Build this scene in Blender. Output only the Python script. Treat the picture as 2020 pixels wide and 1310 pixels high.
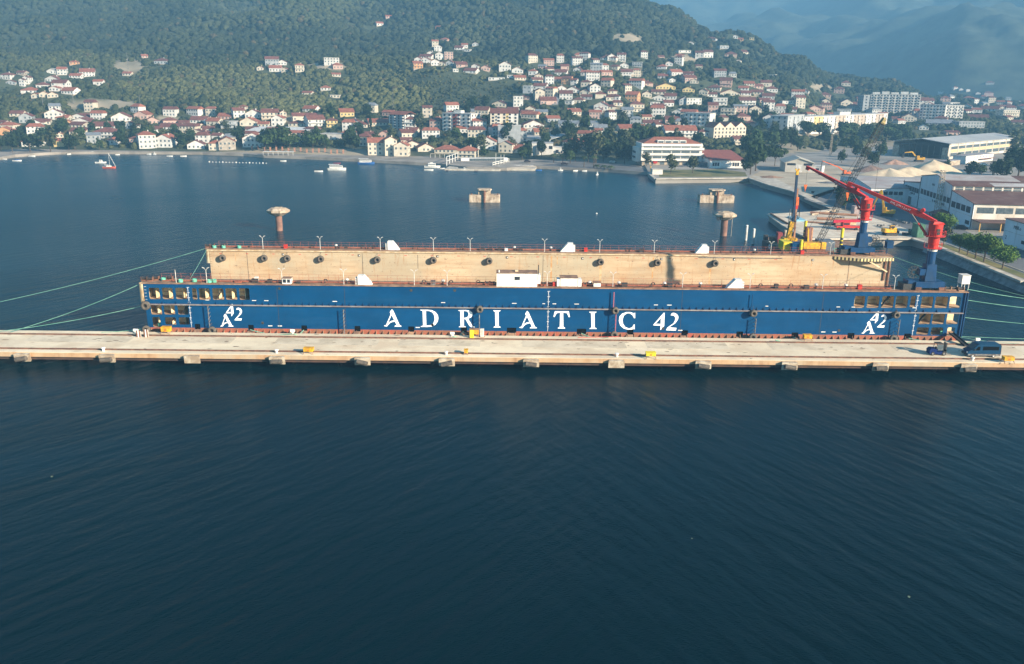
import bpy, bmesh, math, random
import numpy as np
from mathutils import Vector, Matrix, noise
from mathutils.geometry import tessellate_polygon
random.seed(7)
R = math.radians
for o in list(bpy.data.objects):
    bpy.data.objects.remove(o)
C = bpy.context.scene.collection
S = bpy.context.scene

# ------------------------------------------------------------------ camera, sky, sun, exposure
CAMZ = 48.5; F = 1650.0; TH = R(16.54); RO = 0.011
CR = Vector((math.cos(RO), math.sin(TH)*math.sin(RO), math.cos(TH)*math.sin(RO)))
CU = Vector((-math.sin(RO), math.sin(TH)*math.cos(RO), math.cos(TH)*math.cos(RO)))
CF = Vector((0, math.cos(TH), -math.sin(TH)))
cam_data = bpy.data.cameras.new('camera')
cam = bpy.data.objects.new('camera', cam_data); C.objects.link(cam)
cam_data.sensor_width = 36; cam_data.lens = 36*F/2020
cam_data.clip_start = 0.5; cam_data.clip_end = 20000
cam.matrix_world = Matrix(((CR.x, CU.x, -CF.x, 0), (CR.y, CU.y, -CF.y, 0), (CR.z, CU.z, -CF.z, CAMZ), (0, 0, 0, 1)))
S.camera = cam
SUN_EL = 20.0
sdir = Vector((1.31, -1.0, 0)).normalized()*math.cos(R(SUN_EL)) + Vector((0, 0, math.sin(R(SUN_EL))))   # towards the sun
w = bpy.data.worlds.new('World'); S.world = w; w.use_nodes = True
nt = w.node_tree; nt.nodes.clear()
sky = nt.nodes.new('ShaderNodeTexSky'); sky.sky_type = 'NISHITA'; sky.sun_disc = False
sky.sun_elevation = R(SUN_EL); sky.sun_rotation = math.atan2(sdir.x, sdir.y)
sky.air_density = 1.0; sky.dust_density = 0.6; sky.ozone_density = 3.0; sky.altitude = 20
bg = nt.nodes.new('ShaderNodeBackground'); bg.inputs[1].default_value = 0.06
wo = nt.nodes.new('ShaderNodeOutputWorld')
sm = nt.nodes.new('ShaderNodeVectorMath'); sm.operation = 'MULTIPLY'; sm.inputs[1].default_value = (0.50, 0.96, 1.08)
nt.links.new(sky.outputs[0], sm.inputs[0]); nt.links.new(sm.outputs[0], bg.inputs[0]); nt.links.new(bg.outputs[0], wo.inputs[0])
sl = bpy.data.lights.new('sun', 'SUN'); sl.energy = 5.0; sl.angle = R(0.6); sl.color = (1.0, 0.86, 0.67)
so = bpy.data.objects.new('sun', sl); C.objects.link(so)
so.rotation_euler = sdir.to_track_quat('Z', 'Y').to_euler(); so.location = (100, -80, 120)
S.view_settings.view_transform = 'Standard'; S.view_settings.look = 'None'
S.view_settings.gamma = 1; S.view_settings.exposure = 1.65
S.cycles.volume_bounces = 0; S.cycles.max_bounces = 6; S.cycles.transparent_max_bounces = 6
HAZE = 0.00034

# ------------------------------------------------------------------ pixel helpers (2020 x 1310 photograph -> world metres)
def ray(px, py):
    return (CF + CR*((px-1010)/F) + CU*((655-py)/F))
def on(px, py, z=0.0):
    d = ray(px, py); t = (z-CAMZ)/d.z
    return Vector((d.x*t, d.y*t, z))
def at(px, py, Y):
    d = ray(px, py); t = Y/d.y
    return Vector((d.x*t, Y, CAMZ+d.z*t))
def proj(p):
    q = Vector((p[0], p[1], p[2]-CAMZ)); z = q.dot(CF)
    return 1010+F*q.dot(CR)/z, 655-F*q.dot(CU)/z, z
def K(px, py, Y, n):            # n pixels of the photograph in metres at distance Y
    return n*proj(at(px, py, Y))[2]/F

# ------------------------------------------------------------------ materials
_m = {}
def mat(name, c, c2=None, sc=1.0, rough=0.8, metal=0.0, detail=4, bump=0.0, bsc=None, lo=0.4, hi=0.62, stretch=(1, 1, 1), spec=0.3, world=False, rnd=0.0):
    if name in _m: return _m[name]
    m = bpy.data.materials.new(name); m.use_nodes = True; _m[name] = m
    n = m.node_tree; b = n.nodes['Principled BSDF']
    b.inputs['Roughness'].default_value = rough; b.inputs['Metallic'].default_value = metal
    b.inputs['Specular IOR Level'].default_value = spec
    b.inputs['Base Color'].default_value = (*c, 1)
    if c2 is None: c2 = tuple(x*0.82 for x in c)
    if world:
        tc = n.nodes.new('ShaderNodeNewGeometry'); co = tc.outputs['Position']
    else:
        tc = n.nodes.new('ShaderNodeTexCoord'); co = tc.outputs['Object']
    mp = n.nodes.new('ShaderNodeMapping'); mp.inputs['Scale'].default_value = stretch
    n.links.new(co, mp.inputs[0])
    nz = n.nodes.new('ShaderNodeTexNoise'); nz.inputs['Scale'].default_value = sc; nz.inputs['Detail'].default_value = detail
    nz.inputs['Roughness'].default_value = 0.6
    n.links.new(mp.outputs[0], nz.inputs['Vector'])
    rp = n.nodes.new('ShaderNodeValToRGB'); rp.color_ramp.elements[0].position = lo; rp.color_ramp.elements[1].position = hi
    rp.color_ramp.elements[0].color = (*c2, 1); rp.color_ramp.elements[1].color = (*c, 1)
    n.links.new(nz.outputs[0], rp.inputs[0])
    out = rp.outputs[0]
    if rnd:
        oi = n.nodes.new('ShaderNodeObjectInfo'); hs = n.nodes.new('ShaderNodeHueSaturation')
        mr = n.nodes.new('ShaderNodeMapRange'); mr.inputs[3].default_value = 1-rnd; mr.inputs[4].default_value = 1+rnd
        n.links.new(oi.outputs['Random'], mr.inputs[0]); n.links.new(mr.outputs[0], hs.inputs['Value'])
        n.links.new(out, hs.inputs['Color']); out = hs.outputs[0]
    n.links.new(out, b.inputs['Base Color'])
    if bump:
        nb = n.nodes.new('ShaderNodeTexNoise'); nb.inputs['Scale'].default_value = bsc or sc*3; nb.inputs['Detail'].default_value = 4
        n.links.new(co, nb.inputs['Vector'])
        bm_ = n.nodes.new('ShaderNodeBump'); bm_.inputs['Strength'].default_value = bump; bm_.inputs['Distance'].default_value = 0.3
        n.links.new(nb.outputs[0], bm_.inputs['Height']); n.links.new(bm_.outputs[0], b.inputs['Normal'])
    return m
def dirt(m, c, sc, st=(1, 1, 1), lo=0.5, hi=0.75, amt=0.6, world=False, detail=9):      # a further layer of wear over a material
    n = m.node_tree; b = n.nodes['Principled BSDF']; src = b.inputs['Base Color'].links[0].from_socket
    tc = n.nodes.new('ShaderNodeNewGeometry').outputs['Position'] if world else n.nodes.new('ShaderNodeTexCoord').outputs['Object']
    mp = n.nodes.new('ShaderNodeMapping'); mp.inputs['Scale'].default_value = st; n.links.new(tc, mp.inputs[0])
    nz = n.nodes.new('ShaderNodeTexNoise'); nz.inputs['Scale'].default_value = sc; nz.inputs['Detail'].default_value = detail; nz.inputs['Roughness'].default_value = 0.65; n.links.new(mp.outputs[0], nz.inputs['Vector'])
    mr = n.nodes.new('ShaderNodeMapRange'); mr.inputs[1].default_value = lo; mr.inputs[2].default_value = hi; mr.inputs[4].default_value = amt; n.links.new(nz.outputs[0], mr.inputs[0])
    mx = n.nodes.new('ShaderNodeMix'); mx.data_type = 'RGBA'; mx.inputs['B'].default_value = (*c, 1)
    n.links.new(mr.outputs[0], mx.inputs['Factor']); n.links.new(src, mx.inputs['A']); n.links.new(mx.outputs['Result'], b.inputs['Base Color'])
white = mat('white_paint', (0.78, 0.76, 0.72), (0.62, 0.58, 0.52), 0.8, 0.5)
pale = mat('old_white', (0.66, 0.64, 0.6), (0.45, 0.42, 0.38), 0.6, 0.7)
blue = mat('blue_paint', (0.0008, 0.055, 0.155), (0.0015, 0.044, 0.120), 0.25, 0.5, spec=0.12, detail=8, lo=0.3, hi=0.7, stretch=(0.5, 1, 1.6))
craneblue = mat('crane_blue', (0.003, 0.042, 0.125), (0.003, 0.032, 0.09), 0.8, 0.5, spec=0.2)
cream = mat('cream_wall', (0.54, 0.415, 0.27), (0.43, 0.29, 0.165), 0.12, 0.75, detail=9, lo=0.35, hi=0.6, stretch=(0.6, 1, 2.2))
creamp = mat('cream_paint', (0.62, 0.5, 0.33), (0.42, 0.28, 0.15), 0.8, 0.7)
rust = mat('rust', (0.22, 0.10, 0.06), (0.10, 0.05, 0.035), 1.2, 0.85)
deckrust = mat('rusty_deck', (0.34, 0.20, 0.12), (0.17, 0.10, 0.07), 0.7, 0.85)
redband = mat('red_band', (0.36, 0.085, 0.05), (0.26, 0.11, 0.06), 0.7, 0.7)
red = mat('crane_red', (0.56, 0.036, 0.026), (0.45, 0.028, 0.02), 0.8, 0.42)
railred = mat('rail_red', (0.38, 0.11, 0.06), (0.22, 0.08, 0.05), 3, 0.8)
black = mat('black_rubber', (0.018, 0.018, 0.018), (0.03, 0.028, 0.026), 3, 0.8)
tyrem = mat('tyre', (0.06, 0.052, 0.045), (0.12, 0.10, 0.08), 2, 0.85)
dark = mat('dark_metal', (0.03, 0.032, 0.036), (0.05, 0.045, 0.04), 3, 0.6)
steel = mat('grey_steel', (0.22, 0.22, 0.22), (0.12, 0.10, 0.09), 2, 0.5, metal=0.3)
yellow = mat('yellow_paint', (0.75, 0.42, 0.015), (0.5, 0.24, 0.02), 1.2, 0.5)
lemon = mat('lemon_yellow', (0.75, 0.62, 0.02), (0.6, 0.46, 0.03), 1, 0.5)
orange = mat('orange_paint', (0.72, 0.14, 0.03), (0.6, 0.12, 0.03), 1, 0.5)
green = mat('rope_green', (0.16, 0.50, 0.36), (0.10, 0.38, 0.26), 3, 0.7)
rope = mat('mooring_rope', (0.20, 0.40, 0.30), (0.10, 0.26, 0.19), 0.35, 0.8, detail=6)
concrete = mat('pier_concrete', (0.74, 0.63, 0.46), (0.60, 0.48, 0.34), 0.16, 0.85, detail=10, lo=0.38, hi=0.55, bump=0.1, bsc=3, world=True)
concrete2 = mat('pier_concrete_worn', (0.62, 0.53, 0.40), (0.50, 0.42, 0.31), 0.3, 0.85, detail=10, lo=0.4, hi=0.55, bump=0.1, bsc=3, world=True)
stonec = mat('weathered_concrete', (0.50, 0.43, 0.33), (0.30, 0.22, 0.15), 0.9, 0.9)
glass = mat('window_glass', (0.03, 0.035, 0.045), (0.015, 0.02, 0.03), 1, 0.3, spec=0.3)
dglass = mat('grey_glass', (0.12, 0.14, 0.15), (0.07, 0.09, 0.10), 1, 0.25, spec=0.5)  # glass in a paler grey than the window glass

dirt(cream, (0.30, 0.17, 0.08), 0.35, (0.25, 1, 2.5), 0.46, 0.68, 0.6); dirt(cream, (0.36, 0.32, 0.23), 0.09, (1, 1, 1), 0.42, 0.6, 0.65); dirt(cream, (0.34, 0.16, 0.06), 1.3, (1.2, 1, 0.12), 0.56, 0.7, 0.7); dirt(cream, (0.17, 0.11, 0.07), 2.0, (1, 1, 1), 0.6, 0.68, 0.8)
dirt(blue, (0.03, 0.085, 0.14), 0.5, (0.3, 1, 3), 0.5, 0.8, 0.28); dirt(blue, (0.03, 0.05, 0.08), 1.1, (1.5, 1, 0.12), 0.6, 0.8, 0.45); dirt(blue, (0.001, 0.034, 0.095), 0.12, (1, 1, 1), 0.45, 0.6, 0.5)
dirt(concrete, (0.36, 0.25, 0.15), 0.9, (0.5, 1, 1), 0.6, 0.72, 0.7, True); dirt(concrete, (0.50, 0.42, 0.31), 0.06, (0.4, 1, 1), 0.45, 0.62, 0.7, True); dirt(concrete2, (0.30, 0.23, 0.16), 0.8, (0.4, 1, 1), 0.57, 0.7, 0.75, True)
dirt(redband, (0.16, 0.08, 0.05), 1.2, (1, 1, 0.5), 0.45, 0.65, 0.8); dirt(craneblue, (0.03, 0.05, 0.07), 1.5, (1, 1, 0.4), 0.5, 0.75, 0.6); dirt(red, (0.25, 0.05, 0.03), 1.4, (1, 1, 1), 0.55, 0.75, 0.5)
# ------------------------------------------------------------------ mesh builder
def wloc(o):
    v = Vector((0, 0, 0))
    while o is not None:
        v += o.location; o = o.parent
    return v
class MB:
    def __init__(s): s.v = []; s.f = []
    def add(s, vs, fs):
        b = len(s.v); s.v += [tuple(x) for x in vs]; s.f += [tuple(b+i for i in f) for f in fs]; return s
    def box(s, x0, x1, y0, y1, z0, z1):
        return s.add([(x0,y0,z0),(x1,y0,z0),(x1,y1,z0),(x0,y1,z0),(x0,y0,z1),(x1,y0,z1),(x1,y1,z1),(x0,y1,z1)],
                     [(0,3,2,1),(4,5,6,7),(0,1,5,4),(1,2,6,5),(2,3,7,6),(3,0,4,7)])
    def ob(s, c, sz, rz=0.0, tilt=0.0):
        M = Matrix.Rotation(rz, 3, 'Z') @ Matrix.Rotation(tilt, 3, 'Y')
        h = [x/2 for x in sz]; vs = []
        for z in (-1, 1):
            for x, y in ((-1,-1),(1,-1),(1,1),(-1,1)):
                vs.append(Vector(c)+M @ Vector((x*h[0], y*h[1], z*h[2])))
        return s.add(vs, [(0,3,2,1),(4,5,6,7),(0,1,5,4),(1,2,6,5),(2,3,7,6),(3,0,4,7)])
    def tube(s, p0, p1, r0, r1=None, n=8, cap=True):
        p0 = Vector(p0); p1 = Vector(p1); r1 = r0 if r1 is None else r1
        d = (p1-p0).normalized(); u = d.orthogonal().normalized(); w_ = d.cross(u)
        vs = []
        for p, r in ((p0, r0), (p1, r1)):
            for k in range(n):
                a = 2*math.pi*k/n; vs.append(p+u*(r*math.cos(a))+w_*(r*math.sin(a)))
        fs = [(k, (k+1) % n, n+(k+1) % n, n+k) for k in range(n)]
        if cap: fs += [tuple(range(n-1, -1, -1)), tuple(range(n, 2*n))]
        return s.add(vs, fs)
    def path(s, pts, r, n=5):
        for a, b in zip(pts[:-1], pts[1:]): s.tube(a, b, r, n=n, cap=False)
        return s
    def bar(s, p0, p1, wd, ht, w1=None, h1=None):      # box beam between points
        p0 = Vector(p0); p1 = Vector(p1); w1 = wd if w1 is None else w1; h1 = ht if h1 is None else h1
        d = (p1-p0).normalized(); side = d.cross(Vector((0, 0, 1)))
        side = side.normalized() if side.length > 1e-4 else Vector((1, 0, 0)); up = side.cross(d)
        vs = []
        for p, a, h in ((p0, wd, ht), (p1, w1, h1)):
            for x, y in ((-1,-1),(1,-1),(1,1),(-1,1)): vs.append(p+side*(x*a/2)+up*(y*h/2))
        return s.add(vs, [(0,3,2,1),(4,5,6,7),(0,1,5,4),(1,2,6,5),(2,3,7,6),(3,0,4,7)])
    def torus(s, c, Rr, r, axis=(0, 1, 0), n=20, k=10, sq=1.0):
        ax = Vector(axis).normalized(); u = ax.orthogonal().normalized(); w_ = ax.cross(u); vs = []; fs = []
        for i in range(n):
            a = 2*math.pi*i/n; dr = u*math.cos(a)+w_*math.sin(a)
            for j in range(k):
                b = 2*math.pi*j/k; vs.append(Vector(c)+dr*(Rr+r*math.cos(b))+ax*(r*sq*math.sin(b)))
        for i in range(n):
            for j in range(k):
                fs.append((i*k+j, ((i+1) % n)*k+j, ((i+1) % n)*k+(j+1) % k, i*k+(j+1) % k))
        return s.add(vs, fs)
    def plate(s, outer, holes, fn, t0, t1):            # outline with holes; fn(u, v, t) -> point
        loops = [outer]+list(holes)
        flat = [p for l in loops for p in l]; n = len(flat)
        tris = tessellate_polygon([[Vector((p[0], p[1], 0)) for p in l] for l in loops])
        vs = [fn(p[0], p[1], t0) for p in flat]+[fn(p[0], p[1], t1) for p in flat]
        fs = [tuple(t) for t in tris]+[tuple(n+i for i in reversed(t)) for t in tris]
        b = 0
        for l in loops:
            m = len(l)
            fs += [(b+i, b+(i+1) % m, n+b+(i+1) % m, n+b+i) for i in range(m)]; b += m
        return s.add(vs, fs)
    def prism(s, pts, z0, z1):
        return s.plate([(p[0], p[1]) for p in pts], [], lambda u, v, t: (u, v, t), z0, z1)
    def blob(s, c, r, seed=0, n=10, k=7, j=0.15):
        rnd = random.Random(seed); vs = []; fs = []
        for i in range(k+1):
            a = math.pi*i/k
            for q in range(n):
                b = 2*math.pi*q/n; m = 1+rnd.uniform(-j, j)
                vs.append((c[0]+r[0]*m*math.sin(a)*math.cos(b), c[1]+r[1]*m*math.sin(a)*math.sin(b), c[2]+r[2]*m*math.cos(a)))
        for i in range(k):
            for q in range(n): fs.append((i*n+q, (i+1)*n+q, (i+1)*n+(q+1) % n, i*n+(q+1) % n))
        return s.add(vs, fs)
    def build(s, name, m, parent=None, smooth=False, label=None, bevel=0):
        me = bpy.data.meshes.new(name)
        if parent is None:
            a = np.array(s.v); c = Vector(((a[:, 0].min()+a[:, 0].max())/2, (a[:, 1].min()+a[:, 1].max())/2, a[:, 2].min()))
        else: c = wloc(parent)
        me.from_pydata([(x-c.x, y-c.y, z-c.z) for x, y, z in s.v], [], s.f)
        if smooth: me.shade_smooth()
        me.materials.append(m); o = bpy.data.objects.new(name, me); C.objects.link(o)
        if parent is None: o.location = c
        else: o.parent = parent
        if label: o['label'] = label
        if bevel:
            bv = o.modifiers.new('bevel', 'BEVEL'); bv.width = bevel; bv.segments = 2; bv.limit_method = 'ANGLE'
        return o
def thing(name, label, cat, loc=(0, 0, 0), group=None):
    o = bpy.data.objects.new(name, None); C.objects.link(o); o.location = loc; o.empty_display_size = 0.5
    o['label'] = label; o['category'] = cat
    if group: o['group'] = group
    return o
def tag(o, label, cat, group=None):
    o['label'] = label; o['category'] = cat
    if group: o['group'] = group
    return o
def struct(o): o['kind'] = 'structure'; return o
def stuff(o, label=None, cat=None):
    o['kind'] = 'stuff'
    if label: o['label'] = label
    if cat: o['category'] = cat
    return o
def dup(root, loc=None, rz=None, label=None, scale=None, parent=None):
    r = root.copy(); C.objects.link(r)
    if parent is not None: r.parent = parent
    if loc is not None: r.location = loc
    if rz is not None: r.rotation_euler = (0, 0, rz)
    if scale is not None: r.scale = (scale, scale, scale) if not hasattr(scale, '__len__') else scale
    if label: r['label'] = label
    for ch in list(root.children): dup(ch, parent=r)
    return r
def rrect(x0, x1, z0, z1, r, n=3):
    pts = []
    for cx, cz, a0 in ((x1-r, z0+r, -90), (x1-r, z1-r, 0), (x0+r, z1-r, 90), (x0+r, z0+r, 180)):
        for k in range(n+1):
            a = R(a0+90*k/n); pts.append((cx+r*math.cos(a), cz+r*math.sin(a)))
    return pts
ORD = ['', 'first', 'second', 'third', 'fourth', 'fifth', 'sixth', 'seventh', 'eighth', 'ninth', 'tenth', 'eleventh', 'twelfth',
       'thirteenth', 'fourteenth', 'fifteenth', 'sixteenth', 'seventeenth', 'eighteenth', 'nineteenth', 'twentieth']
def ordw(k):
    if k <= 20: return ORD[k]
    return str(k)+('th' if k % 10 not in (1, 2, 3) or k in (11, 12, 13) else {1: 'st', 2: 'nd', 3: 'rd'}[k % 10])
def order_labels(lst, suffix):       # lst of (object, base label); equal ones get their place in the photograph
    d = {}
    for o, b in lst: d.setdefault(b, []).append(o)
    for b, os_ in d.items():
        os_.sort(key=lambda o: proj(o.matrix_world.translation if o.parent else o.location)[0])
        for k, o in enumerate(os_):
            o['label'] = b if len(os_) == 1 else '%s, %s from left' % (b, ordw(k+1))
# ------------------------------------------------------------------ hills, coast, water, far mountain
COLS = [
 (-1500, [(0.5,'z',560),(8,'z',620),(22,'z',700),(45,'z',830),(100,'z',1100),(160,'z',1300),(330,'z',1900),(520,'z',2700)]),
 (0,   [(300,580),(270,620),(240,680),(200,740),(160,830),(130,900),(60,1100),(0,1300),(-200,1900),(-330,2700)]),
 (350, [(297,585),(270,630),(240,690),(200,750),(160,830),(120,920),(60,1100),(0,1330),(-180,1900),(-300,2700)]),
 (700, [(302,570),(285,600),(250,670),(215,740),(165,820),(130,900),(60,1150),(0,1400),(-150,2000),(-250,2700)]),
 (1000,[(0.6,'z',514),(1.2,'z',566),(287,600),(270,625),(240,660),(200,745),(150,860),(100,1000),(50,1150),(0,1350),(-60,1700),(-80,2200)]),
 (1200,[(0.6,'z',508),(1.2,'z',545),(288,580),(270,610),(240,660),(200,750),(150,880),(100,1020),(50,1200),(5,1400),(-2,1500),(40,'z',2100)]),
 (1300,[(0.6,'z',496),(1.3,'z',525),(290,568),(260,640),(220,740),(180,850),(130,1000),(90,1120),(40,1300),(20,1400),(30,'z',2000)]),
 (1420,[(1,'z',450),(2,'z',545),(300,590),(270,650),(240,720),(200,800),(150,950),(110,1100),(68,1250),(20,'z',1800)]),
 (1550,[(1,'z',420),(2.2,'z',620),(268,690),(230,790),(200,890),(160,1050),(115,1250),(15,'z',1800)]),
 (1650,[(1,'z',400),(2.2,'z',660),(252,840),(215,1000),(190,1100),(147,1300),(15,'z',1800)]),
 (1750,[(1,'z',400),(2.2,'z',720),(240,880),(222,950),(195,1100),(172,1300),(15,'z',1800)]),
 (1850,[(1,'z',380),(2.2,'z',740),(245,860),(225,950),(210,1150),(200,1350),(15,'z',1800)]),
 (2020,[(1,'z',380),(2.2,'z',720),(260,850),(235,1000),(215,1200),(205,1400),(15,'z',1900)]),
 (3400,[(1,'z',380),(2.2,'z',720),(8,'z',850),(15,'z',1000),(22,'z',1200),(26,'z',1400),(15,'z',1900)])]
YS = np.concatenate([np.arange(380, 900, 4), np.geomspace(900, 2700, 130)])
TAB = []
for cp, pts in COLS:
    ys = []; zs = []
    for p in pts:
        if p[1] == 'z': ys.append(p[2]); zs.append(p[0])
        else: ys.append(p[1]); zs.append(at(cp, p[0], p[1]).z)
    y0 = ys[0]
    z = np.interp(YS, [y0-22, y0-10]+ys, [-4, -0.4]+zs)
    k = 5; z2 = np.convolve(np.pad(z, k, 'edge'), np.ones(2*k+1)/(2*k+1), 'valid'); z = np.where(YS > y0+10, z2, z)
    TAB.append(z)
TAB = np.array(TAB); CPX = np.array([c[0] for c in COLS], float)
def terr(x, y):
    a = 1010+(x/y)*F/math.cos(TH)
    a = min(max(a, CPX[0]), CPX[-1]-1)
    i = int(np.searchsorted(CPX, a, side='right'))-1; t = (a-CPX[i])/(CPX[i+1]-CPX[i]); t = t*t*(3-2*t) if i > 0 else t
    z0 = np.interp(y, YS, TAB[i]); z1 = np.interp(y, YS, TAB[i+1]); z = z0*(1-t)+z1*t
    if z > 4:
        k = min(1.0, (z-4)/40); n = noise.fractal(Vector((x/110, y/110, 0)), 1.0, 2.0, 4)
        z += n*(2+13*k)*min(1, (z-4)/6)
        n2 = noise.noise(Vector((x/330, y/330, 5))); z += n2*30*max(0, min(1, (z-60)/80)); rg_ = 1-abs(noise.noise(Vector((x/210+y/900, y/640, 11)))); z += (rg_-0.7)*38*max(0, min(1, (z-70)/90))
    return z
def foot(a): return float(np.interp(a, [0.1, 0.22, 0.36, 0.5, 0.7], [3000, 2800, 2300, 1900, 1700]))
def mtn(x, Y):
    t = (Y-foot(x/Y)+60)/2400
    if t <= 0: return 5.0
    return 14+560*(min(t, 1)**0.85)+noise.fractal(Vector((x/700, Y/700, 3)), 1.0, 2.1, 6)*70*min(1, t*6)+noise.fractal(Vector((x/130, Y/130, 9)), 1.0, 2.0, 4)*34*min(1, t*9)+(0.7-abs(noise.noise(Vector((x/330+Y/1500, Y/1100, 4)))))*110*min(1, t*5)
def land(x, Y): return max(terr(x, Y) if Y < 2580 else 0, mtn(x, Y) if Y > 1600 else 0)
def hit(px, py, zmin=2.0, y0=430, y1=7000):       # first meeting of the pixel's ray with the hills
    d = ray(px, py); Y = y0; st = 4.0; prev = y0
    while Y < y1:
        t = Y/d.y; z = CAMZ+d.z*t
        if z <= max(zmin, land(d.x*t, Y)):
            return Vector((d.x*t, Y, max(zmin, land(d.x*t, Y))))
        Y += st if Y < 1600 else 10
    return None
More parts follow.
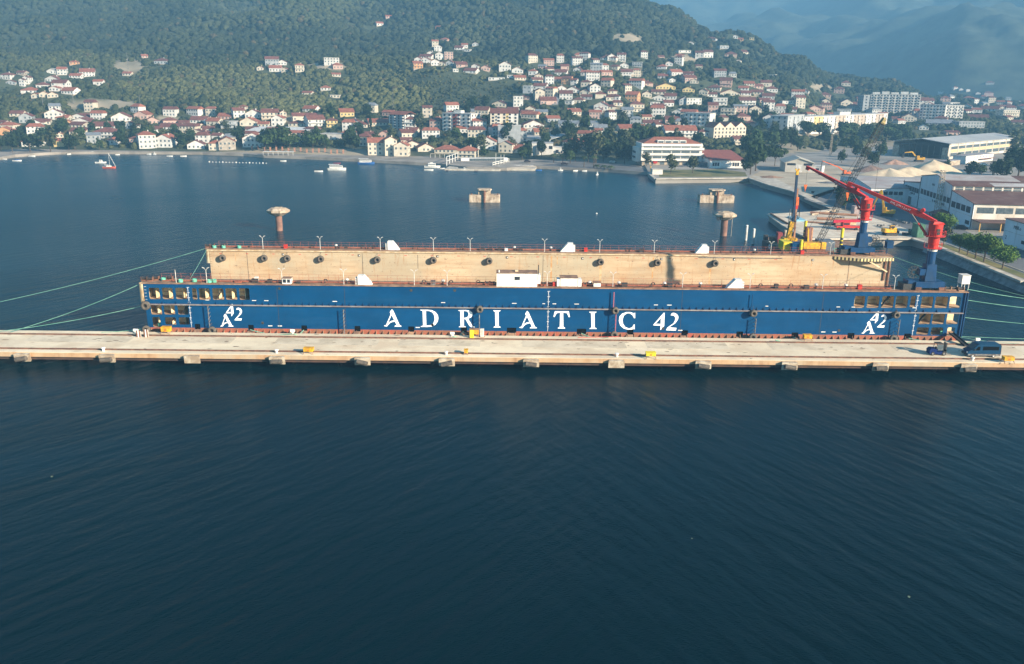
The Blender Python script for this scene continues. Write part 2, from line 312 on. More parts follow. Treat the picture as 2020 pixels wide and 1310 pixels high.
# ---- houses are listed here (pixels of five enlarged views) because trees and clearings keep clear of them
HS = {0: """55 480 100 65 w d h;205 525 50 70 w d g;245 528 50 70 w d g;480 420 90 45 w n g;575 430 80 70 w r l;695 465 105 65 w r l;808 430 125 75 w r l;
480 490 130 60 w d g;390 540 105 60 w d h;545 545 130 85 w d l;270 595 140 60 w r h;625 610 125 65 w r l;330 635 80 35 c r g;410 640 80 55 c r g;490 635 90 50 c r g;
500 577 90 35 w r g;905 515 85 55 w r l;190 415 80 28 s d l;690 327 85 25 o r h;1338 260 55 35 p r l;1480 320 115 60 g d h;1170 425 80 40 c r l;100 502 90 30 g d g;
150 800 120 50 c d l;240 860 110 90 g d g;500 830 150 100 w d g;575 842 110 45 c r l;720 830 140 50 w d g;745 870 160 60 w d g;320 895 120 70 w d g;410 880 100 40 c d l;
1115 850 160 85 w d g;1300 835 120 80 p r g;60 935 140 75 c r h;40 980 130 80 o r g;130 965 60 30 c r l;625 890 90 55 o r g;700 905 140 50 c d l;815 905 100 50 c d g;
970 915 170 70 w d l;1190 915 110 70 w d g;715 965 150 60 c d l;300 1075 180 85 w r h;545 1080 85 75 y r l;555 995 50 35 c r g;965 1005 200 100 w d h;1075 1065 110 70 w r h;
1370 1100 150 150 w r h;1510 1085 150 120 w r g;1410 870 130 60 p d g;1560 925 180 60 w d l;1580 885 130 70 p d h;1700 882 90 45 p d l;1830 865 150 65 w d l;1930 865 90 60 w d g;
1750 925 160 55 c d l;1810 985 190 60 c d g;1810 1100 150 85 w d g;20 890 60 40 w d l;90 1010 70 40 w d l;1240 1040 90 60 p d h""",
400: """90 880 120 70 c r l;205 835 130 60 p r l;340 810 105 85 w d l;365 735 60 30 c r h;465 815 140 85 w d g;620 820 150 90 c d l;745 818 60 70 c d g;690 885 110 100 w r g;
240 915 140 65 g n f;420 895 150 85 c r g;560 905 100 55 c r l;890 840 110 75 c d l;865 890 150 55 c d h;980 755 130 55 w r l;1000 815 110 40 c d l;1055 900 160 105 w d l;
1195 900 100 85 y d h;1335 810 130 75 y r l;1390 890 90 60 g d g;1460 900 120 60 c d h;1630 880 190 60 c r l;1900 930 80 115 w d l;1350 975 130 60 c r h;1480 1075 140 120 c d h;
1670 1005 100 70 p d g;1545 1000 80 60 p d l;1900 1000 130 80 c d l;125 1005 90 40 w d l;30 1000 60 60 p d g;115 1110 110 90 c r h;230 1115 150 120 s r g;465 1090 180 130 w r g;
1185 1020 200 60 w n f;1615 1155 175 150 c r l;1740 1160 110 165 c r g;1830 1165 130 130 c r g;1880 1060 100 60 c d l;640 325 120 80 g d l;735 330 75 50 w d g;670 385 110 60 w r l;
755 395 60 35 c r g;895 400 80 75 c r h;1190 335 135 70 w n f;1250 385 90 60 p r h;1235 435 80 25 c r l;530 380 60 30 c d g;1135 570 90 40 w r h;960 605 90 25 c r l;
1220 625 90 20 c n f;1960 345 30 40 p r g;60 940 100 50 w d l;450 945 110 40 w d l""",
800: """275 160 60 60 c r l;300 205 70 60 w d g;355 110 70 40 p r h;230 240 100 50 w d g;180 270 120 40 w d l;315 275 80 70 w d g;400 270 80 65 p d f;115 300 70 50 w r g;
185 315 80 65 w r g;118 355 90 65 o r l;275 330 80 60 w r g;335 335 60 40 c d g;405 330 70 50 g d g;545 165 60 40 w r l;490 180 80 40 w d l;560 215 70 20 w n f;645 150 60 35 g d g;
520 345 105 55 p d l;463 390 50 30 w n f;590 400 120 50 w d l;640 355 70 45 w d g;735 380 80 55 p d g;917 385 110 90 w r g;1030 405 100 60 w r g;840 465 150 30 w n f;970 445 70 30 w n f;
1060 470 110 40 c r l;1170 415 75 55 w r h;1230 450 80 30 c d g;1220 495 100 50 c d l;1235 555 120 60 w d l;1120 585 80 70 g n f;1240 655 90 110 c d g;1320 690 150 75 p d l;1040 725 90 90 w n f;
1110 650 80 30 p d l;1150 765 90 60 c d g;1110 790 110 40 c d l;860 715 130 50 c d g;980 760 100 50 w d l;830 760 90 45 c d l;700 820 125 105 c d l;280 860 110 60 c r h;25 905 60 100 w d g;
50 990 110 80 c d l;1470 370 75 50 p d l;1430 425 110 60 w d l;1585 390 80 45 w d g;1480 432 90 40 w r g;1660 425 90 50 w r l;1400 480 100 40 c r l;1480 515 90 75 o d l;1550 510 60 60 w d l;
1630 260 150 45 c r h;1870 285 150 55 w d h;1660 540 90 60 c d h;1750 575 100 80 w d g;1440 570 90 45 w r g;1540 590 130 60 w d g;1650 600 90 50 c d g;1480 650 120 85 w d l;1490 690 100 35 w n f;
1590 695 100 60 c d h;1670 640 100 40 g d l;1800 650 100 65 c d h;1905 655 110 60 c d h;1800 740 130 80 w d g;1945 710 70 50 w d l;1565 785 120 60 c r l;1780 770 80 45 w r g;1900 740 90 40 c d h;
1910 600 90 40 c d h;1185 905 190 80 w d g;1200 950 160 65 w d g;1260 980 140 60 c r l;1500 895 180 45 g g l;1715 895 130 40 g g l;1800 940 120 50 g g l;1775 970 70 60 w r l;1665 990 170 45 c r l;
1590 1100 180 100 c r h;750 1105 170 120 w r g;920 1140 130 110 c d g;1045 1140 200 80 c r h;565 1185 160 110 c r h;375 1140 220 70 c r h;65 1090 150 60 c d g;190 1130 150 80 c r g;20 1080 60 60 p d g""",
1200: """30 290 80 60 w d g;118 295 80 75 w d l;145 355 80 50 w d g;265 340 90 45 g n f;180 410 110 50 w d l;490 360 90 45 w r h;560 335 65 45 w r g;635 420 110 60 w r l;500 445 90 45 w r l;
735 435 90 45 w d l;590 480 60 30 w n g;705 215 120 25 w n f;840 270 80 75 w d l;925 255 85 70 w d l;1130 245 110 50 p d h;1245 235 100 55 c d l;1165 300 110 20 w n f;1205 310 50 20 c r g;
760 145 60 40 g d g;940 95 100 35 g d h;1172 85 45 35 w r g;1215 105 50 25 o r l;1322 90 40 20 y n f;1070 170 90 30 g d f;365 525 100 45 p d h;530 550 180 60 y d g;760 490 120 60 p d l;
790 515 80 45 c d g;355 630 90 60 c d g;740 570 110 45 y d g;875 600 80 60 c d g;970 570 120 60 c d h;1080 540 110 85 p d l;1300 525 95 45 c r l;1455 525 100 60 c d l;1245 555 90 35 w r l;
1385 560 90 40 p d l;1510 580 100 55 w d h;1270 605 90 45 w d l;1370 600 110 40 c d l;1475 640 110 60 w d l;1120 620 180 65 c r g;950 620 110 35 w d l;210 660 115 90 o r l;50 655 100 60 w d h;
90 700 90 50 c d h;265 770 130 100 c d h;460 600 130 40 c d l;470 660 140 60 w d g;570 640 110 60 w d l;560 710 90 60 w d l;700 700 90 70 g d g;790 690 150 60 w n f;430 720 90 50 w n f;
1030 700 130 70 w n f;965 770 90 90 p d l;1100 780 130 60 c n f;1285 695 150 75 w d l;1355 780 110 80 c d g;1480 740 100 90 w d l;1250 840 130 70 p d h;640 785 110 50 w n g;590 870 130 75 p d l;
1060 850 90 60 c d h;410 890 190 50 w d l;475 900 80 50 w d l;230 945 250 65 c r l;670 990 295 105 w r l;880 985 100 65 w d h;1205 1070 100 80 c d l;1300 900 100 50 p d h;1480 905 120 120 w d g;
1530 770 190 40 w n f;1690 765 90 40 w d l;1770 730 90 110 c d l;1700 690 100 60 c d h;1645 690 90 30 w n f;1800 585 90 35 w d g;1900 755 150 60 p d g;1505 430 70 20 w n f""",
1600: """320 520 80 50 c d h;255 590 90 60 p d h;130 625 100 50 p d h;130 700 80 60 c d g;325 720 110 80 c d g;50 750 110 50 p d h;300 765 120 40 w n f;460 660 70 35 p d l;1060 715 130 80 w d l;
1240 660 90 50 p d h;1200 605 60 20 w n f;1335 545 40 25 w r h;1385 560 35 20 w n g;1447 580 35 20 w n f;1650 505 70 35 g d h;1445 640 80 30 p r h;1540 610 45 25 w r g;1635 625 80 50 p d h;
1570 655 80 25 w n f;1300 690 150 30 w n f;1430 740 90 60 w d g;1645 750 150 50 w d l;1920 680 60 25 w r g;1940 740 90 60 w d h;1540 830 170 50 p d l;1840 820 160 80 c n f;1910 880 110 50 c d l;
900 855 130 75 c r g;800 850 100 50 c d l;1190 850 110 60 p d h;1040 920 80 45 w n g;1180 885 220 60 g g l;1480 900 240 60 g r f;1310 970 120 25 p d l;1060 660 90 30 p d l"""}
HOUSES = []
for ox, t in HS.items():
    for e in t.replace('\n', '').split(';'):
        q = e.split()
        if len(q) == 7:
            HOUSES.append([ox+float(q[0])/4.679, 60+float(q[1])/4.679, float(q[2])/4.679, float(q[3])/4.679, q[4], q[5], q[6]])
for e in ((750,52,14,8,'w','r','l'),(767,38,12,6,'p','r','l'),(866,57,16,5,'o','r','l')): HOUSES.append(list(e))
HP = []
for h in HOUSES:
    p = hit(h[0], h[1], zmin=1.9)
    HP.append(p)
hx = np.array([p.x for p in HP]); hy = np.array([p.y for p in HP]); hwid = np.array([h[2] for h in HOUSES])*np.array([proj(p)[2] for p in HP])/F

BARE = [(200,208,75,11),(255,130,30,14),(1060,262,30,8),(1545,300,60,16),(1640,330,120,40),(1620,262,60,8),(1760,290,60,12),(1560,268,40,8),(620,302,170,9),(1470,190,25,8),(1620,172,25,6),(645,130,40,8),(1235,75,30,10),(1640,355,150,40),(1885,310,140,26),(1250,150,20,8),(1350,115,30,8),(1395,250,30,10),(1160,324,120,9),(1040,325,30,5),(900,312,60,5),(1120,250,30,7),(1220,262,30,6),(1330,245,30,6),(1200,215,25,6),(1420,225,25,6),(1500,250,30,8),(330,235,25,5),(560,235,30,5),(900,245,30,6)]
# terrain mesh in a fan of columns
A = np.concatenate([np.linspace(-1.5, -0.72, 30, endpoint=False), np.linspace(-0.72, 0.72, 300), np.linspace(0.73, 1.6, 30)])
YR = np.concatenate([np.arange(384, 900, 6), np.geomspace(900, 2600, 110)])
nv = []; col = []
for Y in YR:
    for a in A:
        x = a*Y; z = terr(x, Y); nv.append((x, Y, z))
        px, py, _ = proj((x, Y, z)); b = 0.0
        for cx, cy, rx, ry in BARE:
            q = ((px-cx)/rx)**2+((py-cy)/ry)**2
            if q < 1.4: b = max(b, min(1, (1.4-q)*1.6))
        col.append(b*(0.6+0.6*noise.noise(Vector((x/14, Y/14, 0)))+0.2) if b else 0.0)
na = len(A); fs = [(i*na+j, i*na+j+1, (i+1)*na+j+1, (i+1)*na+j) for i in range(len(YR)-1) for j in range(na-1)]
me = bpy.data.meshes.new('hills'); me.from_pydata(nv, [], fs); me.shade_smooth()
at_ = me.attributes.new('bare', 'FLOAT', 'POINT'); at_.data.foreach_set('value', np.clip(np.array(col, dtype=np.float32), 0, 1))
gm = mat('hill_ground', (0.075, 0.085, 0.045), (0.04, 0.052, 0.03), 0.05, 0.95, detail=8, world=True)
n = gm.node_tree; b = n.nodes['Principled BSDF']; src = b.inputs['Base Color'].links[0].from_socket
an = n.nodes.new('ShaderNodeAttribute'); an.attribute_name = 'bare'
mx = n.nodes.new('ShaderNodeMix'); mx.data_type = 'RGBA'; mx.inputs['B'].default_value = (0.38, 0.31, 0.22, 1)
n.links.new(an.outputs['Fac'], mx.inputs['Factor']); n.links.new(src, mx.inputs['A']); n.links.new(mx.outputs['Result'], b.inputs['Base Color'])
me.materials.append(gm); o = bpy.data.objects.new('hills', me); C.objects.link(o); struct(o)

# far mountain behind the ridge
nv = []; AA = np.linspace(-0.3, 1.8, 220); Y2 = np.linspace(0, 1, 90)
for t in Y2:
    for a in AA:
        Y = foot(a)-60+t*2400; x = a*Y
        nv.append((x, Y, mtn(x, Y)))
na = len(AA); fs = [(i*na+j, i*na+j+1, (i+1)*na+j+1, (i+1)*na+j) for i in range(len(Y2)-1) for j in range(na-1)]
me = bpy.data.meshes.new('mountain'); me.from_pydata(nv, [], fs); me.shade_smooth()
me.materials.append(mat('mountain_scrub', (0.085, 0.10, 0.06), (0.02, 0.03, 0.022), 0.016, 0.95, detail=12, bump=1.0, bsc=0.05, world=True, lo=0.35, hi=0.65))
o = bpy.data.objects.new('mountain', me); C.objects.link(o); struct(o)

# ---- water
m = bpy.data.materials.new('sea_water'); m.use_nodes = True; n = m.node_tree; b = n.nodes['Principled BSDF']
b.inputs['Base Color'].default_value = (0.0004, 0.0095, 0.0155, 1); b.inputs['Roughness'].default_value = 0.16
b.inputs['IOR'].default_value = 1.33; b.inputs['Specular IOR Level'].default_value = 0.18; b.inputs['Specular Tint'].default_value = (0.27, 0.74, 1.0, 1)
g = n.nodes.new('ShaderNodeNewGeometry'); sp = n.nodes.new('ShaderNodeSeparateXYZ'); n.links.new(g.outputs['Position'], sp.inputs[0])
def wnoise(rot, scale, st, detail, dist=0.0):
    mp = n.nodes.new('ShaderNodeMapping'); mp.inputs['Rotation'].default_value = (0, 0, rot); mp.vector_type = 'TEXTURE'; mp.inputs['Scale'].default_value = (1/(scale*st), 1/scale, 1/scale)
    n.links.new(g.outputs['Position'], mp.inputs[0]); z = n.nodes.new('ShaderNodeTexNoise'); z.inputs['Scale'].default_value = 1
    z.inputs['Detail'].default_value = detail; z.inputs['Roughness'].default_value = 0.6; z.inputs['Distortion'].default_value = dist
    n.links.new(mp.outputs[0], z.inputs['Vector']); return z.outputs[0]
def mixf(fac, a, c):
    x = n.nodes.new('ShaderNodeMix'); x.data_type = 'FLOAT'
    if isinstance(fac, float): x.inputs['Factor'].default_value = fac
    else: n.links.new(fac, x.inputs['Factor'])
    n.links.new(a, x.inputs['A']); n.links.new(c, x.inputs['B']); return x.outputs['Result']
side = n.nodes.new('ShaderNodeMapRange'); side.inputs[1].default_value = -12; side.inputs[2].default_value = 26; n.links.new(sp.outputs[0], side.inputs[0])
swell = mixf(side.outputs[0], wnoise(R(50), 0.40, 0.30, 1.5, 0.15), wnoise(R(-62), 0.40, 0.30, 1.5, 0.15))
chop = mixf(side.outputs[0], wnoise(R(40), 1.6, 0.55, 4, 0.2), wnoise(R(-50), 1.6, 0.55, 4, 0.2))
ad = n.nodes.new('ShaderNodeMath'); ad.operation = 'MULTIPLY_ADD'; ad.inputs[1].default_value = 5.0
n.links.new(swell, ad.inputs[0]); n.links.new(chop, ad.inputs[2])
fine = wnoise(R(20), 5.5, 0.6, 4); gust = wnoise(0.5, 0.02, 0.45, 5, 0.6)
gm_ = n.nodes.new('ShaderNodeMapRange'); gm_.inputs[1].default_value = 0.36; gm_.inputs[2].default_value = 0.64; gm_.inputs[3].default_value = 0.35; gm_.inputs[4].default_value = 0.85; n.links.new(gust, gm_.inputs[0])
a2_ = n.nodes.new('ShaderNodeMath'); a2_.operation = 'MULTIPLY_ADD'; a2_.inputs[1].default_value = 0.7; n.links.new(fine, a2_.inputs[0]); n.links.new(ad.outputs[0], a2_.inputs[2]); ad = a2_
bp = n.nodes.new('ShaderNodeBump'); n.links.new(gm_.outputs[0], bp.inputs['Strength']); bp.inputs['Distance'].default_value = 0.11
n.links.new(ad.outputs[0], bp.inputs['Height']); n.links.new(bp.outputs[0], b.inputs['Normal'])
patch = wnoise(0.3, 0.012, 0.5, 4); rr = n.nodes.new('ShaderNodeMapRange'); rr.inputs[1].default_value = 0.3; rr.inputs[2].default_value = 0.7
rr.inputs[3].default_value = 0.05; rr.inputs[4].default_value = 0.13; n.links.new(patch, rr.inputs[0]); far_ = n.nodes.new('ShaderNodeMapRange'); far_.inputs[1].default_value = 150; far_.inputs[2].default_value = 330; far_.inputs[4].default_value = 0.16; n.links.new(sp.outputs[1], far_.inputs[0])
ra = n.nodes.new('ShaderNodeMath'); ra.operation = 'ADD'; n.links.new(rr.outputs[0], ra.inputs[0]); n.links.new(far_.outputs[0], ra.inputs[1]); n.links.new(ra.outputs[0], b.inputs['Roughness'])
cr_ = n.nodes.new('ShaderNodeMix'); cr_.data_type = 'RGBA'; cr_.inputs['A'].default_value = (0.0, 0.0078, 0.0112, 1); cr_.inputs['B'].default_value = (0.001, 0.042, 0.069, 1)  # far base colour bluer: water tone with sky reflection put into it
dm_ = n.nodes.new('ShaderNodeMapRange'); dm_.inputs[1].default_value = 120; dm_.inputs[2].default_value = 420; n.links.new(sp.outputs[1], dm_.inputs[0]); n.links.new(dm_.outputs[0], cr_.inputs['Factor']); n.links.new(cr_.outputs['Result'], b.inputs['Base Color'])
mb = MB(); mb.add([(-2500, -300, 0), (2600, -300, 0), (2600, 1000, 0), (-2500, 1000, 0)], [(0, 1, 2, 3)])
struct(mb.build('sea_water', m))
sb = MB(); sb.add([(-3500, -400, -6), (9000, -400, -6), (9000, 9000, -6), (-3500, 9000, -6)], [(0, 1, 2, 3)])
struct(sb.build('seabed', mat('seabed_mud', (0.03, 0.045, 0.04))))

# ---- land slabs: promenade with its beach (left) and the shipyard ground (right)
shore = [(-260,318),(-60,314),(0,310),(30,305),(70,302),(120,299.5),(200,299),(300,299.5),(400,300.5),(480,303),(520,306),(600,309),(700,313.5),(800,319),(850,321.5),(880,324),(920,329),(1000,331),(1057,327),(1130,330.5),(1200,334),(1282,339.5)]
pts = [on(x, y, 1.7) for x, y in shore]
inner = [Vector((p.x*(p.y+46)/p.y, p.y+46, 1.7)) for p in pts]
beach = mat('beach_gravel', (0.36, 0.31, 0.26), (0.22, 0.19, 0.16), 0.08, 0.9, detail=10, world=True)
mb = MB(); mb.prism([(p.x, p.y) for p in pts]+[(p.x, p.y) for p in reversed(inner)], -3, 1.7)
struct(mb.build('promenade', beach))
mb = MB()
lp = [on(*p, 1.7) for p in shore[3:]]
top = [on(x, y+2.2, 0.02) for x, y in shore[3:]]
mb.add([(p.x, p.y, 1.69) for p in lp]+[(p.x, p.y-0.3, -0.2) for p in top], [(i, len(lp)+i, len(lp)+i+1, i+1) for i in range(len(lp)-1)])
struct(mb.build('beach', mat('pebble_beach', (0.42, 0.36, 0.28), (0.26, 0.22, 0.17), 0.3, 0.9, world=True)))
LZ = 2.5
quay = [(1280,341.5),(1293.5,352.3),(1380,351.5),(1477.6,350.5),(1519,365),(1565.5,377),(1608,396.5),(1642,408.5),(1655,412),(1600,418.5),(1517.4,423),(1545,443),(1570,457.5),(1600,470),(1662,470),(1711,469.5),(1800,470),(1846,484),(2020,555)]
qp = [on(x, y, LZ) for x, y in quay]
ext = [(qp[-1].x, 150), (qp[-1].x+1, -180), (1500, -180), (1500, 900), (500, 760), (120, 640), (qp[0].x+10, 560)]
ground = mat('yard_concrete', (0.34, 0.31, 0.27), (0.25, 0.22, 0.19), 0.035, 0.9, detail=10, world=True, bump=0.15, bsc=1.0)
mb = MB(); mb.prism([(p.x, p.y) for p in qp]+ext, -3.0, LZ)
struct(mb.build('shipyard_ground', ground))
# quay edge beam, paler, and the sloped revetment on the right
edge = mat('quay_edge_stone', (0.55, 0.49, 0.40), (0.38, 0.33, 0.27), 0.3, 0.85, world=True)
mb = MB()
for a_, c_ in zip(qp[:-1], qp[1:]):
    mb.bar((a_.x, a_.y, LZ-0.15), (c_.x, c_.y, LZ-0.15), 1.7, 0.5)
struct(mb.build('quay_kerb', edge))
mb = MB(); x0 = qp[-2].x
mb.add([(x0-0.2, 256, 2.45), (x0-3.2, 256, -0.8), (x0-4.4, -180, -0.8), (qp[-1].x-0.2, -180, 2.45)], [(0, 1, 2, 3)])
struct(mb.build('revetment', mat('revetment_slabs', (0.25, 0.25, 0.24), (0.15, 0.15, 0.15), 0.6, 0.9, world=True)))
def sheet(name, pl, z, m, lift=0.006):
    mb = MB(); mb.plate([(p.x, p.y) for p in pl], [], lambda u, v, t: (u, v, t), z-0.05, z+lift); return struct(mb.build(name, m))
def P(l, z=LZ, xm=129.6):
    r_ = [on(x, y, z) for x, y in l]
    for p in r_:
        if p.y < 256: p.x = max(p.x, xm)
    return r_
asph = mat('old_asphalt', (0.16, 0.16, 0.165), (0.11, 0.11, 0.115), 0.06, 0.9, detail=10, world=True)
dust = mat('pale_dust', (0.50, 0.42, 0.31), (0.36, 0.29, 0.21), 0.05, 0.95, detail=10, world=True)
scrub = mat('dry_grass', (0.22, 0.18, 0.07), (0.10, 0.11, 0.04), 0.12, 0.95, detail=10, world=True)
sheet('yard_road', P([(1585,392),(1640,374),(1720,392),(1800,410),(1920,462),(2100,505),(2200,620),(2035,553),(1900,487),(1800,455),(1700,430),(1660,420)]), LZ, asph, 0.012)
sheet('dirt_yard', P([(1478,349),(1500,338),(1545,330),(1640,326),(1700,332),(1660,352),(1652,375),(1600,395),(1560,373),(1520,362)]), LZ, dust, 0.012)
sheet('quay_path', P([(1482,346),(1530,352),(1580,378),(1625,400),(1640,406),(1600,396),(1565,377.5),(1520,366)]), LZ, edge, 0.02)
jet = mat('jetty_concrete', (0.66, 0.58, 0.46), (0.48, 0.40, 0.31), 0.2, 0.85, detail=10, world=True)
sheet('jetty_deck', P([(1604,420),(1655,413.5),(1705,424),(1800,455),(1798,468),(1711,468),(1662,468),(1603,468),(1573,456),(1548,442),(1521,424)]), LZ, jet, 0.02)
sheet('quay_apron', P([(1600,397),(1642,409),(1700,424),(1690,428),(1640,413),(1612,399)]), LZ, jet, 0.026)
sheet('grass_verge', P([(1858,480),(1880,487),(2020,540),(2090,565),(2090,583),(2020,553),(1850,483)]), LZ, scrub, 0.03)
sheet('grass_bank', P([(1300,335),(1420,334),(1470,340),(1474,348),(1400,349),(1300,349)]), LZ, scrub, 0.014)
sheet('parking_ground', [on(x, y, 1.7) for x, y in [(1060,326),(1140,318),(1260,328),(1282,339),(1200,334),(1120,330)]], 1.7, asph, 0.012)
mb = MB()
for a_, c_ in zip(P([(1850,481),(2020,541)], xm=132.2), P([(2020,541),(2120,590)], xm=132.2)): mb.bar((a_.x+1.6, a_.y, LZ+0.07), (c_.x+1.6, c_.y, LZ+0.07), 0.3, 0.2)
struct(mb.build('kerb', edge))

# ---- haze: one closed box of even air
m = bpy.data.materials.new('haze_air'); m.use_nodes = True; n = m.node_tree; n.nodes.clear()
pv = n.nodes.new('ShaderNodeVolumePrincipled'); pv.inputs['Color'].default_value = (0.225, 0.52, 0.83, 1); pv.inputs['Density'].default_value = HAZE
pv.inputs['Anisotropy'].default_value = 0.0
mo = n.nodes.new('ShaderNodeOutputMaterial'); n.links.new(pv.outputs[0], mo.inputs['Volume'])
mb = MB(); mb.box(-3700, 14000, -420, 9200, -7.5, 640); o = mb.build('haze', m); o['kind'] = 'stuff'; o['label'] = 'pale blue haze in the air over the bay'
# ------------------------------------------------------------------ the concrete pier
PZ = 2.5; PF = 139.3; PB = 152.4
pier = thing('pier', 'long pale concrete pier crossing the picture in front of the blue dock', 'pier', (0, (PF+PB)/2, 0))
XL, XR = -230, 125.5
mb = MB(); mb.box(XL, XR, PF, PB, PZ-0.85, PZ); mb.build('deck', concrete, pier)
yA = on(1010, 669.6, PZ).y; yB = on(1010, 698.3, PZ).y; ym = (yA+yB)/2-0.3
for i in range(-10, 6):
    x = i*22.8+2; mb = MB(); mb.box(x, x+(15 if i % 2 else 19), ym, yA-0.5, PZ-0.1, PZ+0.012); mb.build('worn_slab', concrete2, pier)
beamm = mat('edge_beam_concrete', (0.50, 0.33, 0.19), (0.40, 0.25, 0.14), 0.3, 0.9, detail=9, world=True); dirt(beamm, (0.24, 0.12, 0.06), 1.0, (0.8, 1, 0.1), 0.5, 0.7, 0.7, True); dirt(beamm, (0.36, 0.30, 0.22), 0.15, (1, 1, 1), 0.45, 0.6, 0.7, True)
mb = MB(); mb.box(XL, XR, PF-0.03, PF-0.001, PZ-0.86, PZ-0.06); mb.build('edge_beam', beamm, pier)
mb = MB(); mb.box(XL, XR, PF+0.5, PB-0.5, PZ-1.5, PZ-0.86); mb.build('cross_beam', mat('stained_beam', (0.09, 0.05, 0.035), (0.05, 0.035, 0.03), 0.6, 0.9), pier)
for yy in (yA, yB):
    mb = MB(); mb.box(XL, XR, yy-0.13, yy+0.13, PZ-0.05, PZ+0.16); mb.build('crane_rail', rust, pier)
    mb = MB(); mb.box(XL, XR, yy-0.42, yy-0.2, PZ-0.02, PZ+0.03); mb.build('rail_gutter', deckrust, pier)
mb = MB(); rnd = random.Random(3)
for k in range(150):
    x = rnd.uniform(-100, 100); y = rnd.choice([rnd.uniform(PF+0.5, PB-0.4), rnd.uniform(ym, yA)]); a = rnd.uniform(0.15, 0.9); c_ = rnd.uniform(0.08, 0.25)
    n_ = 7; pl = [(x+a*math.cos(6.28*i/n_)*rnd.uniform(0.4, 1), y+c_*math.sin(6.28*i/n_)*rnd.uniform(0.5, 1)) for i in range(n_)]
    mb.plate(pl, [], lambda u, v, t: (u, v, t), PZ+0.013, PZ+0.021)
stuff(mb.build('oil_stains', mat('oil_stain', (0.10, 0.075, 0.05), (0.2, 0.13, 0.08), 2), pier))
FX = [40, 208, 376.6, 545, 714, 881, 1048, 1217, 1389, 1560, 1740, 1915]
fxw = [on(x, 712+0.011*(x-1010), PZ-0.3).x for x in FX]; sp_ = (fxw[-1]-fxw[0])/11
for k in range(-2, 13):
    x = fxw[0]+k*sp_ if (k < 0 or k > 11) else fxw[k]
    mb = MB(); v = [(x-1.15, PF-0.04, PZ-0.15), (x+1.15, PF-0.04, PZ-0.15), (x+1.4, PF-0.75, PZ-0.2), (x-1.4, PF-0.75, PZ-0.2)]
    v2 = [(a, b_+0.15, z-1.35) for a, b_, z in v]
    mb.add(v2+v, [(0, 3, 2, 1), (4, 5, 6, 7), (0, 1, 5, 4), (1, 2, 6, 5), (2, 3, 7, 6), (3, 0, 4, 7)])
    fb = mb.build('fender_bracket', stonec, pier)
    if k % 5 != 2:
        t = rnd.uniform(-0.25, 0.25)
        mb = MB(); mb.tube((x-0.95, PF-1.05, PZ-0.95-t), (x+0.95, PF-1.05, PZ-0.95+t), 0.42, n=12); mb.build('rubber_fender', tyrem, fb)
for k in range(-26, 15):
    x = k*8.3+2
    for y in (PF+4.5, PB-2.2):
        mb = MB(); mb.tube((x, y, -4), (x, y, PZ-1.5), 0.45, n=10); mb.build('pile', stonec, pier)
for px in (208, 548, 881, 1216, 1914):
    q = on(px, 699+0.011*(px-1010), PZ); mb = MB(); mb.tube((q.x, q.y-0.7, PZ), (q.x, q.y-0.7, PZ+0.5), 0.22, 0.2, n=10); mb.tube((q.x, q.y-0.7, PZ+0.5), (q.x, q.y-0.7, PZ+0.66), 0.36, 0.3, n=10)
    mb.build('bollard', white, pier)
for px, py in ((577, 658), (892, 663), (1927, 675), (268, 657)):
    q = on(px, py, PZ); mb = MB(); mb.tube((q.x, q.y, PZ), (q.x, q.y, PZ+0.45), 0.3, 0.26, n=10); mb.tube((q.x-0.35, q.y, PZ+0.55), (q.x+0.45, q.y, PZ+0.55), 0.3, 0.26, n=10)
    mb.build('bollard', white, pier)

# ------------------------------------------------------------------ the floating dock
NY, NB = 154.0, 158.0          # near wing: outer face, inner face
FY, FB = 188.4, 192.4          # far wing
DT = at(1060, 568.2, NY).z     # wing deck height
XA, XB = at(282, 559, NY).x, at(1911, 577, NY).x
def xz(px, py, Y=NY): q = at(px, py, Y); return q.x, q.z
def c1(x, y): return 240+x/4.679, 440+y/4.679
def c5(x, y): return 1640+x/5.039, 480+y/5.039
dock = thing('floating_dock', 'huge blue and cream floating dock lettered in white, moored behind the concrete pier', 'floating dock', ((XA+XB)/2, 173, 0))
def hole(pa, pb, r=0.22):
    x0, z0 = xz(*pa); x1, z1 = xz(*pb); return rrect(min(x0, x1), max(x0, x1), min(z0, z1), max(z0, z1), r)
holes = []; opn = []
def row(conv, ranges, y0, y1):
    for a_, b_ in ranges:
        ym_ = (y0+y1)/2
        p0 = conv(a_, ym_); p1 = conv(b_, ym_); xm = (a_+b_)/2
        x0 = xz(*p0)[0]; x1 = xz(*p1)[0]; z1 = xz(*conv(xm, y0))[1]; z0 = xz(*conv(xm, y1))[1]
        holes.append(rrect(x0, x1, z0, z1, 0.25)); opn.append((x0, x1, z0, z1))
row(c1, [(252, 352), (372, 474), (497, 603)], 598, 704); row(c1, [(650, 695), (712, 815), (836, 942), (958, 1064), (1084, 1180)], 602, 710)
row(c1, [(268, 370), (388, 490), (515, 615)], 748, 846); row(c1, [(285, 358)], 868, 962); row(c1, [(400, 503), (527, 626)], 870, 938)
row(c5, [(228, 332), (355, 476), (500, 620), (638, 760), (785, 836)], 524, 643); row(c5, [(893, 1010), (1032, 1158), (1175, 1285)], 530, 645)
row(c5, [(870, 988), (1005, 1125), (1148, 1264)], 692, 805); row(c5, [(848, 966), (990, 1110)], 836, 910); row(c5, [(1150, 1225)], 836, 925)
pock = []
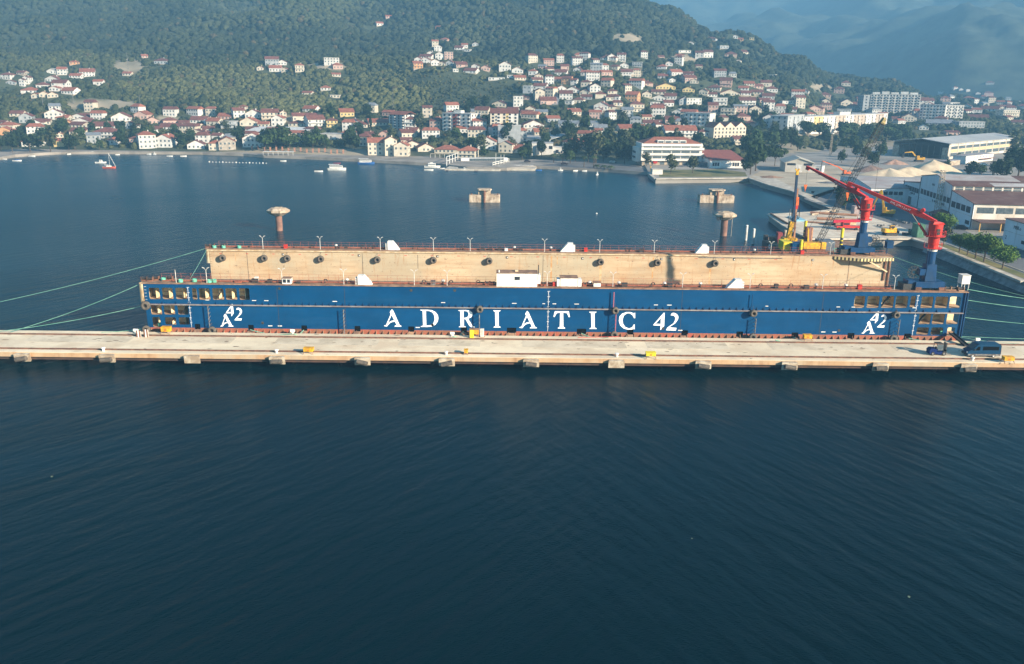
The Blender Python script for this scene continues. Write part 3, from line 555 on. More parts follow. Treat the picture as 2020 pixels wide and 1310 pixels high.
for px, py in ((389.6, 644), (495, 646), (600, 647), (705, 648), (811, 649), (915, 650), (1009, 651.5), (1147, 653.5), (1243, 654.5), (1350.5, 656.5), (1459, 659), (1568, 661), (1678.5, 662), (1790, 663)):
    wd = 18 if px in (1009, 1147) else 12
    x0, z1 = xz(px-wd/2, py-5); x1, z0 = xz(px+wd/2, py+5.5); holes.append(rrect(x0, x1, z0, z1, 0.08, 1)); pock.append((x0, x1, z0, z1))
fnY = lambda u, v, t: (u, t, v)
mb = MB(); mb.plate([(XA, 1.2), (XB, 1.2), (XB, DT), (XA, DT)], holes, fnY, NY, NY+0.14); mb.build('outer_side_plating', blue, dock)
RB = xz(1060, 654.0)[1]       # top of the red band
hl = [h_ for h_, p_ in zip(holes[-14:], pock)]
# red lower band lies 20 mm proud, cut round the mooring pockets
mb = MB(); xs = [XA]+[v for p_ in pock for v in (p_[0]-0.02, p_[1]+0.02)]+[XB]
for i in range(0, len(xs), 2): mb.box(xs[i], xs[i+1], NY-0.02, NY+0.06, 1.0, RB)
for p_ in pock: mb.box(p_[0]-0.02, p_[1]+0.02, NY-0.02, NY+0.06, 1.0, p_[2])
mb.build('red_boot_band', redband, dock)
mb = MB(); mb.box(XA, XB, NY-0.75, NY-0.03, 0.4, 2.0); mb.build('rubbing_ledge', rust, dock)
mb = MB()
for i in range(int((XB-XA)/1.27)):
    x = XA+0.6+i*1.27
    mb.add([(x, NY-0.02, 2.75), (x+0.08, NY-0.02, 2.75), (x, NY-0.72, 2.0), (x+0.08, NY-0.72, 2.0), (x, NY-0.02, 2.0), (x+0.08, NY-0.02, 2.0)], [(0, 2, 4), (1, 5, 3), (0, 1, 3, 2), (0, 4, 5, 1), (2, 3, 5, 4)])
stuff(mb.build('ledge_knee', deckrust, dock))
# pockets: black boxes behind the plating, shade inside put into the colour
for p_ in pock:
    mb = MB(); mb.box(p_[0]-0.1, p_[1]+0.1, NY+0.15, NY+1.2, p_[2]-0.1, p_[3]+0.1); mb.build('mooring_pocket', mat('pocket_shade_black', (0.004, 0.004, 0.004), (0.008, 0.006, 0.005), 2, 0.95, spec=0.0), dock)
    mb = MB(); mb.add([(p_[0], NY-0.03, p_[2]), (p_[1], NY-0.03, p_[2]), (p_[1]-0.1, NY-0.7, 2.02), (p_[0]-0.3, NY-0.7, 2.02)], [(0, 1, 2, 3)]); mb.build('pocket_sill', deckrust, dock)
# rub rail and brackets
RZ = xz(1060, 607.8)[1]
mb = MB(); mb.box(XA+0.3, XB-0.5, NY-0.38, NY-0.021, RZ-0.13, RZ+0.07); mb.build('rub_rail', mat('rail_grey', (0.24, 0.22, 0.22), (0.16, 0.13, 0.13), 0.6, 0.6, stretch=(1, 1, 1)), dock)
mb = MB()
n_ = int((XB-XA)/1.27)
for i in range(n_):
    x = XA+0.8+i*1.27
    if any(o_[0]-0.3 < x < o_[1]+0.3 and o_[2]-0.9 < RZ+0.2 < o_[2]+0.05 and i % 2 for o_ in opn): continue
    mb.add([(x, NY-0.01, RZ+0.62), (x+0.1, NY-0.01, RZ+0.62), (x+0.1, NY-0.36, RZ+0.1), (x, NY-0.36, RZ+0.1), (x, NY-0.01, RZ+0.1), (x+0.1, NY-0.01, RZ+0.1)], [(0, 3, 4), (1, 5, 2), (0, 1, 2, 3), (0, 4, 5, 1)])
stuff(mb.build('rail_bracket', craneblue, dock))
mb = MB()
for px in (548, 680.5, 1081, 1345, 1623):
    x = xz(px, 600)[0]; mb.box(x-0.035, x+0.035, NY-0.012, NY, 2.95, DT-0.3)
mb.build('section_seam', dark, dock)
mb = MB(); rn = random.Random(5)
for px in (405, 497, 521, 656, 870, 1010, 1070, 1090, 1133, 1290, 1316, 1510, 1650, 1680, 1800):
    x, z = xz(px, 598.5+0.011*(px-1010)); mb.box(x, x+rn.uniform(0.5, 0.9), NY-0.008, NY, z-0.06, z+0.07)
for px in (529, 548, 820, 1338, 1620, 1642): x, z = xz(px, 648+0.011*(px-1010)); mb.box(x, x+0.8, NY-0.008, NY, z-0.1, z+0.08)
stuff(mb.build('small_white_marking', white, dock))
for px, py in ((518, 637), (853, 641), (1308, 648), (1655, 652), (811, 573), (897, 573), (551, 569)):
    x, z = xz(px, py); mb = MB(); mb.tube((x, NY-0.012, z), (x, NY+0.01, z), 0.28, n=12); mb.build('drain_port', dark, dock)
# deck, inner wall, bulkheads and galleries of the near wing
mb = MB(); mb.box(XA-0.2, XB, NY-0.12, NB, DT, DT+0.14); mb.build('near_wing_deck', deckrust, dock)
galc = mat('gallery_cream', (0.78, 0.66, 0.44), (0.62, 0.48, 0.28), 0.8, 0.7); galf = mat('gallery_floor', (0.50, 0.36, 0.24), (0.34, 0.22, 0.14), 0.6, 0.8)
mb = MB(); mb.box(XA, XB, NB-0.12, NB-0.002, 2.0, DT-0.01); mb.build('near_inner_wall', galc, dock)
for zz, x0, x1 in ((opn[0][2]-0.12, XA, opn[7][1]+0.6), (opn[8][2]-0.1, XA, opn[10][1]+0.6), (opn[0][2]-0.12, opn[14][0]-0.6, XB-0.3), (opn[22][2]-0.1, opn[22][0]-0.6, XB-0.3), (2.9, XA, XB)):
    mb = MB(); mb.box(x0, x1, NY+0.15, NB-0.13, zz-0.06, zz); mb.build('gallery_floor', galf, dock)
for g0, g1 in ((0, 8), (8, 14), (14, 22), (22, 28)):
    zs = opn[g0:g1]
    if not zs: continue
    for o_ in zs:
        mb = MB(); mb.box(o_[0]+(o_[1]-o_[0])*0.30, o_[0]+(o_[1]-o_[0])*0.30+0.12, NY+1.6, NB-0.14, o_[2]-0.4, o_[3]+0.5); mb.build('web_frame', galc, dock)
        mb = MB()
        for q in (0.25, 0.6): mb.box(o_[0]-0.2, o_[1]+0.2, NB-0.22, NB-0.13, o_[2]+(o_[3]-o_[2])*q, o_[2]+(o_[3]-o_[2])*q+0.05)
        mb.build('stringer', deckrust, dock)
for a_, b_, z0, z1 in ((5, 5, 0, 0), (10, 10, 0, 0), (12, 12, 0, 0), (16, 16, 0, 0), (22, 22, 0, 0)):
    o_ = opn[a_]; mb = MB(); mb.bar((o_[0]+0.4, NY+1.1, o_[2]-0.1), (o_[1]-0.2, NY+1.1, o_[3]+0.2), 0.6, 0.12); mb.build('inner_stair', dark, dock)
mb = MB(); mb.box(XA, XA+0.1, NY+0.15, NB-0.14, 2, DT-0.02); mb.build('end_bulkhead', creamp, dock)
# pontoon
mb = MB(); mb.box(XA+1, XB-1, NB, FY, -1.5, 1.6); mb.build('pontoon_deck', deckrust, dock)
mb = MB(); mb.box(XA, XB, NY-0.02+0.1, NB-0.01, -1.5, 1.98); mb.build('pontoon_side', rust, dock)
mb = MB(); mb.box(XA, XB, FY+0.01, FB, -1.5, 2.2); mb.build('pontoon_side', rust, dock)
# far wing
fx0, fx1 = at(412, 490, FY).x, at(1760, 504, FY).x
mb = MB(); mb.box(fx0, fx1, FY, FB, 2.21, DT); mb.build('far_wing_wall', cream, dock)
mb = MB(); mb.box(fx0-0.9, fx1+0.3, FY-0.1, FB+0.1, DT, DT+0.14); mb.build('far_wing_deck', deckrust, dock)
mb = MB(); mb.tube((fx0-0.6, FY-0.14, DT-0.25), (fx1-42, FY-0.14, DT-0.25), 0.15, n=8); mb.build('deck_edge_pipe', creamp, dock)
mb = MB(); mb.tube((fx1-44, FY-0.12, DT-0.62), (fx1-25, FY-0.12, DT-0.62), 0.09, n=8); mb.build('deck_edge_pipe', steel, dock)
def wallmark(px, w_, y0, y1, name, m_):
    x, z1 = xz(px, y0, FY); z0 = xz(px, y1, FY)[1]; mb = MB(); mb.box(x-w_/2, x+w_/2, FY-0.012, FY, z0, z1); return mb.build(name, m_, dock)
for px, y0, y1 in ((486.5, 497, 552), (714.5, 500, 545), (1071.5, 504, 565), (1676, 514, 566), (824, 503, 530)): wallmark(px, 0.09, y0, y1, 'wall_seam', dark)
stain = mat('rust_stain', (0.45, 0.24, 0.09), (0.56, 0.40, 0.235), 0.9, 0.8, lo=0.42, hi=0.58)
for px, w_, y0, y1 in ((464, 0.12, 499, 515), (1088, 0.35, 505, 555), (1099.5, 0.2, 506, 522), (1289, 0.3, 508, 550), (1762-361, 0.35, 530, 565), (1602, 0.15, 509, 535), (1185, 0.5, 522, 560)): wallmark(px, w_, y0, y1, 'rust_streak', stain)
for px, py in ((558, 502), (708, 504), (1149, 510), (1305, 511), (1448, 512), (1603, 513), (863, 506), (1000, 508)):
    x, z = xz(px, py, FY); mb = MB(); mb.box(x-0.28, x+0.28, FY-0.02, FY-0.001, z-0.26, z+0.26); mk = mb.build('wall_recess', black, dock)
    mb = MB(); mb.box(x-0.02, x+0.2, FY-0.032, FY-0.021, z-0.14, z+0.14); mb.build('recess_plate', white, mk)
mb = MB()
k = 0; x = fx0+0.6
while x < fx1-24:
    mb.box(x, x+0.03, FY-0.012, FY, DT-0.95, DT-0.85 if k % 10 else DT-0.8); x += 0.61; k += 1
stuff(mb.build('scale_tick', dark, dock))
mb = MB(); x = fx0+2.3
while x < fx1-24: mb.box(x, x+0.55, FY-0.012, FY, DT-1.02, DT-0.9); x += 6.05
stuff(mb.build('scale_number', red, dock))
mb = MB()
for k in range(6): mb.box(fx0, fx0+0.45, FY-0.04, FY-0.001, DT-1.2-k*0.55, DT-1.15-k*0.55)
mb.build('ladder', rust, dock)
def fenderskirt(x, Y0, Y1, z0, z1):
    mb = MB(); n_ = 9
    for k in range(n_):
        a = math.pi/2*k/(n_-1); mb.tube((x-0.2-0.8*math.sin(a), Y0+0.9-0.9*math.cos(a), z0), (x-0.2-0.8*math.sin(a), Y0+0.9-0.9*math.cos(a), z1), 0.1, n=6)
    mb.box(x-1.0, x, Y0+0.9, Y1, z0, z1); return mb.build('corner_fender', creamp, dock)
fenderskirt(XA, NY, NB, at(275, 597, NY).z, DT); fenderskirt(fx0, FY, FB, at(405, 519, FY).z, DT)
mb = MB()
for k in range(5): mb.box(XA+0.05, XA+0.5, NY-0.03, NY, DT-0.6-k*0.62, DT-0.55-k*0.62)
mb.build('ladder', white, dock)
# railings
def railing(name, x0, x1, y, z, m_=railred, h=1.05, step=1.9, par=dock):
    mb = MB(); x = x0
    while x <= x1: mb.tube((x, y, z), (x, y, z+h), 0.03, n=4); x += step
    for q in (0.5, 1.0): mb.tube((x0, y, z+h*q), (x1, y, z+h*q), 0.025, n=4)
    return mb.build(name, m_, par)
railing('railing', XA+2, XB-12, NB-0.15, DT+0.14); railing('railing', fx0+1, fx1-1, FB-0.1, DT+0.14); railing('railing', fx0+1, fx1-1, FY+1.1, DT+0.14, step=2.9)
railing('railing', XA+8, XB-14, NY+0.5, DT+0.14, step=2.9)
mb = MB(); mb.tube((XA+3, NY+1.6, DT+0.3), (XB-14, NY+1.6, DT+0.3), 0.12, n=6); mb.tube((XA+9, NY+2.1, DT+0.25), (XB-20, NY+2.1, DT+0.25), 0.08, n=6); mb.build('deck_pipe', railred, dock)
mb = MB(); mb.tube((fx0+3, FY+2.0, DT+0.3), (fx1-14, FY+2.0, DT+0.3), 0.12, n=6); mb.build('deck_pipe', railred, dock)
for yy in (NY+0.35, NB-0.7):
    mb = MB(); mb.box(XA+60, XB-2, yy-0.07, yy+0.07, DT+0.14, DT+0.3); mb.build('deck_crane_rail', rust, dock)
# end platform with the striped edge on the far wing
x0 = at(1642, 509, FY).x; x1 = at(1757, 513, FY).x
mb = MB(); mb.plate([(x0, FY-0.01), (x1, FY-0.01), (x1, FY-1.5), (x1-5, FY-2.4), (x1-8, FY-2.4)], [], lambda u, v, t: (u, v, t), DT-0.35, DT-0.05); mb.build('swing_platform', creamp, dock)
strm = bpy.data.materials.new('black_yellow_stripes'); strm.use_nodes = True; n = strm.node_tree; b = n.nodes['Principled BSDF']
tc = n.nodes.new('ShaderNodeTexCoord'); wv = n.nodes.new('ShaderNodeTexWave'); wv.bands_direction = 'X'; wv.inputs['Scale'].default_value = 0.42
rp = n.nodes.new('ShaderNodeValToRGB'); rp.color_ramp.interpolation = 'CONSTANT'; rp.color_ramp.elements[0].color = (0.05, 0.04, 0.03, 1); rp.color_ramp.elements[1].position = 0.5; rp.color_ramp.elements[1].color = (0.7, 0.55, 0.25, 1)
n.links.new(tc.outputs['Object'], wv.inputs[0]); n.links.new(wv.outputs[0], rp.inputs[0]); n.links.new(rp.outputs[0], b.inputs['Base Color'])
mb = MB(); pl = [(x0, FY-0.05), (x1-8, FY-2.42), (x1-5, FY-2.42), (x1, FY-1.52)]
for (xa, ya), (xb, yb) in zip(pl[:-1], pl[1:]): mb.add([(xa, ya-0.01, DT-0.7), (xb, yb-0.01, DT-0.7), (xb, yb-0.01, DT-0.05), (xa, ya-0.01, DT-0.05)], [(0, 1, 2, 3)])
mb.build('striped_edge', strm, dock)
mb = MB(); mb.bar((x1-6, FY-2.1, DT-0.6), (x1-0.6, FY-0.2, at(1752, 536, FY).z), 0.3, 0.3); mb.build('platform_brace', creamp, dock)
mb = MB(); mb.box(fx1-0.5, fx1-0.2, FY-0.3, FY-0.05, 3, DT-0.1); mb.box(fx1-1.5, fx1-1.1, FY-0.3, FY-0.05, 6, DT-0.1); mb.build('guide_post', rust, dock)
for xx in (XB-0.55, XB-0.1):
    mb = MB(); mb.box(xx-0.1, xx+0.1, NY-0.25, NY-0.02, 2.1, DT); mb.build('guide_post', craneblue, dock)

# lettering, traced on the plating
def letters(px2, sc, ox, oy, outer, hls, off=(0, 0), dx=0.0):
    f = lambda l: [(xz(ox+(x+off[0])/sc, oy+(y+off[1])/sc)[0]+dx, xz(ox+(x+off[0])/sc, oy+(y+off[1])/sc)[1]) for x, y in l]
    mb = MB(); mb.plate(f(outer), [f(h_) for h_ in hls], fnY, NY-0.012, NY-0.001); return mb.build('letter', letterm, dock)
letterm = mat('letter_white', (0.86, 0.86, 0.86), (0.8, 0.8, 0.8), 1, 0.5)
A_o = [(258,78),(278,100),(375,318),(403,336),(403,345),(298,345),(298,334),(328,320),(304,268),(270,272),(232,288),(205,312),(188,338),(175,343),(137,337),(137,330),(168,318),(240,150),(225,128),(235,105)]
A_h = [[(253,165),(190,303),(215,275),(250,255),(292,248)]]
D_o = [(692,86),(800,86),(870,92),(925,120),(960,165),(970,215),(958,270),(925,315),(870,343),(800,350),(700,348),(700,340),(735,328),(728,105),(692,94)]
D_h = [[(778,103),(830,105),(880,130),(908,180),(912,235),(895,290),(855,322),(785,328)]]
R_o = [(1275,92),(1385,90),(1445,98),(1485,125),(1492,160),(1475,200),(1425,222),(1495,335),(1525,348),(1525,356),(1480,356),(1445,335),(1385,232),(1360,228),(1362,335),(1390,345),(1390,353),(1283,353),(1283,345),(1310,335),(1305,110),(1275,100)]
R_h = [[(1355,105),(1400,108),(1428,130),(1432,165),(1412,200),(1358,212)]]
I_o = [(1810,95),(1922,95),(1922,103),(1892,118),(1895,335),(1925,350),(1925,358),(1815,358),(1815,350),(1845,335),(1838,118),(1810,103)]
T_o = [(735,108),(948,108),(965,195),(950,202),(920,140),(862,128),(865,345),(892,365),(892,374),(780,374),(780,365),(810,345),(815,128),(762,140),(728,200),(713,190)]
C_o = [(1965,130),(1965,212),(1950,218),(1925,170),(1880,140),(1835,142),(1790,180),(1772,240),(1780,300),(1815,350),(1870,372),(1920,355),(1945,310),(1958,312),(1958,388),(1945,380),(1920,388),(1860,392),(1790,375),(1735,325),(1715,255),(1725,190),(1765,145),(1830,122),(1890,122),(1945,140)]
f4_o = [(800,362),(824,365),(810,715),(718,822),(706,815),(716,704),(528,700),(520,685)]; f4_h = [[(722,500),(585,655),(718,662)]]
t2_o = [(985,430),(1000,390),(1040,365),(1090,368),(1150,400),(1185,450),(1188,500),(1165,560),(1110,640),(940,752),(1138,765),(1120,838),(865,830),(862,815),(900,755),(1060,640),(1100,560),(1105,500),(1085,455),(1040,432),(995,435)]
s1 = 2020/260
letters(0, s1, 740, 600, A_o, A_h); letters(0, s1, 740, 600, D_o, D_h); letters(0, s1, 740, 600, R_o, R_h); letters(0, s1, 740, 600, I_o, [])
letters(0, s1, 1000, 600, A_o, A_h, off=(54, 25)); letters(0, s1, 1000, 600, T_o, []); letters(0, s1, 1000, 600, I_o, [], off=(-549, 22)); letters(0, s1, 1000, 600, C_o, [])
s3 = 2020/150; letters(0, s3, 1250, 590, f4_o, f4_h); letters(0, s3, 1250, 590, t2_o, [])
g4 = [(750,390),(775,395),(800,625),(748,708),(738,705),(735,630),(600,628),(598,612)]; g4h = [[(722,480),(645,592),(733,598)]]
g2 = [(865,530),(880,495),(920,483),(970,500),(1010,545),(1012,600),(985,660),(880,765),(1010,762),(998,815),(825,812),(822,795),(930,670),(962,600),(955,560),(925,530),(870,538)]
gA = [(580,640),(605,660),(760,945),(797,962),(797,972),(655,970),(655,960),(690,945),(650,880),(600,885),(555,915),(525,960),(510,972),(455,968),(455,958),(490,940),(560,745),(538,705),(548,680)]; gAh = [[(582,735),(518,920),(550,880),(590,865),(630,858)]]
s4 = 13.1
dxl = xz(1714.2, 636.2)[0]-xz(444.3, 618.9)[0]
for dx in (0, dxl):
    letters(0, s4, 400, 570, g4, g4h, dx=dx); letters(0, s4, 400, 570, g2, [], dx=dx); letters(0, s4, 400, 570, gA, gAh, dx=dx)
# draught marks (numbers painted down the plating)
def text_mesh(s_, size, name, m_, parent, loc, ex=0.004, rz=0.0, tilt=90, align='LEFT', ls=1.0):
    cu = bpy.data.curves.new(name, 'FONT'); cu.body = s_; cu.size = size; cu.extrude = ex; cu.align_x = align; cu.space_line = ls; cu.resolution_u = 2
    ob = bpy.data.objects.new('tmp', cu); C.objects.link(ob); dg = bpy.context.evaluated_depsgraph_get()
    me_ = bpy.data.meshes.new_from_object(ob.evaluated_get(dg)); bpy.data.objects.remove(ob)
    me_.materials.clear(); me_.materials.append(m_); o_ = bpy.data.objects.new(name, me_); C.objects.link(o_)
    o_.parent = parent; o_.location = Vector(loc)-wloc(parent); o_.rotation_euler = (R(tilt), 0, rz); return o_
for px in (374, 1081.5, 1808):
    x = xz(px, 605)[0]
    s_ = '\n'.join(sum([['%dM' % k, '8', '6', '4', '2'] for k in range(14, 6, -1)], []))
    text_mesh(s_, 0.3, 'draught_marks', letterm, dock, (x, NY-0.012, DT-0.75), align='CENTER', ls=0.66)

# vertical fender frames on the near side
def fframe(px, ytop, ybot, m_):
    x = xz(px, ytop+20)[0]; z1 = xz(px, ytop)[1]; z0 = 2.4
    mb = MB(); mb.tube((x, NY-1.0, z0), (x, NY-1.0, z1), 0.09, n=8)
    z = z0+0.4
    while z < z1: mb.tube((x, NY-1.0, z), (x-0.0, NY-0.02, z+0.3), 0.05, n=6); z += 0.75
    return mb.build('fender_frame', m_, dock)
for px, yt in ((415, 600), (680, 608), (946, 618), (1487, 626), (1768, 628)): fframe(px, yt, 655, steel)
pink = mat('pink_pipe', (0.35, 0.10, 0.14), (0.28, 0.1, 0.12), 2)
fframe(1213, 618, 660, pink)
x = xz(1210, 590)[0]; mb = MB(); mb.tube((x, NY-0.5, xz(1210, 606)[1]), (x, NY-0.5, xz(1210, 575)[1]), 0.1, n=8); mb.build('fender_frame', pink, dock)
x = xz(1482, 600)[0]; mb = MB(); mb.tube((x, NY-0.4, xz(1482, 606)[1]), (x, NY-0.4, xz(1482, 580)[1]), 0.07, n=8); mb.build('fender_frame', craneblue, dock)

# ---- tyres hanging on the dock (things)
def tyre(x, y, z, r, dp, label, grp):
    t = thing('fender_tyre', label, 'tyre', (x, y, z-r), grp)
    for k in range(2):
        mb = MB(); yy = y+dp*(0.28+0.44*k)-dp; mb.torus((x, yy, z), r*0.68, r*0.34, (0, 1, 0), n=20, k=8, sq=dp*0.28/(r*0.34)); mb.build('tyre_ring', tyrem, t, smooth=True)
    mb = MB(); mb.tube((x, y-dp*0.62, z), (x, y-0.02, z), r*0.42, n=10); mb.build('hub_plate', black, t)
    mb = MB(); mb.tube((x, y-dp*0.5, z+r*0.9), (x, y-0.03, z+r+0.7), 0.03, n=4); mb.build('chain', dark, t)
fw = ['leftmost', 'second', 'third', 'fourth', 'fifth', 'sixth', 'seventh', 'eighth', 'ninth', 'rightmost']
for i, (px, py) in enumerate(((438.8, 509), (521, 509.5), (566.3, 510), (632.6, 511), (744, 512.5), (854.8, 513.5), (964.9, 515), (1184.9, 517), (1296.9, 518.3), (1410.8, 519.5))):
    x, z = xz(px, py, FY-0.5); tyre(x, FY, z, 0.76, 1.0, 'black fender tyre on the cream inner wall, %s of ten' % fw[i] if 0 < i < 9 else 'black fender tyre on the cream inner wall, %s of all' % fw[i], 'tyres on the cream wall')
for px, py, l in ((286, 603.5, 'large brown tyre at the left corner of the blue dock side, below the cream corner'), (946, 611, 'tyre on the blue side between the letters R and I'), (1214, 613.5, 'tyre on the blue side just left of the letter C'), (1487, 619, 'tyre high on the blue side right of the number 42'), (1769, 622, 'tyre high on the blue side right of the small right-hand A42 mark')):
    r_ = 0.85 if px == 286 else 0.68; x, z = xz(px, py, NY-1); tyre(x, NY-0.3, z, r_, 0.9, l, 'tyres on the blue side')
for px, py, l in ((288, 650, 'large tyre at the foot of the dock at its left corner'), (418, 652, 'tyre at the foot of the dock left of the small A42 mark'), (1211.6, 661, 'tyre at the foot of the dock below the pink pipe'), (1485, 665.5, 'tyre at the foot of the dock right of the big number 42'), (1762, 670.5, 'tyre at the foot of the dock near the right-hand A42 mark')):
    x, z = xz(px, py, NY-1.2); tyre(x, NY-0.76, max(z, 2.6), 0.74, 0.7, l, 'tyres at the foot of the dock')

# ---- lamp posts on the two wing decks
def lamp(x, y, z, h, arms=2):
    t = thing('deck_lamp', '', 'lamp post', (x, y, z))
    mb = MB(); mb.tube((x, y, z), (x, y, z+h), 0.07, 0.055, n=8); mb.build('pole', pale, t)
    if arms:
        for s_ in (-1, 1):
            mb = MB(); mb.tube((x, y, z+h-0.1), (x+s_*0.32, y, z+h+0.35), 0.04, n=6); a = mb.build('arm', pale, t)
            mb = MB(); mb.ob((x+s_*0.45, y, z+h+0.43), (0.42, 0.2, 0.1), tilt=-s_*0.35); mb.build('lamp_head', pale, a)
    return t
LL = []
for px, ar in ((348, 0), (408.5, 2), (557, 2), (678.5, 2), (817.4, 2), (882, 2), (1079, 1), (1208.5, 2), (1345.6, 2), (1478.6, 2), (1621.5, 2), (1763, 2)):
    q = at(px, 567+0.011*(px-1010), NY+0.6); LL.append((lamp(q.x, NY+0.6, DT+0.14, 2.5, ar), 'white two-armed lamp post on the near blue wing deck' if ar == 2 else ('plain white pole on the near deck at its left end' if ar == 0 else 'slim white lamp post between the two white deck cabins')))
for px in (519, 632, 750.5, 855, 927.5, 1074, 1182.7, 1290, 1408.5, 1519.7, 1637):
    q = at(px, 497+0.011*(px-1010), FY+0.5); LL.append((lamp(q.x, FY+0.5, DT+0.14, 2.5), 'white two-armed lamp post on the far cream wing deck'))
order_labels(LL, 'from the left')
for o_, l in LL: o_['group'] = 'lamp posts on the dock'

# ---- deck houses and deck gear
def cabin(x0, x1, y0, y1, z, h, label, win=None, roofm=deckrust, m_=white, name='deck_cabin', cat='cabin'):
    t = thing(name, label, cat, ((x0+x1)/2, (y0+y1)/2, z))
    mb = MB(); mb.box(x0, x1, y0, y1, z, z+h); mb.build('wall', m_, t)
    mb = MB(); mb.box(x0-0.08, x1+0.08, y0-0.08, y1+0.08, z+h, z+h+0.1); mb.build('roof', roofm, t)
    for (wx, wz, ww, wh) in (win or []):
        mb = MB(); mb.box(x0+wx, x0+wx+ww, y0-0.03, y0, z+wz, z+wz+wh); mb.build('window', glass, t)
    return t
D0 = DT+0.14
xw = lambda px, Y=NY+0.3: at(px, 566, Y).x
t = cabin(xw(979.6), xw(1059.5), NY+0.25, NY+3.1, D0, 2.55, 'big white flat-roofed cabin with one small window on the near dock deck', [(3.4, 1.3, 1.0, 0.65)])
mb = MB(); q = xw(1019); mb.box(q-0.3, q+0.3, NY+1.4, NY+2, D0+2.66, D0+2.95); mb.build('roof_box', creamp, t)
mb = MB(); q = xw(984); mb.tube((q, NY+0.6, D0+2.66), (q, NY+0.6, D0+3.1), 0.13, n=8); mb.build('roof_vent', white, t)
mb = MB(); mb.box(xw(1060), xw(1066), NY+0.3, NY+2.4, D0+0.6, D0+2.2); mb.build('side_locker', white, t)
mb = MB(); q = xw(1062); mb.tube((q, NY+1.5, D0+2.2), (q, NY+1.5, D0+4.0), 0.09, n=8); mb.build('exhaust_pipe', dark, t)
t = cabin(xw(1105), xw(1139), NY+0.3, NY+2.6, D0, 1.75, 'long low white cabin with rusty roof edge right of the big deck cabin', [(2.75, 0.9, 0.05, 0.5)])
mb = MB(); mb.box(xw(1098.5), xw(1104), NY+0.3, NY+2.2, D0, D0+1.5); mb.box(xw(1140), xw(1147), NY+0.3, NY+2.2, D0, D0+1.45); mb.build('side_locker', white, t)
cabin(xw(1171), xw(1185), NY+0.4, NY+1.8, D0, 0.85, 'small low white locker right of the long low deck cabin')
cabin(xw(557), xw(574), NY+0.4, NY+1.8, D0, 1.05, 'small white-framed box with glass panes on the left part of the near deck', [(0.15, 0.25, 0.6, 0.65), (0.95, 0.25, 0.55, 0.65)])
def hood(px0, px1, Y, left_high, h, label, side=None):
    x0 = at(px0, 566, Y).x; x1 = at(px1, 566, Y).x; t = thing('stair_hood', label, 'stair hood', ((x0+x1)/2, Y+0.9, D0), 'white sloping stair hoods on the dock')
    f = 0.42 if left_high else 0.58; L_ = x1-x0
    if left_high: pl = [(x0, D0), (x1, D0), (x0+L_*0.42, D0+h), (x0, D0+h)]
    else: pl = [(x0, D0), (x1, D0), (x1, D0+h), (x1-L_*0.42, D0+h)]
    mb = MB(); mb.plate(pl, [], fnY, Y, Y+1.5); mb.build('housing', white, t)
    mb = MB(); xx = x0+0.0 if left_high else x1; s_ = -1 if left_high else 1
    mb.box(min(xx, xx+s_*0.5), max(xx, xx+s_*0.5), Y+0.2, Y+1.3, D0, D0+h*0.75); mb.build('side_box', pale, t); return t
hood(706, 734, NY+0.4, True, 1.75, 'white sloping stair hood on the near deck left of the big cabin')
hood(1433, 1463, NY+0.4, False, 1.8, 'white sloping stair hood on the near deck right of the number 42')
hood(767, 790, FY+0.6, True, 2.0, 'white sloping stair hood on the far deck, left of three'); hood(1103, 1128, FY+0.6, False, 2.0, 'white sloping stair hood on the far deck, middle of three'); hood(1367, 1389, FY+0.6, False, 2.0, 'white sloping stair hood on the far deck, right of three')
G = []
def vent(px, Y, where):
    x = at(px, 566, Y).x; t = thing('mushroom_vent', '', 'vent', (x, Y, D0), 'white mushroom vents on the dock decks')
    mb = MB(); mb.tube((x, Y, D0), (x, Y, D0+0.7), 0.16, n=8); mb.build('stem', dark, t)
    mb = MB(); mb.tube((x, Y, D0+0.68), (x, Y, D0+0.98), 0.34, 0.26, n=12); mb.build('cap', white, t); G.append((t, 'white-capped mushroom vent on the %s deck' % where))
for px in (667, 1085, 1390-380+4, 1481.5): vent(px, FY+1.8, 'far')
for px in (685, 874, 1163, 1220.5, 1310.5, 1381, 1609.5, 1668): vent(px, NY+1.4, 'near')
def goose(px, Y, where):
    x = at(px, 566, Y).x; o_ = MB(); pts = [(x-0.33, Y, D0), (x-0.33, Y, D0+0.55)]+[(x-0.33*math.cos(a), Y, D0+0.55+0.33*math.sin(a)) for a in [0.5, 1.0, 1.57, 2.1, 2.6, 3.14]]+[(x+0.33, Y, D0+0.35)]
    o_.path(pts, 0.1, n=7); o_ = o_.build('gooseneck_vent', dark); tag(o_, '', 'vent pipe', 'gooseneck vent pipes on the dock decks'); G.append((o_, 'dark gooseneck vent on the %s wing deck' % where))
rn = random.Random(11)
for px in (501, 588, 593.5, 620, 676, 719.5, 731, 741.5, 819, 828, 911, 916, 1135, 1144.5, 1234, 1241, 1296.5, 1323, 1419, 1438.5, 1448, 1470, 1490, 1540, 1560, 1580): goose(px, FY+1.3+rn.uniform(0, 0.8), 'far')
for px in (643, 836.5, 890, 943.5, 1288, 1336, 1500, 1560): goose(px, NY+1.0+rn.uniform(0, 0.6), 'near')
def smallbox(px, Y, w_, h, m_, label, name='deck_box', z=None, dpt=0.7):
    x = at(px, 566, Y).x; mb = MB(); mb.box(x-w_/2, x+w_/2, Y, Y+dpt, D0, D0+h); mb.box(x-w_/2-0.03, x+w_/2+0.03, Y-0.03, Y+dpt+0.03, D0+h, D0+h+0.06); o_ = mb.build(name, m_); return o_
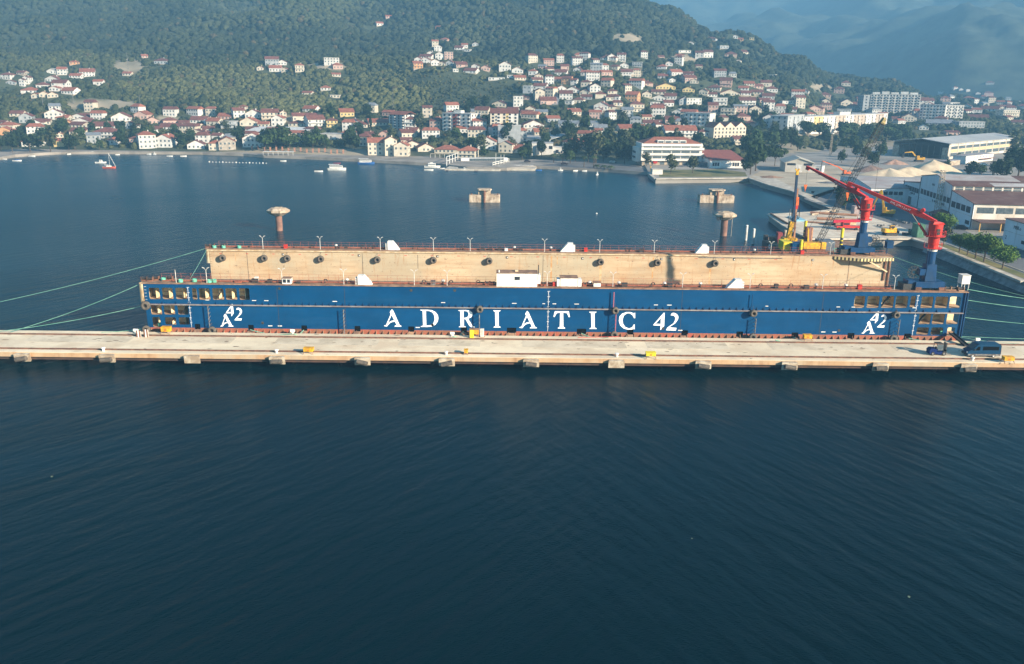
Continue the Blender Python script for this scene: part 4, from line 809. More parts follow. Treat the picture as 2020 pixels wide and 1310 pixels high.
for px, Y, l in ((568, FY+1.2, 'red box on the far deck at its left part'), (1153, FY+1.2, 'red box on the far deck right of the middle stair hood'), (1575.5, FY+1.0, 'red box on the far deck in front of the drilling barge'), (1094, NY+0.6, 'red box on the near deck between the two white cabins'), (1697, NY+1.2, 'red box on the near deck left of the crane')):
    G.append((tag(smallbox(px, Y, 0.75, 0.8, red, l), l, 'box'), l))
for px, Y, w_, h, m_, l in ((686, FY+1.8, 0.8, 0.5, dark, 'dark deck box on the far deck'), (1232, NY+0.6, 1.1, 0.75, dark, 'dark slatted box on the near deck'), (1322, NY+0.8, 0.9, 0.7, dark, 'dark slatted box on the near deck'), (503, NY+1, 1.1, 0.7, dark, 'dark deck box on the near deck'), (532, NY+1, 0.8, 0.6, dark, 'dark deck box on the near deck'), (506, NY+1.4, 0.6, 0.95, white, 'white deck box on the near deck'),
    (588, NY+0.7, 0.7, 0.35, dark, 'dark deck box on the near deck'), (1026, FY+1.2, 1, 0.6, dark, 'dark deck box on the far deck'), (1262, FY+1.2, 1.1, 0.7, dark, 'dark deck box on the far deck'), (952, FY+1.2, 1, 0.6, dark, 'dark deck box on the far deck'), (968, FY+1.4, 1, 0.6, dark, 'dark deck box on the far deck'), (985, FY+1.3, 0.9, 0.7, dark, 'dark deck box on the far deck'), (998, FY+1.0, 0.7, 0.5, white, 'white deck box on the far deck'), (1592, NY+1, 0.9, 0.6, dark, 'dark deck box on the near deck'), (1532, NY+1, 0.7, 0.8, dark, 'dark deck box on the near deck'), (854, NY+0.9, 0.9, 0.8, steel, 'grey deck box on the near deck'), (470, NY+1, 1.3, 0.3, railred, 'rusty deck hatch on the near deck')):
    G.append((tag(smallbox(px, Y, w_, h, m_, l), l, 'box'), l))
def winch(px, Y, l, m_=rust, dm=dark, s_=1.0, where='near'):
    x = at(px, 566, Y).x; t = thing('winch', '', 'winch', (x, Y, D0), 'mooring winches on the dock')
    mb = MB(); mb.box(x-0.7*s_, x+0.7*s_, Y-0.5*s_, Y+0.5*s_, D0, D0+0.25); mb.box(x-0.75*s_, x-0.6*s_, Y-0.4*s_, Y+0.4*s_, D0+0.25, D0+0.95*s_); mb.box(x+0.6*s_, x+0.75*s_, Y-0.4*s_, Y+0.4*s_, D0+0.25, D0+0.95*s_); mb.build('frame', m_, t)
    mb = MB(); mb.tube((x-0.58*s_, Y, D0+0.62*s_), (x+0.58*s_, Y, D0+0.62*s_), 0.28*s_, n=12); mb.tube((x-0.58*s_, Y, D0+0.62*s_), (x-0.48*s_, Y, D0+0.62*s_), 0.45*s_, n=14); mb.tube((x+0.48*s_, Y, D0+0.62*s_), (x+0.58*s_, Y, D0+0.62*s_), 0.45*s_, n=14); mb.build('drum', dm, t)
    G.append((t, l))
for px in (287, 298, 310, 337): winch(px, NY+1.6+rn.uniform(-0.4, 1), 'brown mooring winch at the left end of the near deck', s_=0.8)
for px in (1800+12, 1838, 1850, 1870, 1882, 1896): winch(px, NY+0.9+rn.uniform(-0.2, 1.2), 'rusty mooring winch at the right end of the near deck', m_=deckrust, s_=0.8)
for px in (418, 426, 446): winch(px, FY+1.4, 'brown mooring winch at the left end of the far deck', s_=0.8)
for px in (962, 970, 1072, 1086, 1155, 1162): winch(px, NY+1.5, 'dark red winch beside the deck cabins', m_=railred, s_=0.75)
def coil(px, Y, z, r, l, m_=green):
    x = at(px, 566, Y).x; mb = MB()
    for k in range(4): mb.torus((x, Y, z+0.1+k*0.13), r, 0.1, (0, 0, 1), n=14, k=6)
    o_ = mb.build('rope_coil', m_); tag(o_, l, 'rope coil', 'green rope coils on the dock'); G.append((o_, l))
for px, Y in ((324, NY+2), (357.5, NY+0.9), (385, NY+1.4), (414, NY+0.9), (424, NY+1.2)): coil(px, Y, D0, 0.35, 'green rope coil at the left end of the near deck')
for px in (430, 448, 478.5): coil(px, FY+0.9, D0, 0.35, 'green rope coil at the left end of the far deck')
coil(308, NY+0.9, 3.0, 0.4, 'green rope coil in the doorway at the left end of the blue side'); coil(1874, NY+0.8, 3.0, 0.4, 'green rope coil in the doorway at the right end of the blue side')
order_labels(G, 'from the left')
x0 = xw(1900); x1 = xw(1916); t = cabin(x0, x1, NY+1, NY+2.6, D0+1.3, 1.6, 'small white cabin raised on posts at the right end of the near deck', roofm=pale)
mb = MB()
for xx in (x0+0.1, x1-0.1):
    for yy in (NY+1.1, NY+2.5): mb.tube((xx, yy, D0), (xx, yy, D0+1.3), 0.07, n=6)
mb.build('support_posts', pale, t)
x0 = at(1746, 485, FB-1).x; t = cabin(x0, x0+1.5, FB-2, FB-0.6, D0+1.4, 1.5, 'small blue control cabin on a post at the right end of the far deck', roofm=craneblue, m_=craneblue)
mb = MB(); mb.tube((x0+0.4, FB-1.3, D0), (x0+0.4, FB-1.3, D0+1.4), 0.12, n=8); mb.build('support_post', craneblue, t)

# ---- the two slewing cranes
def crane(x, y, tip, lab, text, zt):
    t = thing('dock_crane', lab, 'crane', (x, y, D0), 'red and blue slewing cranes on the dock'); z = D0
    mb = MB(); mb.box(x-2.9, x+2.7, y-1.6, y+1.6, z+0.55, z+1.7); base = mb.build('gantry_base', craneblue, t, bevel=0.05)
    for sx in (-2.3, 2.1):
        for sy in (-1.5, 1.5):
            mb = MB(); mb.box(x+sx-0.55, x+sx+0.55, y+sy-0.2, y+sy+0.2, z+0.2, z+0.75)
            for q in (-0.3, 0.3): mb.tube((x+sx+q, y+sy-0.1, z+0.22), (x+sx+q, y+sy+0.1, z+0.22), 0.2, n=10)
            mb.build('wheel_bogie', rust, t)
    z1 = zt-8.0
    mb = MB(); a, c_ = 1.1, 0.9; mb.add([(x-a, y-a, z+1.7), (x+a, y-a, z+1.7), (x+a, y+a, z+1.7), (x-a, y+a, z+1.7), (x-c_, y-c_, z1), (x+c_, y-c_, z1), (x+c_, y+c_, z1), (x-c_, y+c_, z1)], [(0, 3, 2, 1), (4, 5, 6, 7), (0, 1, 5, 4), (1, 2, 6, 5), (2, 3, 7, 6), (3, 0, 4, 7)]); mb.build('column', craneblue, t, bevel=0.05)
    mb = MB(); mb.tube((x, y, z1), (x, y, zt-5.5), 0.8, n=24); mb.build('pipe_mast', craneblue, t, smooth=False)
    mb = MB(); mb.tube((x, y, zt-5.5), (x, y, zt-5.0), 0.87, n=24); mb.build('white_ring', white, t)
    mb = MB(); mb.tube((x, y, zt-5.0), (x, y, zt-2.6), 0.92, 1.0, n=24); mb.tube((x, y, zt-2.6), (x, y, zt-2.45), 1.15, n=24); mb.tube((x, y, zt-2.45), (x, y, zt-0.4), 1.2, 1.25, n=24)
    mb.add([(x-1.1, y-1.0, zt-0.4), (x+1.2, y-1.0, zt-0.4), (x+1.2, y+1.0, zt-0.4), (x-1.1, y+1.0, zt-0.4), (x-0.7, y-0.7, zt+0.1), (x+1.0, y-0.7, zt-0.1), (x+1.0, y+0.7, zt-0.1), (x-0.7, y+0.7, zt+0.1)], [(4, 5, 6, 7), (0, 1, 5, 4), (1, 2, 6, 5), (2, 3, 7, 6), (3, 0, 4, 7)])
    tur = mb.build('turret', red, t)
    mb = MB(); mb.box(x-0.25, x+0.35, y-1.27, y-1.2, zt-2.3, zt-1.2); mb.build('turret_door', dark, tur)
    mb = MB()
    for zz, rr in ((zt-4.9, 1.6), (zt-2.6, 1.9)):
        mb.tube((x, y, zz-0.06), (x, y, zz), rr, n=20)
    mb.build('platform', red, t)
    mb = MB()
    for zz, rr in ((zt-4.9, 1.6), (zt-2.6, 1.9)):
        for q in range(10):
            an = 6.283*q/10; mb.tube((x+rr*math.cos(an), y+rr*math.sin(an), zz), (x+rr*math.cos(an), y+rr*math.sin(an), zz+0.95), 0.03, n=4)
        mb.torus((x, y, zz+0.95), rr, 0.03, (0, 0, 1), n=20, k=4)
    mb.build('platform_rail', red, t)
    tip = Vector(tip); rt = Vector((x, y, zt)); bd = (tip-rt); L_ = bd.length; bd.normalize(); hz = Vector((bd.x, bd.y, 0)).normalized(); sd = Vector((-hz.y, hz.x, 0))
    mid = rt+bd*(L_*0.22)
    mb = MB(); mb.bar(rt, mid, 0.85, 0.4, 0.85, 1.05); mb.bar(mid, mid+bd*1.2, 0.9, 1.1, 0.85, 1.05); mb.bar(mid+bd*1.2, tip, 0.72, 0.95, 0.42, 0.42); mb.bar(tip-bd*0.3-Vector((0, 0, 0.25)), tip+bd*0.5-Vector((0, 0, 0.3)), 0.6, 0.9); bm_ = mb.build('boom', red, t)
    mb = MB(); mb.tube(mid-bd*1.0+sd*0.5+Vector((0, 0, 0.9)), mid-bd*1.0-sd*0.5+Vector((0, 0, 0.9)), 0.4, n=12); mb.build('hoist_winch', red, t)
    for s_ in (-0.45, 0.45):
        lo = Vector((x, y, zt-3.0))+hz*1.1+sd*s_; hi = rt+bd*(L_*0.27)+sd*s_-Vector((0, 0, 0.5)); mb = MB(); mb.tube(lo, lo.lerp(hi, 0.6), 0.15, n=8); mb.build('luffing_ram', red, t)
        mb = MB(); mb.tube(lo.lerp(hi, 0.6), hi, 0.09, n=8); mb.build('ram_rod', steel, t)
    # writing on the camera side of the boom
    b0 = mid+bd*2.3; sdn = -sd if sd.y > 0 else sd
    u = -bd if bd.x < 0 else bd; st = rt+bd*(L_*0.52) if bd.x < 0 else b0
    nrm = sdn; up = nrm.cross(u)
    cu = bpy.data.curves.new('txt', 'FONT'); cu.body = text; cu.size = 0.52; cu.extrude = 0.01; cu.space_character = 1.0; cu.resolution_u = 1
    ob = bpy.data.objects.new('tmp', cu); C.objects.link(ob); me_ = bpy.data.meshes.new_from_object(ob.evaluated_get(bpy.context.evaluated_depsgraph_get())); bpy.data.objects.remove(ob)
    me_.materials.clear(); me_.materials.append(letterm); Mx = Matrix((u, up, nrm)).transposed().to_4x4(); Mx.translation = st+nrm*0.42-up*0.2-wloc(bm_); me_.transform(Mx)
    o_ = bpy.data.objects.new('boom_lettering', me_); C.objects.link(o_); o_.parent = bm_
    mb = MB(); hk = tip+bd*0.2-Vector((0, 0, 0.7)); he = hk-Vector((0, 0, 3.6 if text.endswith('U') else 1.2)); mb.tube(hk, he, 0.03, n=4); ca = mb.build('hoist_cable', dark, t)
    mb = MB(); mb.add([tuple(he+Vector(v)) for v in ((-0.4, -0.15, 0.0), (0.4, -0.15, 0.0), (0.4, 0.15, 0.0), (-0.4, 0.15, 0.0), (-0.12, -0.1, -1.1), (0.12, -0.1, -1.1), (0.12, 0.1, -1.1), (-0.12, 0.1, -1.1))], [(0, 1, 2, 3), (7, 6, 5, 4), (0, 4, 5, 1), (1, 5, 6, 2), (2, 6, 7, 3), (3, 7, 4, 0)]); mb.tube(he-Vector((0, 0, 1.1)), he-Vector((0, 0, 1.6)), 0.08, n=6); mb.build('hook_block', orange, t)
    # cable reel and machinery
    rx = x-2.6 if y < 170 else x+2.6
    mb = MB(); c_ = (rx-0.4 if y < 170 else rx+0.2, y-0.3, z1-1.6); mb.torus(c_, 1.15, 0.05, (0, 1, 0), n=24, k=5); mb.torus(c_, 0.45, 0.12, (0, 1, 0), n=16, k=6)
    for q in range(12):
        an = 6.283*q/12; mb.bar((c_[0]+0.3*math.cos(an), c_[1], c_[2]+0.3*math.sin(an)), (c_[0]+1.3*math.cos(an), c_[1], c_[2]+1.3*math.sin(an)), 0.08, 0.12)
    mb.build('cable_reel', dark, t)
    xx = (x-1.9, x-1.0) if y < 170 else (x+1.0, x+2.0)
    mb = MB(); mb.box(xx[0]-0.2, xx[1], y-0.9, y+0.5, z1-2.1, z1-0.9); mb.box(xx[0]+0.2, xx[0]+0.45, y-0.4, y-0.1, z+1.7, z1-2.1); mb.box(x-4.2, x-2.9, y-1.2, y+1.0, z+1.3, z+1.9); mb.build('machinery_box', craneblue, t)
    mb = MB(); mb.box(x-5.0, x-3.0, y-1.2, y+1.3, z+0.1, z+1.25); mb.build('cable_machinery', dark, t)
    mb = MB(); mb.tube((x-1.05, y-1.0, z1-0.4), (x-1.05, y-1.0, zt-4.9), 0.05, n=4); mb.tube((x-0.7, y-1.15, z1-0.4), (x-0.7, y-1.15, zt-4.9), 0.05, n=4)
    for q in range(8): mb.tube((x-1.05, y-1.0, z1+q*0.35), (x-0.7, y-1.15, z1+q*0.35), 0.03, n=4)
    mb.build('ladder', craneblue, t)
    return t
crane(at(1828, 564, 156).x, 156.0, (65.6, 164.8, 30.6), 'nearer red slewing crane on blue column, right end of the near dock deck', 'SWL 27M 1.2-6.1T', 24.6)
crane(at(1697, 497, 190.4).x, 190.4, (71.2, 205.5, 29.9), 'farther red slewing crane on blue column, far dock deck by the barge', 'SWL 27M 6.1T U', 24.6)

# ---- mooring ropes
def ropeobj(p, q, sag, label, r=0.048, m_=rope):
    p = Vector(p); q = Vector(q); pts = [p.lerp(q, i/14)-Vector((0, 0, sag*4*(i/14)*(1-i/14))) for i in range(15)]
    mb = MB(); mb.path(pts, r, n=5); o_ = mb.build('mooring_rope', m_); tag(o_, label, 'rope', 'mooring ropes of the dock'); return o_
ropeobj((fx0-0.8, FY+0.5, DT+0.1), at(-40, 604, 178), 0.6, 'green mooring rope from the far dock corner out past the left edge')
ropeobj((fx0-0.5, FY+0.2, DT+0.0), at(374, 552, 170), 0.1, 'short green rope from the far dock corner down behind the near wing')
ropeobj((XA-0.9, NY+0.8, at(265, 562, NY).z), on(20, 655, PZ+0.3), 0.5, 'green mooring rope from the near dock corner down to the pier')
ropeobj((XA-0.8, NY+0.6, at(277, 605, NY).z), at(-30, 657, 150), 0.5, 'green mooring rope from the big left tyre out along the pier')
ropeobj((XA-0.3, NY-0.8, 2.9), on(200, 655.5, PZ+0.05), 0.15, 'green mooring rope at the dock foot running low over the left pier')
e = XB-0.3
def shore_end(p, q):
    p = Vector(p); k = (130.6-p.x)/(q.x-p.x); r_ = p+(q-p)*k; r_.z = max(r_.z, 2.62); return r_
ropeobj((e, NY+0.2, at(1913, 571, NY).z), shore_end((e, NY+0.2, at(1913, 571, NY).z), at(2050, 616, 168)), 0.5, 'topmost green mooring rope right of the dock')
ropeobj((e, NY+0.2, at(1908, 592, NY).z), shore_end((e, NY+0.2, at(1908, 592, NY).z), at(2050, 645, 162)), 0.5, 'second green mooring rope right of the dock')
ropeobj((e, NY, at(1903, 626, NY).z), shore_end((e, NY, at(1903, 626, NY).z), at(2050, 655, 156)), 0.5, 'third green mooring rope right of the dock')
ropeobj((e, NY, at(1896, 664, NY).z), shore_end((e, NY, at(1896, 664, NY).z), at(2050, 674, 153.2)), 0.1, 'fourth green mooring rope right of the dock, close above the pier')
ropeobj((e, NY-0.2, at(1896, 664.5, NY).z), on(2010, 678.5, PZ+0.1), 0.2, 'lowest green mooring rope right of the dock, ending on the pier')
ropeobj((fx1, FB-1, DT), shore_end((fx1, FB-1, DT), at(2050, 652, 178)), 1.5, 'long thin green rope from the far dock corner to the right edge', r=0.04)
ropeobj((fx1, FB-2, DT-0.3), at(1860, 562, 165), 0.8, 'thin green rope from the far dock corner towards the crane', r=0.04)
for a_, b_, l in ((pock[1], (577, 658), 'second mooring pocket to the white bollard'), (pock[2], (579, 658), 'third mooring pocket to the white bollard'), (pock[5], (893, 663), 'sixth mooring pocket to the white bollard'), (pock[7], (1200, 665), 'long mooring pocket below the letter I'), (pock[11], (1530, 671), 'pocket left of the right yellow stand'), (pock[13], (1925, 675), 'rightmost mooring pocket to the white bollard')):
    q = on(*b_, PZ+0.4); ropeobj(((a_[0]+a_[1])/2, NY-0.6, a_[2]+0.3), q, 0.5, 'short green rope from the '+l, r=0.09)
ropeobj(on(1140, 666, PZ+0.05), on(1222, 664, PZ+0.05), -0.001, 'thin red hose lying on the pier below the letter C', r=0.05, m_=red)

# ---- gear standing on the pier
def stand(px, py, w_, h, label, m_=yellow, legs=0.45, small=False):
    q = on(px, py, PZ); t = thing('yellow_stand', label, 'stand', q, 'yellow steel stands on the pier'); x, y = q.x, q.y
    mb = MB(); mb.box(x-w_/2, x+w_/2, y-0.5, y+0.5, PZ+legs, PZ+h); mb.box(x-w_/2-0.06, x+w_/2+0.06, y-0.56, y+0.56, PZ+h, PZ+h+0.09); mb.build('box', m_, t, bevel=0.03)
    for sx in (-1, 1):
        for sy in (-1, 1):
            mb = MB(); mb.bar((x+sx*(w_/2-0.1), y+sy*0.4, PZ+legs), (x+sx*(w_/2+0.02), y+sy*0.75, PZ), 0.1, 0.1); mb.build('leg', deckrust, t)
    mb = MB(); mb.box(x-0.18, x+0.18, y-0.53, y-0.5, PZ+legs+0.15, PZ+h-0.2); mb.build('hatch', orange, t)
stand(329, 657.5, 1.7, 1.25, 'bright yellow stand on the pier below the left end of the dock')
stand(609.5, 697, 1.7, 1.0, 'yellow stand by the front rail in the left half of the pier')
stand(919.5, 698, 0.65, 0.75, 'smallest yellow stand by the front rail in the middle of the pier', legs=0.3)
stand(1283, 706, 1.7, 1.0, 'pale yellow stand by the front rail right of the middle', m_=lemon)
stand(1592, 671, 1.5, 1.05, 'yellow stand at the back rail near the right dock pockets')
stand(1987, 715, 1.75, 1.05, 'yellow and rusty stand by the front rail at the right edge')
q = on(931.5, 666, PZ); t = thing('yellow_locker', 'tall bright yellow locker with side box at the dock foot below the letter R', 'locker', q)
mb = MB(); mb.box(q.x-0.45, q.x+0.3, q.y-0.4, q.y+0.4, PZ, PZ+1.65); mb.build('cabinet', lemon, t, bevel=0.03)
mb = MB(); mb.box(q.x+0.32, q.x+1.2, q.y-0.3, q.y+0.3, PZ+0.75, PZ+1.6); mb.build('side_box', yellow, t, bevel=0.03)
mb = MB(); mb.tube((q.x+1.15, q.y-0.2, PZ), (q.x+1.15, q.y-0.2, PZ+0.8), 0.05, n=6); mb.tube((q.x+1.15, q.y+0.2, PZ), (q.x+1.15, q.y+0.2, PZ+0.8), 0.05, n=6); mb.build('leg', deckrust, t)
mb = MB(); mb.box(q.x-0.55, q.x+1.3, q.y-0.45, q.y+0.45, PZ+1.66, PZ+1.74); mb.build('lid', deckrust, t)
q = on(951, 664.5, PZ); t = thing('cable_cabinet', 'tall pale grey cabinet beside the yellow locker', 'cabinet', q)
mb = MB(); mb.box(q.x-0.35, q.x+0.35, q.y-0.3, q.y+0.3, PZ+0.08, PZ+1.6); mb.build('cabinet', pale, t, bevel=0.03)
mb = MB(); mb.box(q.x-0.45, q.x+0.45, q.y-0.4, q.y+0.4, PZ, PZ+0.08); mb.build('plinth', rust, t)
mb = MB(); mb.box(q.x-0.02, q.x+0.02, q.y-0.31, q.y-0.3, PZ+0.2, PZ+1.5); mb.build('door_gap', dark, t)
q = on(281, 665, PZ)
for k, (dx, l) in enumerate(((0.0, 'left bundle of red and white cylinders on the pier by the dock corner'), (1.4, 'right bundle of red and white cylinders on the pier by the dock corner'))):
    t = thing('gas_bottle_rack', l, 'gas bottles', (q.x-1.0+dx, q.y, PZ), 'gas bottle bundles on the pier')
    for i in range(3):
        mb = MB(); mb.tube((q.x-1.0+dx+i*0.27, q.y, PZ), (q.x-1.0+dx+i*0.27, q.y, PZ+1.25+0.2*k), 0.12, n=8); mb.build('bottle', rust if i != 1 else white, t)
    mb = MB(); mb.box(q.x-1.2+dx, q.x-0.3+dx, q.y+0.2, q.y+0.28, PZ, PZ+1.1+0.3*k); mb.build('rack_frame', pale, t)
# gangway from the right doorway
a_ = Vector((xz(1873, 663)[0], NY-0.3, 3.6)); b_ = on(1907, 683, PZ+0.1); t = thing('gangway', 'dark gangway sloping from the dock doorway down to the pier', 'gangway', b_)
dr = (b_-a_).normalized(); sd = Vector((-dr.y, dr.x, 0)).normalized()
mb = MB(); mb.bar(a_, b_, 0.9, 0.12); mb.build('tread', dark, t)
for s_ in (-0.45, 0.45):
    mb = MB(); mb.bar(a_+sd*s_+Vector((0, 0, 0.12)), b_+sd*s_+Vector((0, 0, 0.12)), 0.06, 0.3); mb.build('side_rail', black, t)
# ------------------------------------------------------------------ helpers for buildings
def frame(p0, p1):
    p0 = Vector((p0[0], p0[1], 0)); p1 = Vector((p1[0], p1[1], 0)); u = (p1-p0).normalized(); v = Vector((-u.y, u.x, 0)); return p0, u, v, (p1-p0).length
class Bld:                           # local axes: u along the front, v away from the viewer, z up
    def __init__(s, name, label, cat, p0, p1, z0, group=None):
        s.o, s.u, s.v, s.L = frame(p0, p1); s.z = z0
        s.t = thing(name, label, cat, (s.o.x, s.o.y, z0), group)
    def P(s, a, b, z): q = s.o+s.u*a+s.v*b; return (q.x, q.y, s.z+z)
    def box(s, a0, a1, b0, b1, z0, z1, mb=None):
        mb = mb or MB(); mb.add([s.P(a0,b0,z0), s.P(a1,b0,z0), s.P(a1,b1,z0), s.P(a0,b1,z0), s.P(a0,b0,z1), s.P(a1,b0,z1), s.P(a1,b1,z1), s.P(a0,b1,z1)],
                               [(0,3,2,1),(4,5,6,7),(0,1,5,4),(1,2,6,5),(2,3,7,6),(3,0,4,7)]); return mb
    def part(s, name, m, *a, parent=None): return s.box(*a).build(name, m, parent or s.t)
    def gable(s, a0, a1, b0, b1, z0, zr, along='u', ov=0.4, th=0.18, m=None, name='roof', parent=None):   # ridge along u or v
        mb = MB()
        def pr(pts3):
            n_ = len(pts3)//2; mb.add(pts3, [tuple(range(n_)), tuple(range(2*n_-1, n_-1, -1))]+[(i, (i+1) % n_, n_+(i+1) % n_, n_+i) for i in range(n_)])
        if along == 'u':
            bm_ = (b0+b1)/2; sl = (zr-z0)/(bm_-b0); prof = [(b0-ov, z0-ov*sl), (bm_, zr), (b1+ov, z0-ov*sl), (b1+ov, z0-ov*sl+th), (bm_, zr+th), (b0-ov, z0-ov*sl+th)]
            pr([s.P(a0-ov, b, z) for b, z in prof]+[s.P(a1+ov, b, z) for b, z in prof])
        else:
            am = (a0+a1)/2; sl = (zr-z0)/(am-a0); prof = [(a0-ov, z0-ov*sl), (am, zr), (a1+ov, z0-ov*sl), (a1+ov, z0-ov*sl+th), (am, zr+th), (a0-ov, z0-ov*sl+th)]
            pr([s.P(a, b0-ov, z) for a, z in prof]+[s.P(a, b1+ov, z) for a, z in prof])
        return mb.build(name, m, parent or s.t)
    def gwall(s, a0, a1, b0, b1, h, hr, along, m, name='wall'):
        mb = MB()
        if along == 'v':
            am = (a0+a1)/2; pf = [(a0, 0), (a1, 0), (a1, h), (am, hr), (a0, h)]; pts = [s.P(a, b0, z) for a, z in pf]+[s.P(a, b1, z) for a, z in pf]
        else:
            bm_ = (b0+b1)/2; pf = [(b0, 0), (b1, 0), (b1, h), (bm_, hr), (b0, h)]; pts = [s.P(a0, b, z) for b, z in pf]+[s.P(a1, b, z) for b, z in pf]
        mb.add(pts, [(0, 1, 2, 3, 4), (9, 8, 7, 6, 5)]+[(i, (i+1) % 5, 5+(i+1) % 5, 5+i) for i in range(5)]); return mb.build(name, m, s.t)
    def hip(s, a0, a1, b0, b1, z0, zr, ov=0.5, m=None, parent=None):
        a0 -= ov; a1 += ov; b0 -= ov; b1 += ov; w_ = a1-a0; d_ = b1-b0; q = min(w_, d_)/2*0.95
        if w_ >= d_: r0 = (a0+q, (b0+b1)/2); r1 = (a1-q, (b0+b1)/2)
        else: r0 = ((a0+a1)/2, b0+q); r1 = ((a0+a1)/2, b1-q)
        z0 -= 0.1; pts = [s.P(a0, b0, z0), s.P(a1, b0, z0), s.P(a1, b1, z0), s.P(a0, b1, z0), s.P(a0, b0, z0+0.18), s.P(a1, b0, z0+0.18), s.P(a1, b1, z0+0.18), s.P(a0, b1, z0+0.18), s.P(*r0, zr), s.P(*r1, zr)]
        fs = [(0, 3, 2, 1), (0, 1, 5, 4), (1, 2, 6, 5), (2, 3, 7, 6), (3, 0, 4, 7)]
        fs += [(4, 5, 9, 8), (5, 6, 9), (6, 7, 8, 9), (7, 4, 8)] if w_ >= d_ else [(4, 5, 8), (5, 6, 9, 8), (6, 7, 9), (7, 4, 8, 9)]
        return MB().add(pts, fs).build('roof', m, parent or s.t)
    def fwin(s, a, z, w_, h, m=None, b=0.0, name='window', d=0.05): return s.box(a, a+w_, b-d, b, z, z+h).build(name, m or glass, s.t)
    def swin(s, b, z, w_, h, a=None, m=None, left=True, name='window'):
        a = 0.0 if left else s.L; return (s.box(a-0.05, a, b, b+w_, z, z+h) if left else s.box(a, a+0.05, b, b+w_, z, z+h)).build(name, m or glass, s.t)
clad = mat('grey_white_cladding', (0.74, 0.75, 0.76), (0.60, 0.61, 0.62), 0.08, 0.8, detail=10, stretch=(1, 1, 0.3))
cladw = mat('old_white_wall', (0.72, 0.66, 0.58), (0.55, 0.48, 0.39), 0.1, 0.85, detail=10)
brownroof = mat('brown_sheet_roof', (0.13, 0.065, 0.055), (0.09, 0.045, 0.04), 0.08, 0.85, detail=8, stretch=(1, 4, 1))
greyroof = mat('grey_sheet_roof', (0.42, 0.40, 0.39), (0.30, 0.27, 0.26), 0.05, 0.8, detail=9, stretch=(1, 4, 1))
paleroof = mat('pale_sheet_roof', (0.46, 0.45, 0.43), (0.37, 0.36, 0.35), 0.04, 0.7, detail=8)
rroof = mat('red_tile_roof', (0.37, 0.13, 0.08), (0.25, 0.09, 0.06), 0.5, 0.85, detail=8, rnd=0.12)
dirt(clad, (0.42, 0.36, 0.28), 0.5, (1, 1, 0.15), 0.55, 0.75, 0.6); dirt(cladw, (0.38, 0.26, 0.15), 0.6, (1, 1, 0.15), 0.55, 0.75, 0.6); dirt(brownroof, (0.20, 0.14, 0.12), 0.25, (1, 1, 1), 0.5, 0.7, 0.6); dirt(greyroof, (0.26, 0.17, 0.15), 0.12, (1, 1, 1), 0.5, 0.65, 0.6)
droof = mat('dark_red_tile_roof', (0.22, 0.08, 0.06), (0.13, 0.055, 0.045), 0.5, 0.85, detail=8, rnd=0.15)
V2 = lambda p: (p.x, p.y)
# main hall: nave and two aisles, gable front towards the quay
pS = on(1914, 451.6, LZ); pN = on(1778.5, 397, LZ)
H = Bld('warehouse', 'large grey-white shipyard hall with stepped gable front and brown sheet roofs at right', 'warehouse', V2(pN), V2(pS), LZ)
L_ = H.L; a1 = 19.0; a2 = 51.0
mb = MB(); mb.plate([(0, 0), (L_, 0), (L_, 8.6), (a2, 10.6), (a2, 12.3), ((a1+a2)/2, 14.6), (a1, 12.6), (a1, 9.8), (0, 8.2)], [], lambda a, z, b: H.P(a, b, z), 0, 0.3); mb.build('front_wall', clad, H.t)
W_ = 90
mb = MB(); mb.plate([(L_, 0), (L_-0.3, 0), (L_-0.3, 8.5), (L_, 8.5)], [], lambda a, z, b: H.P(a, b, z), 0.31, W_); mb.build('south_wall', cladw, H.t)
mb = MB(); mb.plate([(a2-0.15, 10.4), (a2+0.15, 10.4), (a2+0.15, 12.3), (a2-0.15, 12.3)], [], lambda a, z, b: H.P(a, b, z), 0.31, W_); mb.build('clerestory_wall', cladw, H.t)
mb = MB(); mb.plate([(0, 0), (0.3, 0), (0.3, 8.1), (0, 8.1)], [], lambda a, z, b: H.P(a, b, z), 0.31, W_); mb.build('north_wall', clad, H.t)
def rf(pa, pb, za, zb, m_, b0=-0.3, b1=W_, n_='roof', th=0.2):
    mb = MB(); mb.plate([(pa, za), (pb, zb), (pb, zb+th), (pa, za+th)], [], lambda a, z, b: H.P(a, b, z), b0, b1); return mb.build(n_, m_, H.t)
rf(L_+0.5, a2, 8.5, 10.65, brownroof); rf(a2+0.5, (a1+a2)/2, 12.25, 14.65, brownroof); rf((a1+a2)/2, a1, 14.65, 12.6, brownroof); rf(a1, -0.4, 9.85, 8.15, brownroof)
for b0, b1, f0, f1 in ((-0.3, 26, 0.45, 1.0), (14, 45, 0.0, 0.3), (50, 70, 0.5, 0.8)):
    pa = a2+0.5+((a1+a2)/2-a2-0.5)*f0; pb = a2+0.5+((a1+a2)/2-a2-0.5)*f1; za = 12.25+2.4*f0; zb = 12.25+2.4*f1; rf(pa, pb, za+0.21, zb+0.21, greyroof, b0, b1, 'roof_patch', 0.02)
for a_ in (0.2, a1, a2, L_-0.2): H.part('down_pipe', dark, a_-0.12, a_+0.12, -0.2, -0.02, 0, 9 if a_ in (0.2,) else (8.6 if a_ > 60 else 12.0))
H.part('wall_ledge', pale, 0.4, L_-0.4, -0.08, -0.01, 4.05, 4.2)
for k in range(6): H.fwin(2.2+k*2.7, 5.4, 2.3, 1.9)
for k in range(9): H.fwin(a1+1.2+k*3.4, 5.8, 2.7, 2.0)
for k in range(4): H.fwin(a2+1.2+k*4.4, 5.0, 3.6, 2.1)
